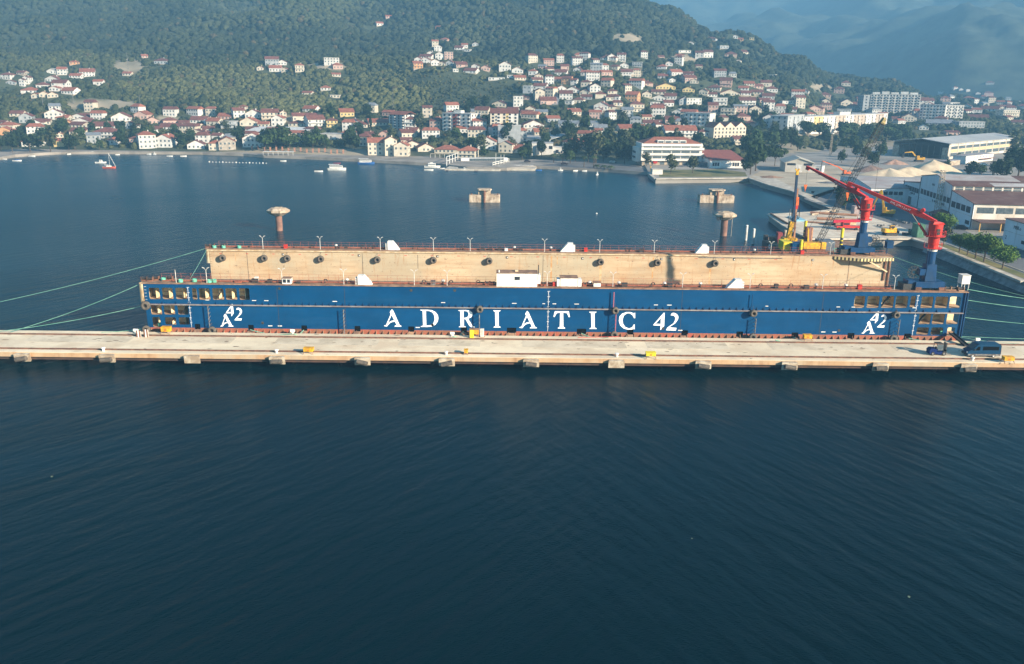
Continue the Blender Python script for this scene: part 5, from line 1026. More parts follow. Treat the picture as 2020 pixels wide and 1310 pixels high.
H.fwin(a2+1.2, 1.0, 2.6, 1.1); H.fwin(L_-5.2, 1.1, 3.4, 1.3); H.fwin(a2-4.6, 0.0, 3.4, 2.8, steel, name='door'); H.fwin(7, 0, 4, 3.2, steel, name='door')
for a_, s_ in ((9.0, 'ci BKB . BB'), (33.5, 'SB . BBB BE'), (a2-9, '. BBB BE')):
    text_mesh(s_, 1.15, 'wall_lettering', dark, H.t, H.P(a_, -0.06, 4.4), rz=math.atan2(H.u.y, H.u.x), ex=0.02)
text_mesh('GRAD', 1.1, 'faded_lettering', steel, H.t, H.P(31, -0.06, 10.3), rz=math.atan2(H.u.y, H.u.x), ex=0.02)
def hs(a, b, w_, z, h, m_=glass, n_='window', al=L_):   # on the south side
    return H.box(al, al+0.06, b, b+w_, z, z+h).build(n_, m_, H.t)
for k in range(14): hs(0, 1.2+k*6.2, 5.4, 5.4, 2.0, dglass)
for k in range(26):
    for r_ in (0, 1): hs(0, 1.0+k*3.3, 2.6, 10.75+r_*0.75, 0.6, dglass, 'clerestory_window', a2+0.15)
H.part('canopy_wall', white, L_+0.07, L_+6, 14, 60, 0, 3.1); H.part('canopy_roof', brownroof, L_+0.07, L_+6.5, -0.1, 60, 3.1, 3.4)
for b_ in (0.3, 7): H.part('canopy_post', mat('ochre', (0.6, 0.35, 0.1)), L_+5.7, L_+6, b_, b_+0.3, 0, 3.1)
# low long hall behind
q0 = on(1655, 374, LZ); q1 = on(1715, 400, LZ)
B = Bld('storage_hall', 'long low hall with faded grey sheet roof behind the red booms', 'warehouse', V2(q0), V2(q1), LZ)
B.gwall(0, B.L, 0, 110, 6.2, 8.0, 'v', clad); B.gable(0, B.L, 0, 110, 6.2, 8.0, 'v', 0.5, m=greyroof)
B.box(B.L, B.L+0.05, 1, 13, 0.6, 5.2).build('white_front_panel', white, B.t)
for k in range(6): B.box(B.L+0.06, B.L+0.11, 1.2+k*2.0, 2.8+k*2.0, 3.4, 4.8).build('window', glass, B.t)
# the right-edge building
q0 = on(1976, 479, LZ); q1 = (q0.x-0.6, q0.y-30)
B = Bld('workshop', 'grey-white workshop cut by the right edge with black wall writing', 'workshop', V2(q0), q1, LZ)
B.part('wall', clad, 0, 30, 0, 40, 0, 7.6); B.part('roof', brownroof, -0.3, 30.3, -0.3, 40.3, 7.6, 7.8); B.part('wall_ledge', pale, 0.1, 29.9, -0.08, -0.01, 4.0, 4.12)
for a_ in (11.5, 16): B.fwin(a_, 3.6+1.0, 3.6, 1.7)
B.fwin(10.2, 1.6, 3.4, 1.0); B.fwin(17, 1.6, 3.4, 1.0)
text_mesh('MBR.o', 1.5, 'wall_lettering', dark, B.t, B.P(5, -0.06, 5.3), rz=math.atan2(B.u.y, B.u.x), ex=0.02); text_mesh('2', 1.6, 'wall_lettering', steel, B.t, B.P(1.4, -0.06, 1.6), rz=math.atan2(B.u.y, B.u.x), ex=0.02)
# open-ended far hall
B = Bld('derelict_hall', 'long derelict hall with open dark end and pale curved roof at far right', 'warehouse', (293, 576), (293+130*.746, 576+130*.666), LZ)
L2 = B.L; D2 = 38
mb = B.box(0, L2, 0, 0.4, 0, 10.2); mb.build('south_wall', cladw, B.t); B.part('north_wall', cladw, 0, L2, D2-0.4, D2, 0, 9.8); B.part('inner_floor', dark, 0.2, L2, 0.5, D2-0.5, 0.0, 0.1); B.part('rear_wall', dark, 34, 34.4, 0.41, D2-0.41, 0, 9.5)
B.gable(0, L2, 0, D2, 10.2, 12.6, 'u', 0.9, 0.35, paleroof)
B.part('roof_patch', brownroof, 78, 100, 2, 12, 12.05, 12.12) if False else None
for b_ in (0.1, D2-4.2): B.part('broken_pier', stonec, -0.6, 1.6, b_, b_+4.0, 0, 7.6)
for k in range(7): B.part('inner_column', steel, 0.4, 0.8, 5.5+k*4.2, 5.8+k*4.2, 0, 9.6)
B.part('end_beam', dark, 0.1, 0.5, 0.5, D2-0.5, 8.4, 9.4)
for z_, h_ in ((6.4, 1.9), (1.6, 2.4)):
    for k in range(10): B.fwin(3+k*12.6, z_, 11.0, h_, dglass)
for k in range(10): B.part('wall_rib', cladw, 1.9+k*12.6, 2.6+k*12.6, -0.25, -0.01, 0, 10)
B.part('ochre_band', mat('pale_ochre_band', (0.6, 0.48, 0.28)), 3, L2-2, -0.05, -0.003, 4.3, 6.2)
# white annex and its small neighbour
q0 = on(1903.5, 323, LZ); q1 = on(1958, 316.5, LZ)
B = Bld('annex', 'small white two-storey annex in front of the derelict hall', 'building', V2(q0), V2(q1), LZ)
B.part('wall', white, 0, B.L, 0, 8, 0, 4.6); B.part('roof', greyroof, -0.3, B.L+0.3, -0.3, 8.3, 4.6, 4.85); B.part('porch_roof', droof, B.L*0.45, B.L*0.95, -2.4, -0.06, 1.9, 2.1)
for k in range(6): B.fwin(B.L*(0.28+0.115*k), 2.7, 0.8, 1.2)
q0 = on(1866, 328, LZ); q1 = on(1893, 325, LZ); B = Bld('shed', 'small beige shed between the derelict hall and the white annex', 'shed', V2(q0), V2(q1), LZ); B.part('wall', stonec, 0, B.L, 0, 5, 0, 2.8); B.part('roof', greyroof, -0.2, B.L+0.2, -0.2, 5.2, 2.8, 3.0)
# beige hall near the quay
q0 = on(1548, 339, LZ); q1 = on(1603, 340.5, LZ)
B = Bld('boat_shed', 'beige gabled hall with low sheet roof by the dirt yard', 'shed', V2(q0), V2(q1), LZ)
bg_ = mat('beige_wall', (0.48, 0.45, 0.40), (0.38, 0.35, 0.3), 0.2); B.gwall(0, B.L, 0, 22, 5.2, 7.6, 'v', bg_); B.gable(0, B.L, 0, 22, 5.2, 7.6, 'v', 0.8, 0.2, mat('beige_sheet_roof', (0.50, 0.46, 0.38), (0.4, 0.36, 0.3), 0.1, stretch=(1, 4, 1)))
B.fwin(0.9, 3.7, 4.6, 1.2); B.fwin(B.L-5.2, 3.7, 4.6, 1.2); B.fwin(B.L*0.38, 0, 3.6, 4.2, pale, name='door')
q0 = on(1603.5, 340, LZ); q1 = on(1621, 341, LZ); B = Bld('annex', 'small white annex beside the beige gabled hall', 'building', V2(q0), V2(q1), LZ); B.part('wall', white, 0, B.L, 0, 7, 0, 3.4); B.part('roof', pale, -0.1, B.L+0.1, -0.1, 7.1, 3.4, 3.6); B.fwin(1.5, 1.3, 1.6, 1.1)
# red-roofed white hall
q0 = on(1400, 333, 2.0); q1 = on(1467, 333.5, 2.0)
B = Bld('sports_hall', 'white hall with broad plain red roof beside the office block', 'hall', V2(q0), V2(q1), 2.0)
B.gwall(0, B.L, 0, 30, 4.8, 7.4, 'u', white) if False else B.part('wall', white, 0, B.L, 0, 30, 0, 5.0)
mb = MB(); mb.add([B.P(-0.6, -0.6, 4.95), B.P(B.L+0.6, -0.6, 4.95), B.P(B.L+0.2, 30, 8.6), B.P(0.2, 30, 8.6), B.P(-0.6, -0.6, 5.15), B.P(B.L+0.6, -0.6, 5.15), B.P(B.L+0.2, 30, 8.8), B.P(0.2, 30, 8.8)], [(0,3,2,1),(4,5,6,7),(0,1,5,4),(1,2,6,5),(2,3,7,6),(3,0,4,7)]); mb.build('roof', mat('plain_red_roof', (0.30, 0.09, 0.065), (0.24, 0.075, 0.055), 0.4), B.t)
B.part('rear_wall', white, 0.3, B.L-0.3, 29.4, 29.8, 5.0, 8.5)
for k in range(3): B.fwin(1.5+k*1.4, 1.6, 1.1, 2.0); B.fwin(B.L*0.66+k*1.4, 1.6, 1.1, 2.0)
B.part('lean_to', dglass, -4, -0.1, 6, 24, 0, 3.2)
# office block
q0 = on(1264, 327, 2.0); q1 = on(1383, 327.5, 2.0)
B = Bld('office_block', 'white four-storey office block with window bands and orange-red tiled roof on the quay', 'office block', V2(q0), V2(q1), 2.0)
wl = mat('office_white', (0.74, 0.70, 0.64), (0.66, 0.61, 0.54), 0.2); B.part('ground_floor', stonec, 0.8, B.L-1.2, 0.8, 16, 0, 3.0); B.part('wall', wl, 0, B.L, 0, 17, 3.0, 13.2); B.part('parapet', wl, -0.2, B.L+0.2, -0.8, 17.2, 11.6, 12.2)
for z_ in (3.0, 6.2, 9.4): B.part('balcony_band', wl, -0.3, B.L+0.9, -1.1, -0.01, z_, z_+1.35)
for z_ in (4.4, 7.6, 10.8):
    for k in range(6): B.fwin(1.2+k*(B.L-2.4)/6, z_, (B.L-2.4)/6-0.5, 1.25, dglass, b=-0.0, d=0.12)
B.part('side_wing', wl, -2.6, -0.01, 3, 14, 2.2, 10.6)
for z_ in (4.0, 7.0): B.box(-2.66, -2.6, 4, 13, z_, z_+1.3).build('window', dglass, B.t)
B.hip(2, B.L-2, 1, 16.5, 13.2, 16.6, 1.2, rroof)
for k in range(4):
    a_ = 9.5+k*(B.L-19)/4; B.box(a_, a_+(B.L-19)/4-0.5, 0.2, 4, 13.2, 15.0).build('dormer', wl, B.t); B.fwin(a_+0.4, 13.5, (B.L-19)/4-1.3, 1.1, dglass, b=0.2)
for k in range(7): B.fwin(2.5+k*4.6, 0.6, 2.8, 1.7, dglass, b=0.8)
# signs and small things by the office
q = on(1292, 327, 2.0); t = thing('round_sign', 'round red tank end on a post in front of the office block', 'sign', q)
mb = MB(); mb.tube((q.x, q.y-0.6, 4.6), (q.x, q.y+1.4, 4.6), 1.35, n=20); mb.build('disc', red, t); mb = MB(); mb.box(q.x-1.4, q.x+1.4, q.y-0.3, q.y+1.2, 2.0, 3.3); mb.build('base', stonec, t)
q = on(1288, 345, LZ); t = thing('slipway_wall', 'low pale concrete blockhouse at the quay corner before the office block', 'blockhouse', (q.x+3, q.y+5, LZ)); mb = MB(); mb.box(q.x, q.x+5.5, q.y+2, q.y+9, LZ, LZ+2.6); mb.build('wall', cladw, t); mb = MB(); mb.box(q.x-0.15, q.x+5.65, q.y+1.85, q.y+9.15, LZ+2.6, LZ+2.8); mb.build('coping', edge, t)
q = on(1283, 338, LZ); t = thing('yellow_post', 'yellow post at the quay corner before the office block', 'post', q); mb = MB(); mb.tube(q, q+Vector((0, 0, 2.6)), 0.25, n=8); mb.build('shaft', yellow, t); mb = MB(); mb.tube(q+Vector((0, 0, 2.6)), q+Vector((0, 0, 2.8)), 0.35, n=8); mb.build('cap', yellow, t)
# heaps
sand = mat('crushed_stone', (0.62, 0.50, 0.34), (0.50, 0.39, 0.27), 0.25, 0.95, detail=9)
def heap(px, py, rx, ry, h, label, m_=sand, seed=1, cat='heap', name='gravel_heap'):
    q = on(px, py, LZ); rn = random.Random(seed); vs = []; fs = []; N = 26; Kk = 9
    for i in range(Kk+1):
        t_ = i/Kk
        for j in range(N):
            an = 6.283*j/N; rr = t_*(1+0.18*math.sin(3*an+seed)+0.1*math.sin(7*an)); z = h*max(0, (1-t_))**0.9*(1+0.15*noise.noise(Vector((rr*math.cos(an)*3+seed, rr*math.sin(an)*3, 0))))
            vs.append((q.x+rx*rr*math.cos(an), q.y+ry*rr*math.sin(an), LZ-0.1+z))
    for i in range(Kk):
        for j in range(N): fs.append((i*N+j, (i+1)*N+j, (i+1)*N+(j+1) % N, i*N+(j+1) % N))
    o_ = MB().add(vs, fs).build(name, m_, smooth=True); tag(o_, label, cat, 'heaps in the shipyard'); return o_
heap(1838, 341, 17, 12, 7.5, 'tallest conical heap of pale crushed stone at the right end of the row', seed=2)
heap(1790, 344, 17, 9, 4.2, 'middle heap of pale crushed stone', seed=3); heap(1752, 346, 14, 9, 4.0, 'left heap of pale crushed stone by the brush', seed=5); heap(1878, 346, 13, 8, 2.2, 'low spread heap of pale crushed stone, rightmost', seed=6)
heap(1765, 324, 8, 5, 3.2, 'reddish rubble heap by the derelict hall', mat('red_rubble', (0.42, 0.26, 0.19), (0.3, 0.18, 0.13), 0.5), 4); heap(1716, 338, 11, 7, 3.6, 'dull reddish brush heap behind the low hall', mat('dry_brush', (0.25, 0.16, 0.13), (0.14, 0.1, 0.08), 0.8, bump=0.8), 8)
heap(1773, 345, 4, 3, 1.8, 'small dark red heap in front of the crushed stone', railred, 9); heap(1610, 357, 9, 3.5, 0.9, 'flat earth heap in the dirt yard', dust, 12); heap(1632, 361, 6, 2.5, 0.9, 'grey scrap heap in the dirt yard', steel, 13); heap(1520, 350, 7, 4, 1.1, 'brown earth heap near the quay bend', deckrust, 14)
# lattice tower
def lattice(p0, p1, w0, w1, n_, r, m_, label, name, cat, par=None):
    p0 = Vector(p0); p1 = Vector(p1); d = (p1-p0).normalized(); u = d.cross(Vector((0, 1, 0.01))).normalized(); v = d.cross(u)
    def c_(i, k): f = i/n_; w_ = w0+(w1-w0)*f; sx, sy = ((-1,-1),(1,-1),(1,1),(-1,1))[k]; return p0.lerp(p1, f)+u*sx*w_/2+v*sy*w_/2
    mb = MB()
    for k in range(4):
        mb.tube(c_(0, k), c_(n_, k), r, n=5)
        for i in range(n_): mb.tube(c_(i, k), c_(i+1, (k+1) % 4), r*0.6, n=4); mb.tube(c_(i+1, k), c_(i+1, (k+1) % 4), r*0.6, n=4)
    o_ = mb.build(name, m_, par)
    if label: tag(o_, label, cat)
    return o_
q = on(1847, 428, LZ); t = thing('lattice_tower', 'thin rusty lattice tower in front of the large grey-white hall', 'tower', q); lattice(q, q+Vector((0, 0, 17)), 1.7, 1.2, 14, 0.09, stonec, None, 'mast', None, t)
mb = MB(); mb.box(q.x-0.9, q.x+0.9, q.y-0.9, q.y+0.9, LZ+17, LZ+17.15); mb.build('top_platform', stonec, t)
for px, py, h_, l in ((1637, 300, 15, 'floodlight mast with round head left of the lattice crane'), (1675, 262, 15, 'rusty mast in front of the long yellow and white block')):
    q = on(px, py+8, LZ); t = thing('floodlight_mast', l, 'mast', q); lattice(q, q+Vector((0, 0, h_)), 1.2, 0.9, 10, 0.07, stonec, None, 'mast', None, t); mb = MB(); mb.tube(q+Vector((0, 0, h_)), q+Vector((0, 0, h_+0.8)), 1.2, n=12); mb.build('lamp_head', pale, t)
q = on(1855, 432.5, LZ); t = thing('kiosk', 'dark open kiosk with pointed roof before the large hall', 'kiosk', q)
mb = MB(); mb.add([(q.x-3.6, q.y-3, LZ+2.2), (q.x+3.6, q.y-3, LZ+2.2), (q.x+3.6, q.y+3, LZ+2.2), (q.x-3.6, q.y+3, LZ+2.2), (q.x, q.y, LZ+3.8), (q.x-3.6, q.y-3, LZ+2.05), (q.x+3.6, q.y-3, LZ+2.05), (q.x+3.6, q.y+3, LZ+2.05), (q.x-3.6, q.y+3, LZ+2.05)], [(0, 1, 4), (1, 2, 4), (2, 3, 4), (3, 0, 4), (8, 7, 6, 5), (0, 5, 6, 1), (1, 6, 7, 2), (2, 7, 8, 3), (3, 8, 5, 0)]); mb.build('roof', droof, t)
for sx in (-3, 3):
    for sy in (-2.5, 2.5): mb = MB(); mb.tube((q.x+sx, q.y+sy, LZ), (q.x+sx, q.y+sy, LZ+2.1), 0.12, n=6); mb.build('post', dark, t)
mb = MB(); mb.box(q.x-2.4, q.x+2.4, q.y-2, q.y+2, LZ, LZ+1.9); mb.build('booth', mat('dark_booth', (0.08, 0.06, 0.055)), t)
# concrete fence far right
B = Bld('yard_wall', 'long pale concrete fence wall behind the derelict hall', 'wall', V2(on(1780, 270, LZ+1)), V2(on(2060, 258, LZ+1)), LZ)
B.part('wall', stonec, 0, B.L, 0, 0.3, -1, 3.2); B.part('coping', edge, 0, B.L, -0.1, 0.4, 3.2, 3.4)

# ------------------------------------------------------------------ machines
def excavator(px, py, z, rz, label, c_=yellow, boom=((1.0, 0, 1.8), (4.2, 0, 5.0), (7.0, 0, 3.2), (7.4, 0, 0.8)), grp='excavators in the shipyard', s_=1.0):
    q = on(px, py, z); t = thing('excavator', label, 'excavator', (0, 0, 0), grp)
    for sy in (-1.1, 1.1):
        mb = MB(); mb.plate([(-1.9, 0.2), (-1.6, 0), (1.6, 0), (1.9, 0.2), (1.9, 0.6), (1.6, 0.85), (-1.6, 0.85), (-1.9, 0.6)], [], lambda u, v, w_: (u, w_, v), sy-0.3, sy+0.3); mb.build('track', dark, t)
    mb = MB(); mb.box(-2.2, 1.4, -1.25, 1.25, 0.95, 1.9); mb.box(-2.4, -1.2, -1.2, 1.2, 1.0, 2.15); mb.build('body', c_, t, bevel=0.08)
    mb = MB(); mb.box(0.2, 1.5, 0.3, 1.25, 1.9, 2.9); cb = mb.build('cab', c_, t, bevel=0.05); mb = MB(); mb.box(1.5, 1.53, 0.4, 1.15, 2.0, 2.8); mb.box(0.3, 1.4, 0.26, 0.29, 2.1, 2.8); mb.build('cab_window', glass, cb)
    b_ = [Vector(p) for p in boom]
    mb = MB(); mb.bar(b_[0], b_[1], 0.45, 0.6, 0.4, 0.55); mb.build('boom', c_, t); mb = MB(); mb.bar(b_[1], b_[2], 0.4, 0.5, 0.35, 0.35); mb.build('stick', c_, t)
    mb = MB(); mb.tube(b_[0]+Vector((0.5, 0, -0.3)), b_[0].lerp(b_[1], 0.6)+Vector((0, 0, -0.3)), 0.1, n=6); mb.build('hydraulic_ram', steel, t)
    e_ = b_[3]; mb = MB(); mb.bar(b_[2], e_, 0.3, 0.3); mb.plate([(e_.x-0.6, e_.z), (e_.x+0.5, e_.z+0.1), (e_.x+0.4, e_.z-0.7), (e_.x-0.4, e_.z-0.6)], [], lambda u, v, w_: (u, w_, v), -0.5, 0.5); mb.build('bucket', dark, t)
    t.location = q; t.rotation_euler = (0, 0, rz); t.scale = (s_,)*3; return t
excavator(1749, 426, LZ, R(150), 'yellow excavator with arm folded up high behind the jetty', boom=((1, 0, 1.8), (2.6, 0, 8.2), (4.6, 0, 2.4), (4.7, 0, 1.3)), s_=1.15)
excavator(1755, 464, LZ, R(5), 'compact yellow machine parked at the front edge of the jetty', boom=((0.6, 0, 1.5), (1.6, 0, 2.2), (2.2, 0, 1.6), (2.3, 0, 1.2)), s_=1.05)
excavator(1668, 346, LZ, R(180), 'orange long-arm excavator behind the boom of the farther crane', c_=orange, boom=((1, 0, 2.2), (4.5, 0, 4.5), (13.5, 0, 7.6), (14.2, 0, 0.6)), s_=1.0)
excavator(1812, 319, LZ, R(175), 'ochre excavator at the open end of the derelict hall', boom=((1, 0, 1.8), (3.6, 0, 4.6), (7.0, 0, 4.2), (7.6, 0, 2.4)), s_=1.35)
# forklift and van on the pier
def wheel(t, x, y, r, w_=0.24, z0=PZ, rm=pale):
    wh = MB(); wh.torus((x, y, z0+r), r*0.72, r*0.3, (0, 1, 0), n=18, k=8, sq=w_/2/(r*0.3)); wo_ = wh.build('wheel', black, t, smooth=True); mb = MB(); mb.tube((x, y-w_*0.42, z0+r), (x, y+w_*0.42, z0+r), r*0.5, n=12); mb.build('rim', rm if rm is not pale else steel, wo_)
q = on(1852.5, 702, PZ); t = thing('forklift', 'dark blue forklift with black mast on the pier left of the van', 'forklift', q); x, y = q.x, q.y
fb = mat('forklift_blue', (0.004, 0.018, 0.11), (0.004, 0.015, 0.08), 2, 0.5, spec=0.15)
mb = MB(); mb.plate([(x-1.75, PZ+0.35), (x+0.75, PZ+0.3), (x+0.75, PZ+0.75), (x-0.35, PZ+0.8), (x-0.4, PZ+1.25), (x-1.5, PZ+1.3), (x-1.8, PZ+1.0)], [], fnY, y+0.05, y+1.25); mb.build('body', fb, t, bevel=0.06)
mb = MB()
for xx, xt in ((x-0.65, x-0.55), (x+0.75, x+0.35)):
    for yy in (y+0.12, y+1.18): mb.tube((xx, yy, PZ+0.8), (xt, yy, PZ+2.2), 0.05, n=6)
mb.box(x-0.7, x+0.5, y+0.05, y+1.25, PZ+2.2, PZ+2.28); mb.build('cab_frame', dark, t)
mb = MB(); mb.box(x-0.45, x+0.1, y+0.4, y+0.9, PZ+0.8, PZ+1.0); mb.box(x-0.5, x-0.4, y+0.4, y+0.9, PZ+1.0, PZ+1.5); mb.build('seat', black, t)
mb = MB(); mb.box(x-0.5, x+0.55, y+0.06, y+0.08, PZ+1.0, PZ+2.1); mb.build('cab_window', dglass, t)
mb = MB()
for yy in (y+0.25, y+0.6, y+0.95): mb.box(x+1.05, x+1.25, yy-0.1, yy+0.12, PZ+0.15, PZ+2.35)
mb.box(x+1.05, x+1.3, y+0.15, y+1.1, PZ+0.5, PZ+1.1); mb.build('mast', dark, t)
for yy in (y+0.3, y+0.9): mb = MB(); mb.box(x+1.3, x+2.5, yy, yy+0.12, PZ+0.06, PZ+0.12); mb.build('fork', steel, t)
for xx in (x-1.15, x+0.85):
    for yy in (y+0.12, y+1.18): wheel(t, xx, yy, 0.36 if xx < x else 0.42, 0.26)
q = on(1940, 705.5, PZ); t = thing('van', 'dark blue panel van with tinted side windows parked on the right of the pier', 'van', q); x, y = q.x, q.y
vglass = mat('tinted_glass', (0.003, 0.003, 0.004), (0.002, 0.002, 0.003), 1, 0.5, spec=0.05)
vb = mat('van_blue', (0.006, 0.042, 0.095), (0.005, 0.036, 0.08), 1, 0.45, spec=0.12); WV = 1.95
prof = [(-2.95, 0.35), (2.9, 0.35), (2.95, 0.9), (2.88, 2.15), (2.7, 2.45), (-0.9, 2.5), (-1.3, 2.4), (-2.15, 1.45), (-2.8, 1.15), (-2.98, 0.75)]
mb = MB(); mb.plate([(x+a, PZ+b_) for a, b_ in prof], [], fnY, y, y+WV); body = mb.build('body', vb, t, bevel=0.1)
mb = MB(); mb.add([(x-1.38, y+0.14, PZ+2.34), (x-2.1, y+0.1, PZ+1.5), (x-2.1, y+WV-0.1, PZ+1.5), (x-1.38, y+WV-0.14, PZ+2.34), (x-1.34, y+0.14, PZ+2.40), (x-2.15, y+0.1, PZ+1.53), (x-2.15, y+WV-0.1, PZ+1.53), (x-1.34, y+WV-0.14, PZ+2.40)], [(0, 1, 2, 3), (7, 6, 5, 4), (0, 4, 5, 1), (1, 5, 6, 2), (2, 6, 7, 3), (3, 7, 4, 0)]); mb.build('windscreen', dglass, t)
mb = MB(); mb.plate([(x-1.75, PZ+1.35), (x-0.85, PZ+1.35), (x-0.85, PZ+2.02), (x-1.2, PZ+2.02)], [], fnY, y-0.015, y+0.02); mb.build('window', vglass, t)
mb = MB(); mb.box(x-0.35, x+2.5, y-0.015, y+0.02, PZ+1.38, PZ+2.05); mb.build('window', vglass, t)
mb = MB(); mb.box(x-2.85, x+2.9, y-0.03, y-0.001, PZ+0.36, PZ+0.66); mb.build('side_strip', steel, t)
mb = MB(); mb.box(x-3.05, x-2.93, y+0.05, y+WV-0.05, PZ+0.35, PZ+0.7); mb.build('bumper', dark, t)
for yy in (y+0.08, y+WV-0.4): mb = MB(); mb.box(x-2.99, x-2.72, yy, yy+0.32, PZ+0.82, PZ+1.05); mb.build('headlight', white, t)
mb = MB(); mb.box(x+2.88, x+2.97, y+0.0, y+0.12, PZ+0.9, PZ+1.3); mb.build('tail_light', red, t)
mb = MB(); mb.box(x-1.85, x-1.65, y-0.2, y-0.02, PZ+1.35, PZ+1.6); mb.build('wing_mirror', black, t)
for xx in (x-1.95, x+1.75):
    for yy in (y+0.08, y+WV-0.08): wheel(t, xx, yy, 0.38, 0.26, rm=white)
# cars
def car(px, py, z, rz, label, c_, grp='cars parked along the shore'):
    q = on(px, py, z); t = thing('parked_car', label, 'car', (0, 0, 0), grp)
    pr_ = [(-2.1, 0.3), (2.1, 0.3), (2.1, 0.85), (1.2, 0.95), (0.6, 1.42), (-1.1, 1.42), (-1.75, 0.95), (-2.1, 0.85)]
    mb = MB(); mb.plate(pr_, [], lambda u, v, w_: (u, w_, v), -0.85, 0.85); mb.build('body', c_, t, bevel=0.06)
    mb = MB(); mb.plate([(-1.5, 0.97), (0.98, 0.97), (0.55, 1.34), (-1.05, 1.34)], [], lambda u, v, w_: (u, w_, v), -0.87, 0.87); mb.build('side_window', glass, t)
    for xx in (-1.3, 1.3):
        for yy in (-0.75, 0.75): mb = MB(); mb.tube((xx, yy-0.12, 0.32), (xx, yy+0.12, 0.32), 0.32, n=12); mb.build('wheel', black, t)
    t.location = q; t.rotation_euler = (0, 0, rz); return t
car(1896, 452.5, LZ, R(-35), 'dark car with red tail lights parked before the large hall', mat('car_dark', (0.03, 0.02, 0.025), None, 1, 0.3))
car(1656, 382, LZ, R(-15), 'light grey-blue car parked on the quay before the low hall', mat('car_grey', (0.3, 0.36, 0.38), None, 1, 0.3))
car(1940, 326, LZ, R(0), 'white car in the dirt yard below the white annex', white)
car(1209, 321, 2.0, R(5), 'white car parked left of the office block', white); car(1210-97, 325, 2.0, R(-5), 'dark car on the left part of the car park', mat('car_dark', (0.03,) * 3)); car(1040, 320, 2.0, R(0), 'dark car by the palm trees', mat('car_dark', (0.03,) * 3))
car(755, 306.5, 1.75, R(0), 'silver car before the stone waterfront house', mat('car_silver', (0.4, 0.4, 0.42), None, 1, 0.3)); car(786, 308, 1.75, R(0), 'dark red car before the arched waterfront house', mat('car_dred', (0.25, 0.03, 0.06), None, 1, 0.3)); car(670, 303, 1.75, R(8), 'black car on the beach road below the pines', mat('car_dark', (0.03,) * 3)); car(512, 298.5, 1.75, R(5), 'dark blue car by the left waterfront pillars', mat('car_dblue', (0.03, 0.06, 0.12), None, 1, 0.3))
# person by the excavator
q = on(1720.5, 427, LZ); 
def person(q, label, top, legs, rz=0.0):
    t = thing('person', label, 'person', (0, 0, 0))
    me_ = bpy.data.meshes.new('body'); J = [(0, 0, .95), (0, 0, 1.2), (0, 0, 1.42), (0, 0, 1.5), (0, .02, 1.66), (-.18, 0, 1.4), (-.25, -.02, 1.12), (-.22, -.12, .88), (.18, 0, 1.4), (.25, -.02, 1.12), (.22, -.12, .88), (-.1, 0, .9), (-.11, -.03, .5), (-.12, 0, .06), (-.12, -.14, .04), (.1, 0, .9), (.12, -.1, .5), (.12, .02, .06), (.12, -.12, .04)]
    me_.from_pydata(J, [(0, 1), (1, 2), (2, 3), (3, 4), (2, 5), (5, 6), (6, 7), (2, 8), (8, 9), (9, 10), (0, 11), (11, 12), (12, 13), (13, 14), (0, 15), (15, 16), (16, 17), (17, 18)], [])
    o_ = bpy.data.objects.new('body', me_); C.objects.link(o_); o_.parent = t; sk = o_.modifiers.new('skin', 'SKIN')
    for i, r_ in enumerate([.15, .15, .16, .06, .11, .07, .045, .035, .07, .045, .035, .1, .07, .05, .04, .1, .07, .05, .04]): me_.skin_vertices[0].data[i].radius = (r_, r_)
    me_.skin_vertices[0].data[0].use_root = True; ss = o_.modifiers.new('sub', 'SUBSURF'); ss.levels = 1; ss.render_levels = 1; me_.materials.append(top)
    mb = MB(); mb.blob((0, .03, 1.72), (.1, .11, .09), 1, 8, 5, 0.02); mb.build('hair', black, t); t.location = q; t.rotation_euler = (0, 0, rz); return t
person(q, 'person in dark red clothes standing by the crane platform on the jetty', mat('dark_red_cloth', (0.12, 0.03, 0.035)), None, 0.4)

# ------------------------------------------------------------------ jetty load
def pipe(pa, pb, r, label, m_=None):
    p, q = on(*pa, LZ), on(*pb, LZ); p.z = q.z = LZ+r+0.02; mb = MB(); mb.tube(p, q, r, n=14, cap=False); mb.tube(p, q, r*0.9, n=14, cap=False); o_ = mb.build('steel_pipe', m_ or rustp, smooth=False); tag(o_, label, 'pipe', 'steel pipes on the jetty')
rustp = mat('brown_pipe', (0.40, 0.21, 0.12), (0.27, 0.13, 0.08), 0.8)
pipe((1598, 421.5), (1690, 427), 0.45, 'long brown pipe at the back of the jetty'); pipe((1611, 433.5), (1695, 437), 0.5, 'long brown pipe across the middle of the jetty'); pipe((1590, 439), (1672, 446), 0.3, 'thin brown pipe in front of the middle one'); pipe((1520, 423.5), (1553, 443), 0.35, 'brown pipe along the pointed left edge of the jetty')
pipe((1600, 425), (1650, 416.5), 0.3, 'thin pale pipe at the jetty root', stonec)
def crate(px0, px1, py, h, dpt, m_, label, name='container', cat='container', z=LZ, grp=None):
    a_ = on(px0, py, z); b_ = on(px1, py, z); t = thing(name, label, cat, ((a_.x+b_.x)/2, a_.y, z), grp)
    mb = MB(); mb.box(a_.x, b_.x, a_.y, a_.y+dpt, z+0.05, z+h); mb.build('shell', m_, t, bevel=0.04)
    mb = MB(); n_ = max(2, int((b_.x-a_.x)/0.5))
    for i in range(n_): xx = a_.x+(b_.x-a_.x)*(i+0.5)/n_; mb.box(xx-0.06, xx+0.06, a_.y-0.04, a_.y-0.005, z+0.15, z+h-0.1)
    mb.build('side_ribs', m_, t); mb = MB(); mb.box(a_.x-0.03, b_.x+0.03, a_.y-0.06, a_.y+dpt+0.03, z+h+0.002, z+h+0.06); mb.build('top_frame', m_, t); return t
crate(1666, 1688, 444, 1.7, 2.4, creamp, 'cream container on the jetty left of the farther crane'); crate(1648, 1666, 446, 1.0, 2.2, rustp, 'low brown crate beside the cream container on the jetty')
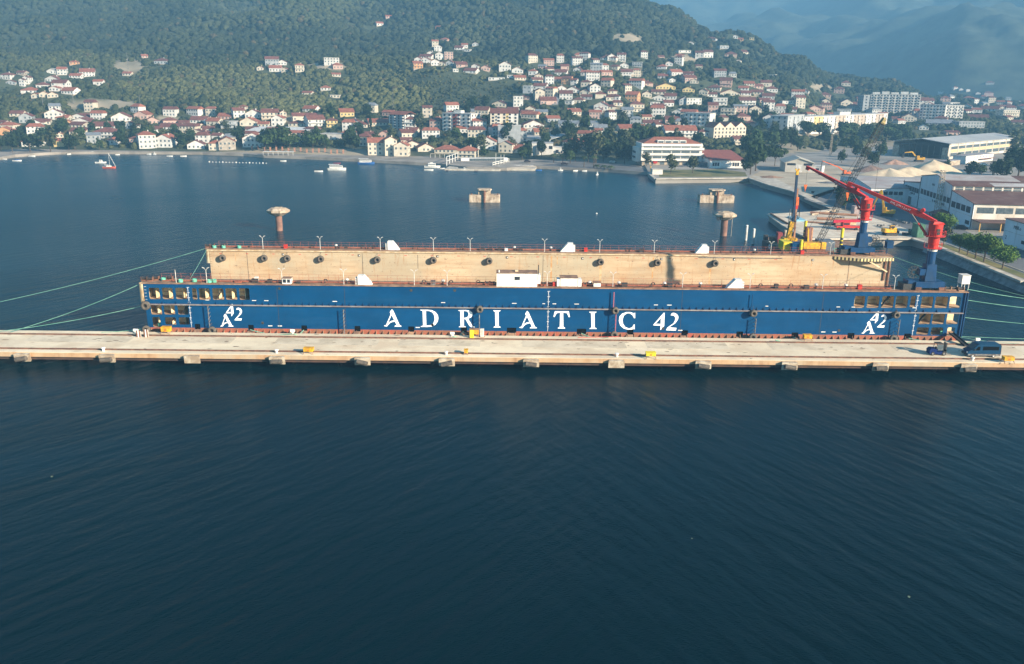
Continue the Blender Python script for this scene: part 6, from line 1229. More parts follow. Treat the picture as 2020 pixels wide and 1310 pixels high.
crate(1632, 1648, 445, 0.9, 2, dark, 'low dark crate left of the brown crate on the jetty'); crate(1796, 1803, 464.5, 1.8, 2, mat('dark_green', (0.04, 0.09, 0.07)), 'small dark green cabinet at the front of the jetty'); crate(1808, 1822, 469, 4.2, 4, mat('green_tarp', (0.09, 0.22, 0.14), (0.07, 0.16, 0.1), 1), 'tall green sheeted shed behind the nearer crane turret', 'sheeted_shed', 'shed')
crate(1684, 1694, 425, 3.3, 3, mat('mauve_panel', (0.32, 0.22, 0.22), (0.4, 0.33, 0.3)), 'mauve and white cabin behind the farther crane column'); crate(1783, 1792, 465, 0.8, 1.6, dark, 'low dark drum crate at the front of the jetty')
mb = MB(); a_ = on(1571, 437, LZ); mb.box(a_.x, a_.x+3.6, a_.y, a_.y+10, LZ, LZ+0.5); tag(mb.build('blue_cover', mat('light_blue_sheet', (0.25, 0.48, 0.58), (0.2, 0.4, 0.5), 1)), 'light blue covered stack on the jetty', 'covered stack')
# red truck crane on the jetty
a_ = on(1650, 454, LZ); t = thing('truck_crane', 'bright red truck crane lying along the front of the jetty', 'truck crane', a_)
mb = MB(); mb.box(a_.x, a_.x+9.5, a_.y, a_.y+2.4, LZ+0.7, LZ+1.3); mb.build('chassis', red, t, bevel=0.05); mb = MB(); mb.box(a_.x+2.0, a_.x+4.4, a_.y, a_.y+2.4, LZ+1.3, LZ+2.6); cb = mb.build('cab', red, t, bevel=0.1); mb = MB(); mb.box(a_.x+2.2, a_.x+4.2, a_.y-0.03, a_.y-0.001, LZ+1.8, LZ+2.4); mb.build('window', glass, cb)
mb = MB(); mb.bar((a_.x-0.8, a_.y+1.6, LZ+2.7), (a_.x+10.5, a_.y+1.6, LZ+3.1), 0.9, 0.9); mb.build('boom', mat('crane_crimson', (0.5, 0.02, 0.05), None, 1, 0.4), t)
for k in (0.8, 2.4, 6.6, 8.2): mb = MB(); mb.tube((a_.x+k, a_.y-0.02, LZ+0.5), (a_.x+k, a_.y+0.5, LZ+0.5), 0.5, n=14); mb.build('wheel', black, t)
for px, py in ((1764, 446), (1776, 437), (1790, 441), (1657, 431), (1740, 447)):
    q = on(px, py, LZ); mb = MB(); rn = random.Random(px)
    for k in range(7): mb.ob((q.x+rn.uniform(-1.6, 1.6), q.y+rn.uniform(-1, 1), LZ+0.25+rn.uniform(0, 0.2)), (rn.uniform(0.5, 1.8), rn.uniform(0.2, 0.7), rn.uniform(0.3, 0.6)), rn.uniform(0, 3))
    o_ = mb.build('scrap_pile', steel); tag(o_, {1764: 'dark scrap pile on the asphalt behind the green cabinet', 1776: 'scrap pile with rings on the asphalt left of the kiosk', 1790: 'small scrap pile nearest the kiosk', 1657: 'small scrap pile on the jetty behind the cream container', 1740: 'scrap pile behind the compact yellow machine'}[px], 'scrap')

# ------------------------------------------------------------------ barge with piling gear
BZ = 1.7
bp_ = [on(x, y, BZ) for x, y in ((1504, 474), (1560, 503), (1612, 507), (1704, 507), (1700, 478), (1600, 468), (1520, 467))]
barge = thing('barge', 'dark work barge crowded with piling gear behind the far dock wall', 'barge', (bp_[0].x+12, bp_[0].y-5, 0))
mb = MB(); mb.prism([(p.x, p.y) for p in bp_], -0.8, BZ); mb.build('hull', mat('black_hull', (0.025, 0.03, 0.035), (0.05, 0.05, 0.05), 0.5, 0.5), barge)
mb = MB(); mb.prism([(p.x, p.y) for p in bp_], BZ+0.003, BZ+0.05); mb.build('deck', deckrust, barge)
d_ = (bp_[1]-bp_[0]).normalized(); nn = Vector((d_.y, -d_.x, 0))
if nn.y > 0: nn = -nn
c_ = bp_[0].lerp(bp_[1], 0.28)+nn*0.05; mb = MB(); mb.tube((c_.x, c_.y, 0.95), (c_.x+nn.x*0.05, c_.y+nn.y*0.05, 0.95), 0.7, n=20); mb.build('round_emblem', white, barge)
mb = MB(); mb.tube((c_.x+nn.x*0.051, c_.y+nn.y*0.051, 0.95), (c_.x+nn.x*0.08, c_.y+nn.y*0.08, 0.95), 0.2, n=12); mb.build('emblem_centre', dark, barge)
def spud(px, py, top, label):
    q = on(px, py, BZ); z1 = at(px, top, q.y).z; t = thing('spud_pile', label, 'spud pile', (q.x, q.y, BZ), 'yellow-topped piles on the barge')
    mb = MB(); mb.tube((q.x, q.y, BZ), (q.x, q.y, z1-2.8), 0.42, n=14); mb.build('black_shaft', dark, t); mb = MB(); mb.tube((q.x, q.y, z1-2.8), (q.x, q.y, z1), 0.45, n=14); mb.build('yellow_top', lemon, t)
    mb = MB()
    for k in range(3): mb.tube((q.x, q.y, z1-3.9-k*1.1), (q.x, q.y, z1-3.6-k*1.1), 0.46, n=14)
    mb.build('yellow_bands', lemon, t)
spud(1578.5, 501, 473, 'front yellow-topped pile on the barge by the blue container'); spud(1585.5, 476, 435.5, 'rear yellow-topped pile on the barge behind the brown casings'); spud(1657.5, 493, 450, 'yellow-topped pile with black and yellow bands at the right of the barge')
def bx(px0, px1, py, h, dpt, m_, label, name, cat, **k): return crate(px0, px1, py, h, dpt, m_, label, name, cat, z=BZ+0.05)
bx(1544.5, 1561, 495, 2.6, 5, lemon, 'yellow container on the barge', 'container', 'container'); bx(1561.5, 1586, 497, 2.4, 4, blue, 'blue container on the barge beside the yellow one', 'container', 'container')
t = bx(1617, 1645, 495, 2.8, 5, mat('grey_cabin', (0.13, 0.16, 0.19), (0.1, 0.12, 0.15)), 'grey cabin with white-framed windows on the barge', 'site_cabin', 'cabin'); a_ = on(1617, 495, BZ)
for k in (0.9, 3.3): mb = MB(); mb.box(a_.x+k, a_.x+k+0.6, a_.y-0.1, a_.y-0.05, BZ+1.2, BZ+2.1); mb.build('window', white, t)
bx(1533, 1542, 481, 3.4, 2, mat('dull_red', (0.28, 0.05, 0.05), (0.2, 0.05, 0.05)), 'tall dull red tank box at the left end of the barge', 'tank_box', 'tank'); bx(1520, 1532, 478, 1.6, 2, deckrust, 'rusty box at the left end of the barge', 'deck_box', 'box'); bx(1508, 1515, 473.5, 1.5, 1.5, dark, 'black drum rack at the barge tip', 'deck_box', 'box')
for px, py, top, r_, l, m_ in ((1547, 480, 454, 0.42, 'grey-brown casing pipe standing by the drilling rig', stonec), (1588, 484, 447, 0.6, 'left brown casing pipe on the barge', rust), (1593, 484, 447.5, 0.6, 'middle brown casing pipe on the barge', mat('mauve_rust', (0.2, 0.1, 0.09))), (1597.5, 484, 449, 0.5, 'right ochre-brown casing pipe on the barge', rustp)):
    q = on(px, py, BZ); z1 = at(px, top, q.y).z; mb = MB(); mb.tube((q.x, q.y, BZ), (q.x, q.y, z1), r_, n=14); tag(mb.build('casing_pipe', m_, smooth=False), l, 'pipe', 'casing pipes standing on the barge')
# drilling rig
q = on(1556, 487, BZ); t = thing('drilling_rig', 'yellow drilling rig with tall blue mast on the barge', 'drilling rig', q); Yq = q.y
A3 = lambda px, py, dy=0.0: at(px, py, Yq+dy)
mb = MB(); mb.box(q.x-2.6, q.x+2.4, Yq-2, Yq+2, BZ, BZ+1.0); mb.build('tracks', dark, t); mb = MB(); mb.box(q.x-2.2, q.x+1.8, Yq-1.8, Yq+1.8, BZ+1.0, BZ+2.9); mb.build('body', yellow, t, bevel=0.1)
p0, p1 = A3(1565.5, 463), A3(1572.5, 341); mb = MB(); mb.bar(A3(1563, 452), p1, 0.62, 0.62); mb.build('mast', mat('mast_navy', (0.01, 0.035, 0.085), (0.02, 0.035, 0.06), 0.5), t); mb = MB(); mb.bar(A3(1566.5, 472), A3(1573.5, 372), 0.45, 0.45); mb.build('kelly_bar', rustp, t)
mb = MB(); mb.bar(A3(1555, 468), A3(1562, 437), 1.6, 1.2); mb.build('mast_foot', yellow, t); mb = MB(); mb.bar(A3(1571.8, 405), A3(1573.2, 389), 0.8, 0.8); mb.build('drill_drive', orange, t); mb = MB(); mb.bar(A3(1571, 412), A3(1571.6, 405), 0.7, 0.7); mb.build('red_collar', red, t)
mb = MB(); mb.bar(A3(1572.3, 345), A3(1573, 338), 0.7, 0.7); mb.bar(A3(1573, 339), A3(1569.5, 333), 0.35, 0.4); mb.bar(A3(1573, 339), A3(1577, 333), 0.35, 0.4); mb.build('mast_head', yellow, t)
mb = MB(); mb.path([A3(1575, 392), A3(1577.5, 410), A3(1576, 430), A3(1573.5, 432), A3(1572.5, 424)], 0.12); mb.build('hose', black, t)
for x_ in (1557, 1553): mb = MB(); mb.tube(A3(x_, 462), A3(x_+6, 412), 0.12, n=6); mb.build('stay_ram', steel, t)
# crawler crane with long lattice boom
q = on(1606, 500, BZ); t = thing('crawler_crane', 'yellow crawler crane on the barge with a very long dark lattice boom', 'crawler crane', q); Yq = q.y+2
for yy in (-1.8, 1.8): mb = MB(); mb.plate([(q.x-3.4, BZ+0.3), (q.x-3, BZ), (q.x+3, BZ), (q.x+3.4, BZ+0.3), (q.x+3.4, BZ+0.8), (q.x+3, BZ+1.1), (q.x-3, BZ+1.1), (q.x-3.4, BZ+0.8)], [], fnY, Yq+yy-0.4, Yq+yy+0.4); mb.build('track', rust, t)
mb = MB(); mb.box(q.x-3.2, q.x+2.4, Yq-1.5, Yq+1.5, BZ+1.2, BZ+3.0); mb.build('body', yellow, t, bevel=0.1); mb = MB(); mb.box(q.x+2.0, q.x+3.4, Yq-1.7, Yq-0.6, BZ+1.2, BZ+3.2); mb.build('cab', yellow, t, bevel=0.08)
text_mesh('HA36', 0.9, 'body_lettering', dark, t, (q.x-1.8, Yq-1.53, BZ+1.6)) if False else None
b0 = at(1611, 484, Yq); b1 = at(1745, 233, Yq+4); lattice(b0, b0.lerp(b1, 0.96), 1.3, 1.5, 34, 0.075, dark, None, 'lattice_boom', None, t)
mb = MB(); mb.bar(b0.lerp(b1, 0.955), b1, 1.4, 1.4, 0.9, 0.9); mb.build('boom_head', mat('ochre_boom_head', (0.4, 0.3, 0.1), (0.1, 0.09, 0.07), 2), t)
mb = MB(); mb.tube(b1, b0+Vector((-3, 0, 5)), 0.05, n=4); mb.tube(b1, b1-Vector((0, 0, 22)), 0.04, n=4); mb.build('boom_stay', dark, t)
mb = MB(); mb.bar(b0-Vector((2.5, 0, 1)), b0+Vector((-3, 0, 5)), 0.4, 0.4); mb.build('gantry_frame', yellow, t)
for px, py, l in ((1525, 489, 'green and ochre hose bundle on the barge left part'), (1650, 500, 'pale green pump frame at the right of the barge'), (1688, 498, 'white pump unit by the farther crane')):
    q = on(px, py, BZ); t = thing('pump_unit', l, 'pump', q); mb = MB(); mb.box(q.x-0.8, q.x+0.8, q.y-0.4, q.y+0.4, BZ, BZ+0.9); mb.build('motor', steel, t); mb = MB(); mb.path([(q.x-0.9, q.y-0.5, BZ), (q.x-0.9, q.y-0.5, BZ+1.6), (q.x+0.9, q.y-0.5, BZ+1.6), (q.x+0.9, q.y-0.5, BZ)], 0.07); mb.build('frame', green, t)

# ------------------------------------------------------------------ dolphins, piles and buoys in the bay
dolc = mat('dolphin_concrete', (0.56, 0.46, 0.35), (0.34, 0.25, 0.17), 0.5, 0.9, detail=9, bump=0.4, bsc=1.2); dirt(dolc, (0.14, 0.09, 0.06), 0.8, (1, 1, 0.4), 0.5, 0.68, 0.8)
def dolphin_m(px, ytop, ywater, label, tyres=False):
    q = on(px, ywater, 0); t = thing('mooring_dolphin', label, 'mooring dolphin', (q.x, q.y, 0), 'mooring dolphins in the bay'); zt = at(px, ytop, q.y).z-0.1
    mb = MB(); mb.tube((q.x, q.y, -5), (q.x, q.y, zt-1.3), 1.12, n=18); mb.build('column', mat('rusty_column', (0.26, 0.14, 0.10), (0.16, 0.085, 0.065), 0.5), t)
    mb = MB(); n_ = 8; r0, r1, r2 = 3.9, 3.2, 1.9; vs = []
    for r_, z_ in ((r2, zt-2.5), (r0, zt-1.35), (r0, zt-0.75), (r1*0.8, zt)):
        for k in range(n_): an = 6.283*(k+0.5)/n_; vs.append((q.x+r_*math.cos(an), q.y+r_*math.sin(an)*0.9, z_))
    fs = [tuple(range(n_-1, -1, -1)), tuple(range(3*n_, 4*n_))]
    for i in range(3): fs += [(i*n_+k, i*n_+(k+1) % n_, (i+1)*n_+(k+1) % n_, (i+1)*n_+k) for k in range(n_)]
    mb.add(vs, fs).build('cap', dolc, t)
    mb = MB(); mb.box(q.x-1.0, q.x+1.2, q.y-0.7, q.y+0.7, zt-0.02, zt+0.28); mb.build('bollard_base', stonec, t)
    if tyres:
        for dx in (-2.9, -1.6): mb = MB(); mb.torus((q.x+dx, q.y-2.9, zt-1.9), 0.4, 0.17, (0, 1, 0)); mb.build('hanging_tyre', black, t)
        mb = MB(); mb.tube((q.x+2.3, q.y-1, -2), (q.x+2.3, q.y-1, zt-1.4), 0.08, n=5); mb.build('ladder', stonec, t)
dolphin_m(551.5, 409.5, 455, 'mushroom-shaped mooring dolphin on a brown column at left in the bay'); dolphin_m(1427, 417.5, 465, 'mushroom-shaped mooring dolphin with hanging tyres right of centre in the bay', True)
def dolphin_b(px, ytop, ywater, w_, label, tilt=0):
    q = on(px, ywater, 0); zt = at(px, ytop, q.y).z; t = thing('mooring_dolphin', label, 'mooring dolphin', (q.x, q.y, 0), 'mooring dolphins in the bay'); k_ = K(px, ywater, q.y, 1); W_ = w_*k_
    mb = MB(); mb.box(q.x-W_/2, q.x+W_/2, q.y, q.y+5, -1, zt*0.58); mb.build('block', dolc, t, bevel=0.25); mb = MB(); mb.box(q.x-W_*0.2, q.x+W_*0.2, q.y+0.6, q.y+4.4, zt*0.58, zt-0.3); mb.build('plinth', dolc, t)
    mb = MB(); mb.prism([(q.x-W_*0.24, q.y+1), (q.x-W_*0.18, q.y-0.8), (q.x+W_*0.18, q.y-0.8), (q.x+W_*0.24, q.y+1), (q.x+W_*0.2, q.y+4.4), (q.x-W_*0.2, q.y+4.4)], zt-0.3, zt+0.15); mb.build('cap_slab', dolc, t)
    mb = MB(); mb.tube((q.x, q.y-0.45, -3), (q.x, q.y-0.45, zt-0.3), 0.5, n=12); mb.build('fender_column', rust, t)
    for s_ in (-1, 1): mb = MB(); mb.tube((q.x+s_*W_*0.42, q.y+1, zt*0.58), (q.x+s_*W_*0.42, q.y+1, zt*0.58+0.6), 0.3, n=8); mb.build('bollard', rust, t)
dolphin_b(955.5, 374, 399.5, 61, 'block-shaped mooring dolphin with brown column in the middle of the bay'); dolphin_b(1414, 375, 400.5, 68, 'block-shaped mooring dolphin behind the right mushroom dolphin')
for px, y0, y1, l in ((1471, 444, 474, 'left white marker pile'), (1485, 451, 481, 'right white marker pile, nearer the barge')):
    q = on(px, y1, 0); z1 = at(px, y0, q.y).z; t = thing('marker_pile', l, 'pile', (q.x, q.y, 0), 'white piles near the barge'); mb = MB(); mb.tube((q.x, q.y, -4), (q.x, q.y, z1-0.2), 0.42, n=14); mb.build('shaft', pale, t); mb = MB(); mb.tube((q.x, q.y, z1-0.2), (q.x, q.y, z1), 0.46, 0.35, n=14); mb.build('cap', white, t)
def buoy(px, py, r, label, m_=white, grp=None):
    q = on(px, py, 0); mb = MB(); mb.blob((q.x, q.y, r*0.3), (r, r, r), px, 12, 8, 0.0); mb.torus((q.x, q.y, r*1.25), r*0.25, r*0.08, (0, 1, 0), n=10, k=5); o_ = mb.build('buoy', m_, smooth=True); tag(o_, label, 'buoy', grp); return o_
buoy(1177, 422, 0.34, 'single white buoy in the open bay right of the middle dolphin')
sb_ = [(buoy(413+i*6.6, 320+0.15*i, 0.34 if i % 4 else 0.5, '', white, 'swimming line buoys'), 'small white buoy of the swimming line off the left beach') for i in range(18)]
order_labels(sb_, 'from the left')
# rope bollards and marks along the far quay
for px, py, l in ((1603, 381, 'dark bollard on the quay bend'), (1610, 391.5, 'dark bollard nearest the jetty root'), (1518, 362.5, 'stone block at the waterline of the quay bend')):
    q = on(px, py, LZ if 'block' not in l else 0.3); mb = MB(); mb.box(q.x-0.5, q.x+0.5, q.y-0.4, q.y+0.4, q.z, q.z+0.7); mb.box(q.x-0.65, q.x+0.65, q.y-0.5, q.y+0.5, q.z+0.7, q.z+0.9); tag(mb.build('quay_bollard', dark if 'dark' in l else deckrust), l, 'bollard')

for k, (px, py) in enumerate(((1793, 1177), (102, 940), (1365, 1062))):
    q = on(px, py, 0.02); r_ = (0.2, 0.2, 0.09)[k]; mb = MB(); mb.plate([(q.x+r_*math.cos(6.28*i/7)*random.uniform(0.5, 1), q.y+r_*0.7*math.sin(6.28*i/7)) for i in range(7)], [], lambda u, v, t_: (u, v, t_), -0.02, 0.04)
    tag(mb.build('floating_debris', mat('floating_foam', (0.16, 0.19, 0.13))), ('largest pale scrap floating low at the right foreground', 'greenish floating scrap at the left foreground', 'small scrap right of the lower middle')[k], 'debris', 'scraps floating on the water')
# ------------------------------------------------------------------ town houses
walls = {'w': mat('wall_white', (0.68, 0.655, 0.61), (0.56, 0.53, 0.48), 0.3, 0.85, rnd=0.08), 'c': mat('wall_cream', (0.62, 0.55, 0.44), (0.52, 0.45, 0.35), 0.3, 0.85, rnd=0.1),
         'p': mat('wall_salmon', (0.56, 0.38, 0.31), (0.46, 0.31, 0.26), 0.3, 0.85, rnd=0.1), 'o': mat('wall_orange', (0.62, 0.34, 0.17), (0.52, 0.28, 0.14), 0.3, 0.85, rnd=0.05),
         'y': mat('wall_yellow', (0.68, 0.52, 0.24), (0.58, 0.44, 0.2), 0.3, 0.85, rnd=0.05), 'g': mat('wall_grey', (0.42, 0.43, 0.43), (0.32, 0.33, 0.33), 0.3, 0.85, rnd=0.12), 's': mat('wall_stone', (0.46, 0.40, 0.33), (0.32, 0.27, 0.22), 0.8, 0.9)}
flatroof = mat('flat_roof', (0.52, 0.49, 0.46), (0.4, 0.38, 0.35), 0.3, rnd=0.1); sroof = mat('grey_slate_roof', (0.24, 0.26, 0.28), (0.18, 0.19, 0.21), 0.4, rnd=0.1)
roofs = {'r': rroof, 'd': droof, 'n': flatroof, 'g': sroof}
WN = {'w': 'white', 'c': 'cream', 'p': 'salmon-pink', 'o': 'orange', 'y': 'yellow', 'g': 'grey', 's': 'grey stone'}
RN = {'r': 'bright red', 'd': 'dark red', 'n': 'pale', 'g': 'grey'}; FN = {'g': 'gable roof end-on', 'l': 'gable roof', 'h': 'hipped roof', 'f': 'flat roof'}
def region(px, py):
    if px < 430:
        if py < 118: return 'high on left slope'
        if py < 205: return 'in upper-left village'
        return 'behind the left beach' if py < 268 else 'on the left waterfront'
    if px < 800:
        if py < 80: return 'high on middle slope'
        if py < 160: return 'in mid-slope hamlet'
        return 'below the middle woods' if py < 268 else 'on the middle waterfront'
    if px < 1035:
        if py < 160: return 'in upper-centre hamlet'
        return 'by the centre apartments' if py < 270 else 'behind the sea pool'
    if px < 1245:
        if py < 150: return 'on the centre-right slope'
        return 'along the town street' if py < 205 else 'in the lower centre town'
    if px < 1500:
        if py < 150: return 'high on right slope'
        return 'in the right town' if py < 215 else 'behind the office block'
    if py < 100: return 'on the far mountain'
    return 'around the right apartments' if py < 240 else 'near the derelict hall'
_w = {}
def winmesh(w_, h):
    k = (round(w_, 2), round(h, 2))
    if k not in _w:
        me = bpy.data.meshes.new('window'); a, c_ = w_/2, h
        me.from_pydata([(-a, -0.05, 0), (a, -0.05, 0), (a, 0, 0), (-a, 0, 0), (-a, -0.05, c_), (a, -0.05, c_), (a, 0, c_), (-a, 0, c_)], [], [(0,3,2,1),(4,5,6,7),(0,1,5,4),(1,2,6,5),(2,3,7,6),(3,0,4,7)]); me.materials.append(dglass); _w[k] = me
    return _w[k]
HL = []; rn = random.Random(42)
boxes = []
def house(i, h, p):
    px, py, wp, hp_, wc, rc, form = h; dist = proj(p)[2]; k = dist/F
    W_ = max(4.5, wp*k*1.0); T_ = max(3.0, hp_*k*1.12); pitch = {'g': 0.55, 'l': 0.45, 'h': 0.5, 'f': 0.0}[form]
    D_ = min(max(W_*rn.uniform(0.75, 1.0), 6.0), 13.0) if form != 'g' else min(max(W_*1.25, 8), 14)
    if form == 'f': D_ = min(W_*0.7, 14)
    if form == 'g': rise = W_/2*0.5
    elif form == 'l' or form == 'h': rise = min(D_, W_)/2*0.5
    else: rise = 0.25
    vis = D_*0.09; Hh = max(2.5, T_-rise*1.0-vis)
    rise = min(rise, max(1.0, T_*0.45))
    ang = rn.uniform(-0.42, 0.42) if form != 'g' else rn.uniform(-0.3, 0.3)
    if p.y < 560: ang *= 0.5
    ang += -math.atan2(p.x, p.y)*0.5
    st = max(1, round(Hh/2.9)); zb = p.z
    u = Vector((math.cos(ang), math.sin(ang))); c_ = Vector((p.x, p.y))
    p0 = c_-u*W_/2; p1 = c_+u*W_/2
    B = Bld('house', '', 'house', p0, p1, zb)
    fd = 3.5 if p.z > 6 else 0.3          # the hillside house stands on a deeper foot
    wm = walls[wc]
    if form in 'gl':
        al = 'v' if form == 'g' else 'u'
        w0 = B.gwall(0, W_, 0, D_, Hh, Hh+rise, al, wm); B.gable(0, W_, 0, D_, Hh, Hh+rise, al, 0.45, 0.2, roofs[rc])
    else:
        w0 = B.part('wall', wm, 0, W_, 0, D_, 0, Hh)
        if form == 'h': B.hip(0, W_, 0, D_, Hh, Hh+rise, 0.5, roofs[rc])
        else: B.part('roof', flatroof, -0.25, W_+0.25, -0.25, D_+0.25, Hh, Hh+0.3)
    if fd > 1: B.part('foundation', stonec, 0.1, W_-0.1, 0.1, D_, -fd, -0.01)
    near = dist < 980 and wp > 10
    if near or dist < 1300:
        nw = max(2, int(W_/(2.6 if near else 3.6))); ww, wh = (1.15, 1.35) if near else (1.5, 1.5)
        me = winmesh(ww, wh); base = wloc(B.t); rz = math.atan2(B.u.y, B.u.x); fh = Hh/st
        for s_ in range(st):
            balc = near and st > 1 and s_ > 0 and rn.random() < 0.4 and form != 'g'
            for c in range(nw):
                if rn.random() < 0.1: continue
                o_ = bpy.data.objects.new('window', me); C.objects.link(o_); o_.parent = B.t
                q = Vector(B.P(W_*(c+0.5)/nw, 0, s_*fh+fh*0.3)); o_.location = q-base; o_.rotation_euler = (0, 0, rz)
            if balc: B.part('balcony', wm, 0.3, W_-0.3, -1.1, -0.01, s_*fh-0.1, s_*fh+0.75)
        if near:                      # the gable side the viewer sees
            left = (c_.x/c_.y+math.tan(ang)*-1) < 0; left = p.x*B.u.x+p.y*B.u.y > 0
            for s_ in range(st):
                for c in range(2):
                    o_ = bpy.data.objects.new('window', me); C.objects.link(o_); o_.parent = B.t
                    q = Vector(B.P(0.0 if left else W_, D_*(0.3+0.4*c), s_*fh+fh*0.3)); o_.location = q-base; o_.rotation_euler = (0, 0, rz+(-math.pi/2 if left else math.pi/2))
    if near and form != 'f' and rn.random() < 0.6:
        B.part('chimney', wm, W_*0.62, W_*0.62+0.6, D_*0.45, D_*0.45+0.6, Hh+rise*0.5, Hh+rise+0.7)
    size = 'small' if W_ < 8 else ('wide' if W_ > 15 else '')
    stn = {1: 'low', 2: 'two-storey', 3: 'three-storey'}.get(st, 'tall')
    l = ' '.join(x for x in (size, stn, WN[wc], 'house,', RN[rc] if form != 'f' else '', FN[form]+',', region(px, py)) if x)
    B.t['group'] = 'houses of the shore town and hillsides'; HL.append((B.t, l)); boxes.append((p.x, p.y, max(W_, 8)*0.62, D_))
for i, (h, p) in enumerate(zip(HOUSES, HP)): house(i, h, p)
def order2(lst):
    d = {}
    for o, b in lst: d.setdefault(b, []).append(o)
    for b, os_ in d.items():
        os_.sort(key=lambda o: proj(o.location)[0]); n_ = len(os_)
        for k, o in enumerate(os_): o['label'] = b if n_ == 1 else ('%s, %s' % (b, ('left of two', 'right of two')[k] if n_ == 2 else ('%s of %d' % (ordw(k+1), n_))))
order2(HL)

# the many further small houses between and above the named ones: one mass
VW = []; FW = []; MI = []; rn = random.Random(77); placed = 0; tries = 0
sp_boxes = [(b[0], b[1], b[2]) for b in boxes]
while placed < 125 and tries < 4000:
    tries += 1; px = rn.choice([rn.uniform(1050, 1520), rn.uniform(1060, 1480), rn.uniform(820, 1060), rn.uniform(30, 780), rn.uniform(1500, 2010)])
    py = rn.uniform(115, 262) if 1050 < px < 1520 else (rn.uniform(222, 285) if px < 1050 else rn.uniform(195, 252))
    if px > 1400 and py < 150: continue
    p = hit(px, py)
    if p is None or any(abs(b[0]-p.x) < b[2]+6 and abs(b[1]-p.y) < 13 for b in sp_boxes): continue
    W_ = rn.uniform(7, 13); D_ = rn.uniform(7, 10); H_ = rn.choice([3.2, 5.4, 5.8, 7.5]); rs = rn.uniform(1.4, 2.4); an = rn.uniform(-0.5, 0.5); cx, sx = math.cos(an), math.sin(an)
    T = lambda a, b, z: (p.x+a*cx-b*sx, p.y+a*sx+b*cx, p.z+z); wi = rn.choice([0, 0, 0, 1, 1, 2, 3]); ri = rn.choice([4, 4, 5, 5, 6]); n0 = len(VW)
    for z in (-3, H_): VW += [T(-W_/2, 0, z), T(W_/2, 0, z), T(W_/2, D_, z), T(-W_/2, D_, z)]
    FW += [(n0, n0+1, n0+5, n0+4), (n0+1, n0+2, n0+6, n0+5), (n0+2, n0+3, n0+7, n0+6), (n0+3, n0, n0+4, n0+7), (n0+4, n0+5, n0+6, n0+7)]; MI += [wi]*5
    n1 = len(VW); q = 0.5*rn.choice([0, D_/2]); VW += [T(-W_/2-.5, -.5, H_-.1), T(W_/2+.5, -.5, H_-.1), T(W_/2+.5, D_+.5, H_-.1), T(-W_/2-.5, D_+.5, H_-.1), T(-W_/2-.5+q, D_/2, H_+rs), T(W_/2+.5-q, D_/2, H_+rs)]
    FW += [(n1, n1+1, n1+5, n1+4), (n1+2, n1+3, n1+4, n1+5), (n1+1, n1+2, n1+5), (n1+3, n1, n1+4)]; MI += [ri]*4
    nf = max(1, round(H_/2.8)); nw = int(W_/2.4)
    for f in range(nf):
        for c in range(nw):
            a_ = -W_/2+W_*(c+0.5)/nw; z_ = f*2.75+0.9; n2 = len(VW); VW += [T(a_-.55, -.06, z_), T(a_+.55, -.06, z_), T(a_+.55, -.06, z_+1.3), T(a_-.55, -.06, z_+1.3)]; FW.append((n2, n2+1, n2+2, n2+3)); MI.append(7)
    sp_boxes.append((p.x, p.y, W_*0.6)); boxes.append((p.x, p.y, W_*0.6, D_)); placed += 1
me = bpy.data.meshes.new('distant_houses'); me.from_pydata(VW, [], FW)
for m_ in (walls['w'], walls['c'], walls['g'], walls['p'], rroof, droof, sroof, dglass): me.materials.append(m_)
me.polygons.foreach_set('material_index', MI); o_ = bpy.data.objects.new('distant_houses', me); C.objects.link(o_); stuff(o_, 'many small pale houses filling the gaps of the distant town', 'houses')
# ------------------------------------------------------------------ large town buildings
def apt(px0, py0, px1, py1, h, label, D_=14, cols=6, rows=5, wm='w', zones=None, name='apartment_block', roofc=None, hgt=None, side=True, win=(1.5, 1.4), y=None, flat=True):
    a_ = hit(px0, py0); b_ = hit(px1, py1)
    if y: a_ = at(px0, py0, y[0]); b_ = at(px1, py1, y[1])
    if h < 0: h = -h*proj(a_)[2]/F
    zb = min(a_.z, b_.z); B = Bld(name, label, 'apartment block', (a_.x, a_.y), (b_.x, b_.y), zb)
    B.part('wall', walls[wm], 0, B.L, 0, D_, -2, h); fh = h/rows
    if flat: B.part('roof', roofc or flatroof, -0.3, B.L+0.3, -0.3, D_+0.3, h, h+0.5)
    for (f0, f1, m_) in (zones or []): B.part('facade_panel', m_, B.L*f0, B.L*f1, -0.06, -0.003, 0, h)
    for r_ in range(rows):
        for c in range(cols):
            B.fwin(B.L*(c+0.5)/cols-win[0]/2, r_*fh+fh*0.3, win[0], win[1], b=-0.07)
            if c % 2 and rows > 3: B.part('balcony', walls['w'], B.L*(c+0.5)/cols-win[0]*0.8, B.L*(c+0.5)/cols+win[0]*0.8, -1.2, -0.13, r_*fh-0.1, r_*fh+0.8)
        for c in range(3): B.swin(D_*(c+0.5)/3-0.6, r_*fh+fh*0.3, 1.2, 1.4, left=(a_.x > 0)); 
    boxes.append(((a_.x+b_.x)/2, (a_.y+b_.y)/2, B.L*0.55, D_)); B.h = h; return B
B = apt(967, 262, 1022, 262, -37, 'tall cream and white apartment block with dark red roof behind the sea pool', 14, 5, 6, 'c', [(0.68, 1.0, walls['w']), (0.56, 0.68, walls['y'])], flat=False); B.gable(0, B.L, 0, 14, B.h, B.h+3.2, 'u', 0.4, 0.2, droof)
B = apt(873, 258, 929, 262, -34, 'white apartment block with a red stairwell stripe', 13, 6, 5, 'w', [(0.36, 0.62, mat('wall_red', (0.5, 0.12, 0.08), None, 0.4))]); B.part('roof_house', walls['w'], B.L*0.3, B.L*0.55, 4, 9, B.h+0.5, B.h+2.3)
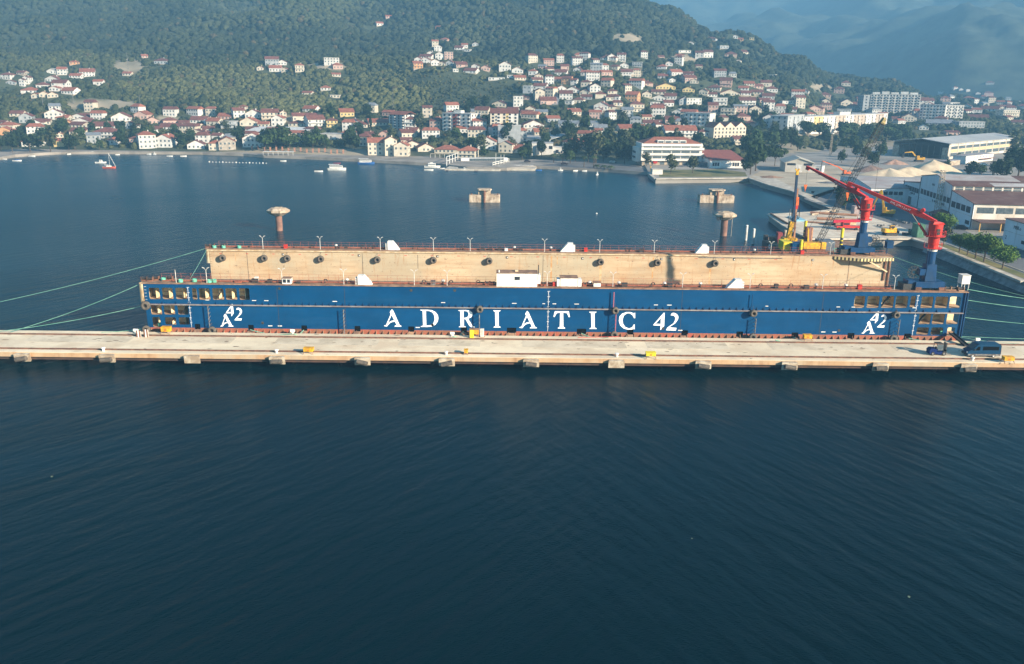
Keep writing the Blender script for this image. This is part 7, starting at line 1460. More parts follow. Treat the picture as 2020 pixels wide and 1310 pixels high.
B = apt(768, 258, 799, 259, -30, 'narrow seven-storey white block with grey front and red roof', 12, 4, 6, 'w', [(0.12, 0.88, walls['g'])], flat=False); B.gable(0, B.L, 0, 12, B.h, B.h+2.4, 'u', 0.3, 0.2, rroof)
apt(1349, 248, 1398, 258, -30, 'plain white cubic block with square dark windows behind the office block', 13, 6, 4, 'w', name='apartment_block')
tanp = mat('tan_facade', (0.52, 0.42, 0.33), (0.44, 0.35, 0.28), 0.4)
B = apt(1551, 266, 1583, 262, -36, 'grey-white left wing of the long yellow and white block', 14, 4, 5, 'g')
B = apt(1584, 262, 1748, 250, -29, 'long yellow and white apartment block above the pine grove', 14, 22, 4, 'w', [(0.1, 0.2, walls['y']), (0.34, 0.46, tanp), (0.56, 0.7, tanp), (0.84, 0.95, tanp)]); B.part('roof_house', walls['w'], B.L*0.42, B.L*0.55, 3, 9, B.h+0.5, B.h+3)
apt(1700, 224, 1712, 223, -33, 'blind grey end block at the left of the large balconied block', 16, 1, 6, 'g')
B = apt(1714, 223, 1812, 224, -34, 'large pale balconied apartment block with stepped gabled top floors', 16, 16, 7, 'w')
for k in range(5): B.part('top_storey', walls['w'], B.L*(0.03+0.19*k), B.L*(0.03+0.19*k+0.15), 2, 12, B.h+0.5, B.h+2.4+(k % 2)*0.8)
B = apt(1812, 236, 1862, 238, -28, 'pale balconied block with small gables right of the large one', 14, 8, 5, 'w'); B.gable(0, B.L*0.5, 0, 14, B.h+0.5, B.h+3, 'v', 0.3, 0.2, droof)
B = apt(1864, 232, 1898, 234, -24, 'rightmost pale balconied block below the far mountain', 13, 6, 4, 'w')
B = apt(982, 286, 1027, 284, -33, 'plain pale blue-grey slab building behind the sea pool', 14, 1, 1, 'g', name='slab_building')
# three-gabled terrace
a_ = hit(1407, 274); b_ = hit(1470, 275); B = Bld('terrace_house', 'long cream terrace with three front gables and red roofs behind the red-roofed hall', 'terrace', (a_.x, a_.y), (b_.x, b_.y), a_.z)
B.part('wall', walls['c'], 0, B.L, 0, 12, -1, 8.0); boxes.append(((a_.x+b_.x)/2, a_.y, B.L*0.55, 12))
for k in range(3):
    f0, f1 = B.L*k/3, B.L*(k+1)/3; mb = MB(); mb.plate([(f0, 8.001), (f1, 8.001), ((f0+f1)/2, 11.6)], [], lambda a, z, b: B.P(a, b, z), 0.0, 11.9); mb.build('gable_wall', walls['c'], B.t); B.gable(f0, f1, 0, 12, 8.05, 11.7, 'v', 0.1, 0.2, rroof)
    for r_ in range(3):
        for c in range(3): B.fwin(f0+(f1-f0)*(c+0.5)/3-0.6, 1.0+r_*2.7, 1.2, 1.4)
# white modern complex behind the promenade
a_ = on(1016, 287, 6); B = Bld('school', 'white modern complex with long pale metal roof above the palms', 'hall', (a_.x, a_.y), on(1084, 292, 6)[:2], 4.0)
B.part('wall', walls['w'], 0, B.L, 0, 22, -3, 7.5); mb = MB(); mb.add([B.P(-0.5, -0.5, 7.6), B.P(B.L+0.5, -0.5, 7.6), B.P(B.L+0.5, 22, 10.5), B.P(-0.5, 22, 10.5), B.P(-0.5, -0.5, 7.9), B.P(B.L+0.5, -0.5, 7.9), B.P(B.L+0.5, 22, 10.8), B.P(-0.5, 22, 10.8)], [(0,3,2,1),(4,5,6,7),(0,1,5,4),(1,2,6,5),(2,3,7,6),(3,0,4,7)]); mb.build('roof', paleroof, B.t); B.fwin(B.L*0.1, 1.5, B.L*0.2, 4, dglass)
boxes.append((a_.x+12, a_.y, 14, 22))
B = Bld('school', 'white cubic wing with grey glass stair in front of the metal-roofed complex', 'building', on(1049, 303, 4)[:2], on(1116, 304, 4)[:2], 3.5)
B.part('wall', walls['w'], 0, B.L*0.62, 0, 12, -2, 7.2); B.part('wing', walls['w'], B.L*0.62, B.L, 1, 10, -2, 4.8); B.part('roof', paleroof, -0.2, B.L*0.62+0.2, -0.2, 12.2, 7.2, 7.5); B.part('wing_roof', flatroof, B.L*0.62, B.L+0.2, 0.8, 10.2, 4.8, 5.0); B.fwin(B.L*0.5, 3.6, 2.4, 2.0); B.fwin(B.L*0.7, 1.0, 2.0, 2.2); B.fwin(B.L*0.85, 1.0, 1.2, 1.5); B.part('glass_stair', dglass, B.L*0.12, B.L*0.22, -1.5, -0.05, 0, 6)
boxes.append((on(1080, 303, 4).x, on(1080, 303, 4).y, 15, 12))
# white-roofed market hall and pine-side pavilion
a_ = hit(486, 272); b_ = hit(601, 270); B = Bld('market_hall', 'long low hall with plain white roof behind the round pines', 'hall', (a_.x, a_.y), (b_.x, b_.y), a_.z); B.part('wall', walls['g'], 0, B.L, 0, 24, -1, 4.0)
mb = MB(); mb.add([B.P(-0.5, -0.5, 4.0), B.P(B.L+0.5, -0.5, 4.0), B.P(B.L+0.5, 24, 6.2), B.P(-0.5, 24, 6.2), B.P(-0.5, -0.5, 4.3), B.P(B.L+0.5, -0.5, 4.3), B.P(B.L+0.5, 24, 6.5), B.P(-0.5, 24, 6.5)], [(0,3,2,1),(4,5,6,7),(0,1,5,4),(1,2,6,5),(2,3,7,6),(3,0,4,7)]); mb.build('roof', white, B.t); boxes.append(((a_.x+b_.x)/2, a_.y, B.L*0.55, 24))
# town street up the slope
st = [hit(x, y) for x, y in ((1098, 207), (1093, 190), (1086, 172), (1080, 160), (1083, 148), (1093, 142))]
mb = MB()
for p, q in zip(st[:-1], st[1:]):
    n_ = 8
    for i in range(n_):
        u0 = p.lerp(q, i/n_); u1 = p.lerp(q, (i+1)/n_); u0.z = land(u0.x, u0.y)+0.45; u1.z = land(u1.x, u1.y)+0.45; mb.bar(u0, u1, 7.0, 0.9)
struct(mb.build('street', mat('street_asphalt', (0.30, 0.30, 0.31), (0.22, 0.22, 0.23), 0.1)))

# sea pool
t = thing('sea_pool', 'white framed sea-water pool with stands and gantry on the waterfront', 'pool', on(950, 328, 0.5))
A = on(877, 333, 0.9); Bq = on(985, 334.5, 0.9); C_ = on(1006, 325, 0.9); D_ = on(905, 318, 0.9)
mb = MB(); mb.plate([(A.x, A.y), (Bq.x, Bq.y), (C_.x, C_.y), (D_.x, D_.y)], [[(A.x+7, A.y+4), (Bq.x-3, Bq.y+4), (C_.x-7, C_.y-6), (D_.x+3, D_.y-7)]], lambda u, v, t_: (u, v, t_), -1.5, 0.9); mb.build('pool_deck', edge, t)
mb = MB(); mb.plate([(A.x+6.5, A.y+3.5), (Bq.x-2.5, Bq.y+3.5), (C_.x-6.5, C_.y-5.5), (D_.x+2.5, D_.y-6.5)], [], lambda u, v, t_: (u, v, t_), 0.1, 0.3); mb.build('pool_water', mat('pool_water', (0.03, 0.12, 0.18), (0.02, 0.10, 0.16), 1, 0.15, spec=0.5), t)
def gframe(px0, py0, px1, py1, h, name, n_=5, d=2.2):
    a_ = on(px0, py0, 0.9); b_ = on(px1, py1, 0.9); mb = MB()
    for i in range(n_):
        p = a_.lerp(b_, i/(n_-1)); mb.tube(p, p+Vector((0, 0, h)), 0.13, n=5); mb.tube(p+Vector((0, d, 0)), p+Vector((0, d, h)), 0.13, n=5); mb.tube(p+Vector((0, 0, h)), p+Vector((0, d, h)), 0.1, n=4)
    for z_ in (h, h*0.55): mb.bar(a_+Vector((0, 0, z_)), b_+Vector((0, 0, z_)), 0.2, 0.2); mb.bar(a_+Vector((0, d, z_)), b_+Vector((0, d, z_)), 0.2, 0.2)
    return mb.build(name, white, t)
gframe(881, 328, 903, 319.5, 5.5, 'gantry_frame'); gframe(972, 330, 1004, 322, 2.6, 'rail_frame', 7)
a_ = on(908, 320, 0.9); b_ = on(1000, 319, 0.9); mb = MB(); mb.bar(a_+Vector((0, 2, 1.2)), b_+Vector((0, 2, 1.2)), 5, 2.4); mb.build('stand', white, t)
for i in range(12): p = a_.lerp(b_, 0.24+i*0.06); mb = MB(); mb.ob((p.x, p.y-0.9, 2.4), (2.2, 0.5, 1.5)); mb.build('stand_glass', dglass, t)
for px, h_ in ((978, 7.5), (988, 6.5), (994, 6.5)): q = on(px, 327, 0.9); mb = MB(); mb.tube(q, q+Vector((0, 0, h_)), 0.12, n=6); mb.build('flag_pole', white, t)
a_ = on(1005, 333, 1.0); b_ = on(1056, 333.5, 1.0); tag(MB().prism([(a_.x, a_.y), (b_.x, b_.y), (b_.x+1, b_.y+13), (a_.x+3, a_.y+13)], -1.5, 1.3).build('bathing_jetty', edge), 'pale bathing jetty with boats laid up right of the sea pool', 'jetty')
for i in range(8): q = on(1015+i*4.5, 327.5+0.3*(i % 2), 1.3); mb = MB(); mb.plate([(-0.3, 0), (2.4, 0), (3.0, 0.55), (-0.5, 0.5)], [], lambda u, v, w_: (q.x+u*0.6, q.y+w_, 1.31+v), 0, 1.1); tag(mb.build('dinghy', white if i % 3 else pale), '', 'boat', 'dinghies laid up on the bathing jetty'); G2 = globals().setdefault('G2', []); G2.append((bpy.context.scene.collection.objects[-1], 'small dinghy laid up on the bathing jetty'))
order_labels(G2, 'from the left')
for px0, px1, py, l in ((849, 905, 311, 'brown beach bar canopy left of the sea pool'), (519, 580, 306.5, 'white beach terrace below the round pines')):
    a_ = on(px0, py, 1.7); b_ = on(px1, py, 1.7); t = thing('canopy', l, 'canopy', a_); mb = MB(); mb.box(a_.x, b_.x, a_.y, a_.y+4, 4.0, 4.2); mb.build('roof', stonec if px0 > 800 else white, t)
    n_ = int((b_.x-a_.x)/3)
    for i in range(n_+1): xx = a_.x+(b_.x-a_.x)*i/n_; mb = MB(); mb.tube((xx, a_.y+0.3, 1.7), (xx, a_.y+0.3, 4.0), 0.12, n=5); mb.build('post', white, t)
# brick gate pillars on the shore road
GP = []
for i in range(16):
    q = hit(497+i*12.0, 297.5+i*0.45, 1.7); q.z = max(1.7, q.z); o_ = MB().box(q.x-0.45, q.x+0.45, q.y, q.y+0.9, q.z-0.3, q.z+2.4).box(q.x-0.6, q.x+0.6, q.y-0.15, q.y+1.05, q.z+2.4, q.z+2.6).build('gate_pillar', mat('terracotta', (0.45, 0.22, 0.14), (0.35, 0.17, 0.11), 1)); tag(o_, '', 'pillar', 'terracotta pillars along the shore road'); GP.append((o_, 'terracotta pillar along the shore road'))
order_labels(GP, 'from the left')
for px, py, l in ((1000-296, 313, 'left stone bathing jetty off the middle beach'), (792, 318, 'right stone bathing jetty off the middle beach'), (574, 309.5, 'low white swimming platform off the round pines')):
    q = on(px, py, 0.7); mb = MB(); mb.plate([(q.x-5, q.y), (q.x+2, q.y-1), (q.x+6, q.y+9), (q.x-1, q.y+10)], [], lambda u, v, t_: (u, v, t_), -1.5, 0.75); tag(mb.build('bathing_jetty', edge), l, 'jetty')
# power masts on the slope
for px, py, h_, l in ((539, 213, 16, 'grey lattice pylon above the middle red roofs'), (776, 222, 19, 'tall pylon behind the middle woods edge'), (254, 142, 17, 'pylon on the left slope above the red-roofed house'), (278, 222, 14, 'pylon right of the dry field'), (146, 210, 12, 'thin pole at the dry field edge'), (86, 215, 10, 'thin pole left of the dry field')):
    q = hit(px, py); t = thing('pylon', l, 'pylon', q); mb = MB(); mb.tube(q-Vector((0, 0, 1)), q+Vector((0, 0, h_)), 0.25, 0.12, n=6); mb.build('mast', steel, t); mb = MB(); mb.bar(q+Vector((-1.6, 0, h_-1.5)), q+Vector((1.6, 0, h_-1.5)), 0.15, 0.15); mb.build('crossarm', steel, t)

# ------------------------------------------------------------------ boats
BL = []
def boat(px, py, lp, label, kind='open', c_=None, rz=0.0):
    q = on(px, py, 0); L_ = lp*proj(q)[2]/F; t = thing('boat', label, 'boat', (0, 0, 0), 'boats moored off the town'); w_ = L_*0.3; h = max(0.6, L_*0.12); c_ = c_ or white
    mb = MB(); sec = [(-0.5, 0.8), (-0.2, 1.0), (0.15, 0.95), (0.38, 0.55), (0.5, 0.04)]; vs = []
    for a, b in sec: vs += [(a*L_, -w_/2*b, h*(1+0.35*max(0, a))), (a*L_*0.96, -w_/2*b*0.55, -0.15), (a*L_*0.96, w_/2*b*0.55, -0.15), (a*L_, w_/2*b, h*(1+0.35*max(0, a)))]
    fs = [(i*4+j, i*4+j+1, (i+1)*4+j+1, (i+1)*4+j) for i in range(4) for j in range(3)]+[(0, 3, 2, 1)]; mb.add(vs, fs).build('hull', c_, t)
    mb = MB(); vs = [(a*L_*0.94, s_*w_/2*b*0.86, h*(0.72 if kind == 'open' else 0.98)) for a, b in sec for s_ in (-1, 1)]; mb.add(vs, [(i*2, i*2+1, i*2+3, i*2+2) for i in range(4)]).build('deck', stonec if kind == 'open' else white, t)
    if kind in ('cabin', 'yacht', 'ferry'):
        a0, a1, hh = {'cabin': (-0.12, 0.14, 1.2), 'yacht': (-0.25, 0.2, 1.5), 'ferry': (-0.4, 0.3, 1.4)}[kind]
        mb = MB(); mb.box(a0*L_, a1*L_, -w_*0.3, w_*0.3, h*0.95, h+hh); mb.build('cabin', white, t, bevel=0.08); mb = MB(); mb.box(a0*L_+0.15, a1*L_-0.1, -w_*0.31, w_*0.31, h+hh*0.45, h+hh*0.75); mb.build('cabin_window', dglass, t)
        if kind == 'ferry': mb = MB(); mb.box(-0.45*L_, 0.12*L_, -w_*0.4, w_*0.4, h+2.0, h+2.15); mb.build('awning', white, t)
        if kind == 'yacht': mb = MB(); mb.box(-0.15*L_, 0.05*L_, -w_*0.22, w_*0.22, h+1.5, h+2.0); mb.build('flybridge', white, t)
    if kind == 'tarp': mb = MB(); mb.blob((0, 0, h*0.95), (L_*0.38, w_*0.4, 0.4), 3); mb.build('cover', mat('boat_cover', (0.02, 0.10, 0.35)), t, smooth=True)
    if kind == 'sail':
        mb = MB(); mb.box(-0.2*L_, 0.15*L_, -w_*0.25, w_*0.25, h, h+0.6); mb.build('coachroof', white, t); mb = MB(); mb.tube((0.05*L_, 0, h), (0.05*L_, 0, h+L_*1.05), 0.09, 0.06, n=6); mb.build('mast', white, t)
        mb = MB(); mb.tube((0.05*L_, 0, h+0.9), (-0.38*L_, 0, h+1.0), 0.14, n=6); mb.build('boom', white, t); mb = MB(); mb.tube((0.05*L_, 0, h+L_*1.04), (0.49*L_, 0, h), 0.1, n=5); mb.build('furled_jib', white, t)
    if kind == 'open': mb = MB(); mb.box(-0.47*L_, -0.53*L_, -0.2, 0.2, 0.1, h+0.35); mb.build('outboard', black, t)
    t.location = q; t.rotation_euler = (0, 0, rz); return t
redh = mat('boat_red', (0.5, 0.10, 0.05)); bluh = mat('boat_blue', (0.03, 0.12, 0.35)); dkh = mat('boat_dark', (0.05, 0.05, 0.07))
for a in ((9,315,10,'leftmost small open boat off the left beach','open',pale,0),(34,318,17,'white boat under a blue cover at far left','tarp',white,.1),(63,309,14,'white open boat near the left beach end','open',white,0),(136,305,9,'small white boat close to the beach left of the cabin boats','open',white,1.0),
 (183,304,14,'white cabin boat close inshore above the sailing boat','cabin',white,.1),(201.5,307,10,'small dark boat inshore by the cabin boat','open',dkh,0),(232,306,8,'small white boat inshore right of the sailing boat','open',white,.3),(199,322,21,'white cabin boat beside the red-hulled sailing boat','cabin',white,.15),
 (216,332,25,'sailing boat with orange-red hull and bare white mast','sail',redh,.1),(294,305,9,'tiny white boat with outboard close inshore','open',white,0),(305,305,7,'tiny white boat with a sunshade inshore','cabin',white,0),(335,309,12,'white open boat under the left waterfront villa','open',white,0),(362,309,12,'slanted white open boat, last off the left waterfront','open',white,.3),
 (559,318.6,12,'small white boat off the round pines','open',white,0),(665,323,14,'small boat with a dark red cover','open',mat('boat_maroon', (0.2, 0.03, 0.06)),0),(665,336,36,'largest white passenger boat with awning in the middle bay','ferry',white,.05),(628.7,339,17,'low white rowing boat left of the passenger boat','open',white,0),(722.7,324,33,'blue and white passenger boat with awning near the stone jetty','ferry',bluh,0),
 (598.8,307,6,'white boat pulled up at the middle beach','open',white,.8),(852.8,331,32,'white motor yacht left of the sea pool','yacht',white,0),(846,336.5,18,'white speedboat in front of the motor yacht','open',white,0),(873,333.5,10,'small white tender at the yacht','open',white,0),(882,338,5,'tiny dark boat by the pool corner','open',dkh,0),(916,336.5,13,'white boat moored at the pool front','cabin',white,0),(939,339,7,'tiny dark boat in front of the pool','open',dkh,0),
 (983.7,333,13,'white cabin boat at the right pool corner','cabin',white,1.2),(1063,337,12,'white and blue boat beside the bathing jetty','open',bluh,0),(1105.6,337,10,'white boat with red stripe off the palms','cabin',white,0),(1135,338,11,'slanted white boat off the palms','open',white,.4),(1153,338.3,10,'white boat right of the slanted one off the palms','open',white,0),(1178,345.5,9,'roundish white boat left of the office quay','cabin',white,.9)): boat(*a[:4], kind=a[4], c_=a[5], rz=a[6])

# ------------------------------------------------------------------ trees and woods
def leafmat(name, c, c2, rnd=0.3): return mat(name, c, c2, 0.9, 0.9, rnd=rnd, spec=0.15)
lf1 = leafmat('foliage_dark', (0.034, 0.055, 0.020), (0.014, 0.026, 0.011)); lf2 = leafmat('foliage_mid', (0.055, 0.085, 0.026), (0.025, 0.042, 0.015)); lf3 = leafmat('foliage_olive', (0.085, 0.09, 0.04), (0.045, 0.055, 0.025)); lf4 = leafmat('foliage_pine', (0.10, 0.17, 0.03), (0.045, 0.085, 0.02), 0.12)
bark = mat('bark', (0.12, 0.085, 0.06), (0.07, 0.05, 0.035), 2)
def crown(seed, R_, H_, n_, leaf, lobes, m_, name='crown', z0=0.0, shell=0.55, flat=1.0):
    rn = np.random.default_rng(seed); C0 = []
    for i in range(lobes): a = rn.uniform(0, 6.28); r_ = R_*rn.uniform(0.15, 0.6); C0.append((r_*math.cos(a), r_*math.sin(a), z0+H_*rn.uniform(0.3, 0.72), R_*rn.uniform(0.42, 0.62), H_*rn.uniform(0.25, 0.4)))
    C0 = np.array(C0); ix = rn.integers(0, lobes, n_); d = rn.normal(size=(n_, 3)); d /= np.linalg.norm(d, axis=1)[:, None]; r_ = rn.uniform(shell, 1.0, n_)**0.6
    c = C0[ix, :3]+d*np.stack([C0[ix, 3], C0[ix, 3], C0[ix, 4]], 1)*r_[:, None]
    nrm = d+rn.normal(size=(n_, 3))*0.45; nrm /= np.linalg.norm(nrm, axis=1)[:, None]
    u = np.cross(nrm, rn.normal(size=(n_, 3))); u /= np.linalg.norm(u, axis=1)[:, None]; v = np.cross(nrm, u); s_ = leaf*rn.uniform(0.6, 1.4, n_)[:, None]
    V = np.stack([c-u*s_-v*s_*0.7, c+u*s_-v*s_*0.6, c+u*s_*0.8+v*s_*0.7, c-u*s_*0.7+v*s_*0.8], 1).reshape(-1, 3)
    me = bpy.data.meshes.new(name); me.from_pydata(V.tolist(), [], [(4*i, 4*i+1, 4*i+2, 4*i+3) for i in range(n_)]); me.materials.append(m_); return me
def trunkm(H_, r_, limbs=4, sp=0.35, seed=1):
    mb = MB(); rn = random.Random(seed); mb.tube((0, 0, -0.6), (0, 0, H_*0.45), r_, r_*0.75, n=7)
    for k in range(limbs): a = 6.28*k/limbs+rn.random(); mb.tube((0, 0, H_*0.4), (H_*sp*math.cos(a), H_*sp*math.sin(a), H_*rn.uniform(0.7, 0.9)), r_*0.6, r_*0.2, n=5)
    me = bpy.data.meshes.new('trunk'); me.from_pydata(mb.v, [], mb.f); me.materials.append(bark); return me
PRO = {}
def proto(k, hs, R_, H_, z0, n_, leaf, lobes, m_, shell=0.5, limbs=4): PRO[k] = [(trunkm(hs, 0.22 if hs < 9 else 0.3, limbs, 0.3, s_), crown(s_*7+len(k), R_, H_, n_, leaf, lobes, m_, z0=z0, shell=shell)) for s_ in (1, 2, 3)]
proto('round', 6.5, 3.6, 6.5, 1.6, 520, 0.42, 7, lf1); proto('mid', 7, 3.6, 7.0, 1.6, 520, 0.42, 8, lf2); proto('olive', 8, 3.6, 8.5, 2.0, 380, 0.42, 9, lf3, 0.3)
proto('umbrella', 8.5, 6.4, 5.5, 4.4, 900, 0.5, 14, lf2, 0.6, 6); proto('quaypine', 5.2, 3.9, 4.6, 2.0, 3600, 0.17, 18, lf4, 0.55, 7); proto('shrub', 1.5, 1.8, 2.4, 0.1, 200, 0.32, 4, lf2)
cyp = crown(99, 0.95, 9.0, 420, 0.28, 9, lf1, z0=0.3); PRO['cypress'] = [(trunkm(4, 0.15, 0), cyp)]
PRO['cypress'][0][1].vertices.foreach_set('co', np.array([c for v in cyp.vertices for c in (v.co.x*max(0.15, 1-v.co.z/11), v.co.y*max(0.15, 1-v.co.z/11), v.co.z)], dtype=np.float32))
TL = []; tidx = 0
TN = {'round': 'dark green round tree', 'mid': 'mid-green bushy tree', 'olive': 'loose olive-green tree', 'umbrella': 'broad umbrella pine', 'quaypine': 'bright green round-crowned pine', 'shrub': 'low green shrub', 'cypress': 'slim dark cypress', 'palm': 'small palm'}
def tree(kind, p, s_=1.0, label=None, grp='trees of the shore town'):
    global tidx; tidx += 1; tm, cm = PRO[kind][tidx % len(PRO[kind])]
    t = thing('tree' if kind != 'shrub' else 'shrub', label or '', 'tree' if kind != 'shrub' else 'shrub', p, grp)
    for nme, me in (('trunk', tm), ('crown', cm)): o_ = bpy.data.objects.new(nme, me); C.objects.link(o_); o_.parent = t
    t.rotation_euler = (0, 0, (tidx*2.39) % 6.28); t.scale = (s_, s_, s_*random.uniform(0.9, 1.12))
    if not label: TL.append((t, TN[kind]+' '+region(*proj(p)[:2])))
    boxes.append((p[0], p[1], 2.5*s_, 0)) ; return t
QP = [(1977,530.6,1.0),(1940.6,516.7,1.12),(1923.8,509.8,1.0),(1908,503,0.95),(1892,497.9,0.9)]
for k, (px, py, s_) in enumerate(QP): tree('quaypine', on(px, py, LZ), s_, ['round-crowned pine standing alone at the right end of the quay row', 'tallest pine of the quay row, second from its right end', 'third quay pine from the right end', 'fourth quay pine from the right end', 'fifth quay pine from the right, at the left end of the close row'][k], 'pines along the quay verge')
tree('olive', on(1861, 484.5, LZ), 0.62, 'thin bare-looking tree on the verge right of the nearer crane', 'pines along the quay verge'); tree('quaypine', on(1862, 462, LZ), 0.95, 'bushy green tree behind the nearer crane turret', 'pines along the quay verge')
for px, py, k, s_, l in ((1667, 414, 'round', 1.25, 'large dark tree beside the farther crane boom'), (1655, 404, 'olive', 0.95, 'dark straggly tree left of the large one by the boom'), (1684, 411, 'round', 0.9, 'dark tree behind the farther crane turret')): tree(k, on(px, py, LZ), s_, l, 'trees by the jetty')
for px, py, s_, l in ((545, 300, 1.75, 'widest dark umbrella pine before the market hall'), (525, 301, 1.3, 'left umbrella pine before the market hall'), (572, 300, 1.35, 'right part of the great umbrella pine group'), (618, 300, 1.35, 'bright umbrella pine right of the market hall')): tree('umbrella', on(px, py, 1.7), s_, l)
LT = [('cypress',731,262,2.0),('cypress',696,288,1.3),('cypress',1590,262,0.8),('cypress',1592,268,0.9),('round',690,292,1.2),('round',700,298,1.3),('round',472,290,1.5),('round',124,268,1.5),('olive',100,300,1.6),('round',60,300,1.6),('round',25,300,1.4),('round',36,292,1.4),('round',85,290,1.5),
 ('olive',950,306,1.3),('mid',955,312,1.0),('round',1000,282,1.6),('olive',1010,300,1.0),('round',1045,312,1.2),('mid',1068,312,1.2),('mid',1030,315,1.1),('olive',1135,318,1.7),('olive',1160,320,1.9),('olive',1175,322,1.9),('round',1190,318,1.6),('round',1215,322,1.6),('round',1232,322,1.5),('olive',1240,318,1.5),('mid',1115,315,1.2),('mid',1125,322,1.0),('olive',1195,312,1.8),
 ('round',1375,290,1.3),('round',1478,318,1.9),('round',1490,338,1.9),('round',1480,345,1.6),('umbrella',1528,328,1.15),('umbrella',1510,320,1.1),('mid',1495,305,1.9),('mid',1520,298,1.8),('mid',1540,296,1.7),('round',1560,292,1.6),('mid',1470,302,1.6),('round',1573,298,1.3),('olive',1323,343,1.0),('olive',1366,343,1.05),('round',1362,330,0.7),('olive',1275,330,0.9),
 ('round',1990,342,1.9),('round',2008,350,2.2),('round',1975,358,1.4),('round',1960,350,1.2),('round',1912,350,1.1),('mid',1935,350,0.8),('round',1998,330,1.6),('olive',1998,300,1.8),('mid',1984,296,1.4),('cypress',1957,350,0.6),('mid',1660,322,0.9),('round',1690,312,1.1),('mid',1705,318,1.1),('mid',1735,312,1.4),('round',1720,330,1.2),('mid',1665,296,1.2),('round',1640,305,1.1),('mid',1680,300,1.3),('round',1880,290,0.5),('mid',1868,330,0.6),('mid',1888,316,0.6)]
for k, px, py, s_ in LT:
    p = hit(px, py, zmin=2.0 if px < 1280 else LZ, y0=300); tree(k, p, s_)
rn = random.Random(8)
for i in range(26): px = rn.uniform(1585, 1800); py = 272+rn.uniform(-8, 12); tree(rn.choice(['round', 'mid', 'round', 'umbrella']), hit(px, py, zmin=LZ, y0=500), rn.uniform(1.1, 1.6))
# palms
def palm(px, py, h, label):
    q = on(px, py, 1.72); t = thing('palm_tree', label, 'palm tree', q, 'palms on the promenade'); mb = MB(); mb.tube(q-Vector((0, 0, 0.3)), q+Vector((0, 0, h)), 0.28, 0.2, n=8); mb.build('trunk', bark, t); mb = MB()
    for k in range(14):
        a = 6.28*k/14; u = Vector((math.cos(a), math.sin(a), 0)); s_ = Vector((-u.y, u.x, 0))*0.28; b0 = q+Vector((0, 0, h)); b1 = b0+u*1.3+Vector((0, 0, 0.6+0.3*(k % 2))); b2 = b0+u*2.4+Vector((0, 0, -0.2+0.4*(k % 2))); b3 = b0+u*2.9+Vector((0, 0, -1.0))
        mb.add([b0-s_*0.3, b0+s_*0.3, b1+s_, b1-s_, b2+s_*0.8, b2-s_*0.8, b3], [(0, 1, 2, 3), (3, 2, 4, 5), (5, 4, 6)])
    mb.build('fronds', lf2, t)
for px, py, h, l in ((1152, 330, 5.5, 'tall palm on the promenade, left of two tall ones'), (1171, 331, 6, 'tall palm on the promenade, right of two tall ones'), (1178, 332, 1.2, 'left of three low palms on the promenade'), (1192, 333, 1.2, 'middle of three low palms on the promenade'), (1205, 334, 1.2, 'right of three low palms on the promenade'), (1092, 321, 4.5, 'palm by the white stairs'), (1110, 322, 4.5, 'palm right of the white stairs'), (149, 290, 6, 'brown-trunked palm behind the left beach')): palm(px, py, h, l)
# named trees scattered between the lower houses
bx_ = np.array([(b[0], b[1], b[2], b[3]) for b in boxes])
def clear(x, y, m_=1.5, front=14.0):
    dx = np.abs(bx_[:, 0]-x); dy = y-bx_[:, 1]; return not np.any((dx < bx_[:, 2]+m_) & (dy > -front) & (dy < bx_[:, 3]+2.0))
cnt = 0; rn = random.Random(21)
while cnt < 150:
    px = rn.uniform(-20, 1560); py = rn.uniform(232, 298) if px < 900 else rn.uniform(215, 312)
    if px > 1250: py = rn.uniform(215, 285)
    p = hit(px, py, zmin=1.9)
    if p is None or not clear(p.x, p.y, 2.0, 15): continue
    tree(rn.choice(['round', 'round', 'mid', 'round', 'olive']), p, rn.uniform(0.85, 1.35)); cnt += 1
order2(TL)

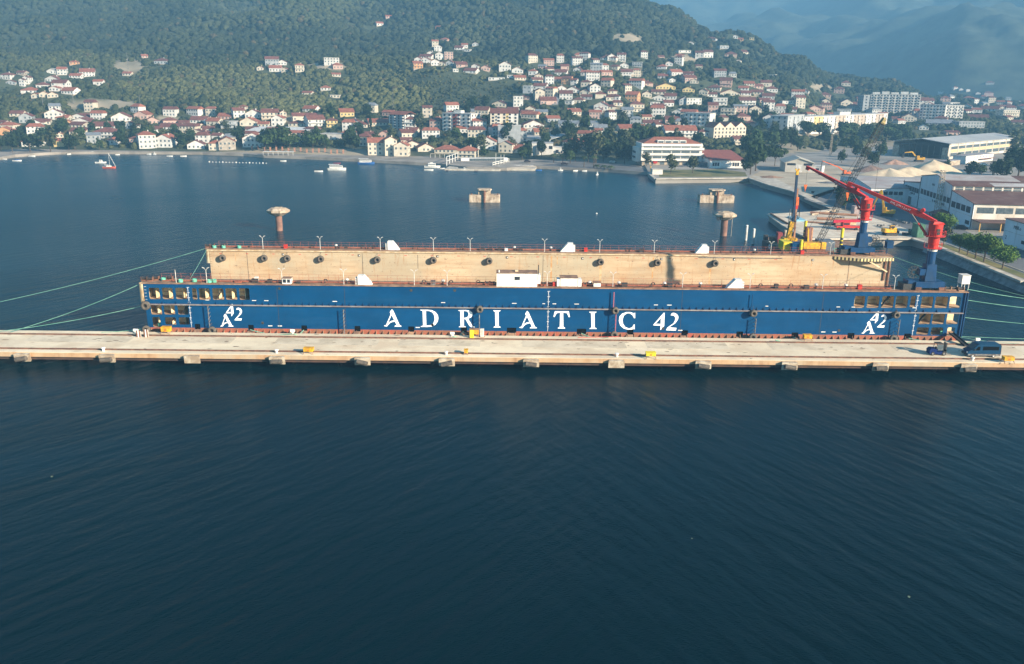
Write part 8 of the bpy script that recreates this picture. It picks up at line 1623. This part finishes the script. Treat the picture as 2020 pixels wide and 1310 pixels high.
# woods: one mass of crowns over the slopes
bm_ = bmesh.new(); bmesh.ops.create_icosphere(bm_, subdivisions=2, radius=1.0); IV = np.array([v.co[:] for v in bm_.verts]); IF = np.array([[v.index for v in f.verts] for f in bm_.faces]); bm_.free()
def woods(name, label, n_try, ymin, ymax, rad, amin, amax, col_lo, col_hi, seed, garden=False):
    rg = np.random.default_rng(seed); hx_ = bx_[:, 0]; hy_ = bx_[:, 1]; P_ = []
    for _ in range(n_try):
        Y = math.sqrt(rg.uniform(ymin**2, ymax**2)); a = rg.uniform(amin, amax); x = a*Y; z = land(x, Y)
        if z < 2.6: continue
        px, py, _d = proj((x, Y, z)); den = 1.0
        if px > 1480 and py > 235 and z < 9: den = 0.25 if noise.noise(Vector((x/30, Y/30, 7))) < 0.05 else 0.9
        if 0 < px < 1250 and py > 293: continue
        dd = np.min((hx_-x)**2+((hy_-Y)*0.7)**2)
        if dd < 45**2: den *= 1.0 if garden else 0.75
        for cx, cy, rx, ry in BARE:
            if ((px-cx)/rx)**2+((py-cy)/ry)**2 < 1.0: den *= 0.04
        if rg.random() > den: continue
        if garden and (dd > 60**2 or noise.noise(Vector((x/9, Y/9, 3))) < -0.12): continue
        if not clear(x, Y, rad*0.8, 3.5 if garden else 9+rad*1.4): continue
        jx = px+45*noise.noise(Vector((x/60, Y/60, 21)))+rg.normal()*9; jy = py+14*noise.noise(Vector((x/60, Y/60, 31)))+rg.normal()*3
        lowscrub = 820 < jx < 1035 and 132 < jy < 232 and (jx-820)*0.25+130 < jy+10
        r_ = rad*rg.uniform(0.65, 1.25)*(0.45 if lowscrub else 1.0)
        olive = (380 < jx < 830 and 128+0.02*abs(jx-600) < jy < 235) or (240 < jx < 420 and 142 < jy < 200) or (380 < jx < 760 and jy < 60 and abs((jx-560)*0.2+jy-30) < 26) or (830 < jx < 1010 and 125 < jy < 170)  # areas whose crowns get a paler yellow-green mix
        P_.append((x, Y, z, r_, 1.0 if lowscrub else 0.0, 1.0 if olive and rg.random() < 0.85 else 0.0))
    P_ = np.array(P_); n_ = len(P_)
    V = np.repeat(IV[None], n_, 0)*(1+rg.uniform(-0.22, 0.22, (n_, len(IV), 1)))
    V[:, :, 2] *= rg.uniform(0.75, 1.15, (n_, 1)); V *= P_[:, 3][:, None, None]; V[:, :, 0] += P_[:, 0][:, None]; V[:, :, 1] += P_[:, 1][:, None]; V[:, :, 2] += (P_[:, 2]+P_[:, 3]*0.35)[:, None]
    Fc = (IF[None]+(np.arange(n_)*len(IV))[:, None, None]).reshape(-1, 3)
    me = bpy.data.meshes.new(name); me.vertices.add(n_*len(IV)); me.vertices.foreach_set('co', V.reshape(-1).astype(np.float32)); me.loops.add(len(Fc)*3); me.loops.foreach_set('vertex_index', Fc.reshape(-1).astype(np.int32))
    me.polygons.add(len(Fc)); me.polygons.foreach_set('loop_start', np.arange(0, len(Fc)*3, 3, dtype=np.int32)); me.update(calc_edges=True)
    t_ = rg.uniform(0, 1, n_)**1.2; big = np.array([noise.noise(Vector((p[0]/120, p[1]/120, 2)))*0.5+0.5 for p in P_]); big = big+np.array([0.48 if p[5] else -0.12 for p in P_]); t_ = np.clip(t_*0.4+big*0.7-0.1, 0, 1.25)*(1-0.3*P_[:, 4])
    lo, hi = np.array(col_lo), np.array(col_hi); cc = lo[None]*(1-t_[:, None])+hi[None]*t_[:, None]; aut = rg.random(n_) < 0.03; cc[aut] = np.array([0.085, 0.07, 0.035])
    cc = np.repeat(np.concatenate([cc, np.ones((n_, 1))], 1)[:, None], len(IV), 1)
    at_ = me.color_attributes.new('crown_tint', 'FLOAT_COLOR', 'POINT'); at_.data.foreach_set('color', cc.reshape(-1).astype(np.float32))
    o_ = bpy.data.objects.new(name, me); C.objects.link(o_); me.materials.append(woodm); stuff(o_, label, 'woodland'); print(name, n_); return o_
woodm = bpy.data.materials.new('woodland_crowns'); woodm.use_nodes = True; n = woodm.node_tree; b = n.nodes['Principled BSDF']; b.inputs['Roughness'].default_value = 0.95; b.inputs['Specular IOR Level'].default_value = 0.1
an = n.nodes.new('ShaderNodeAttribute'); an.attribute_name = 'crown_tint'; g = n.nodes.new('ShaderNodeNewGeometry'); nz = n.nodes.new('ShaderNodeTexNoise'); nz.inputs['Scale'].default_value = 0.7; nz.inputs['Detail'].default_value = 5; n.links.new(g.outputs['Position'], nz.inputs['Vector'])
mr = n.nodes.new('ShaderNodeMapRange'); mr.inputs[1].default_value = 0.35; mr.inputs[2].default_value = 0.65; mr.inputs[3].default_value = 0.6; mr.inputs[4].default_value = 1.35; n.links.new(nz.outputs[0], mr.inputs[0])
vm = n.nodes.new('ShaderNodeVectorMath'); vm.operation = 'SCALE'; n.links.new(an.outputs['Color'], vm.inputs[0]); n.links.new(mr.outputs[0], vm.inputs['Scale']); n.links.new(vm.outputs[0], b.inputs['Base Color'])
bp2 = n.nodes.new('ShaderNodeBump'); bp2.inputs['Strength'].default_value = 1.0; bp2.inputs['Distance'].default_value = 1.6; n.links.new(nz.outputs[0], bp2.inputs['Height']); n.links.new(bp2.outputs[0], b.inputs['Normal'])
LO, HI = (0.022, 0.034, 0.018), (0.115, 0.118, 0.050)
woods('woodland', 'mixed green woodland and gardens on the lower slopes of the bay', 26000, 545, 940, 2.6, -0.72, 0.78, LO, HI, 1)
HI2 = (0.075, 0.085, 0.042); LO2 = (0.017, 0.027, 0.018)
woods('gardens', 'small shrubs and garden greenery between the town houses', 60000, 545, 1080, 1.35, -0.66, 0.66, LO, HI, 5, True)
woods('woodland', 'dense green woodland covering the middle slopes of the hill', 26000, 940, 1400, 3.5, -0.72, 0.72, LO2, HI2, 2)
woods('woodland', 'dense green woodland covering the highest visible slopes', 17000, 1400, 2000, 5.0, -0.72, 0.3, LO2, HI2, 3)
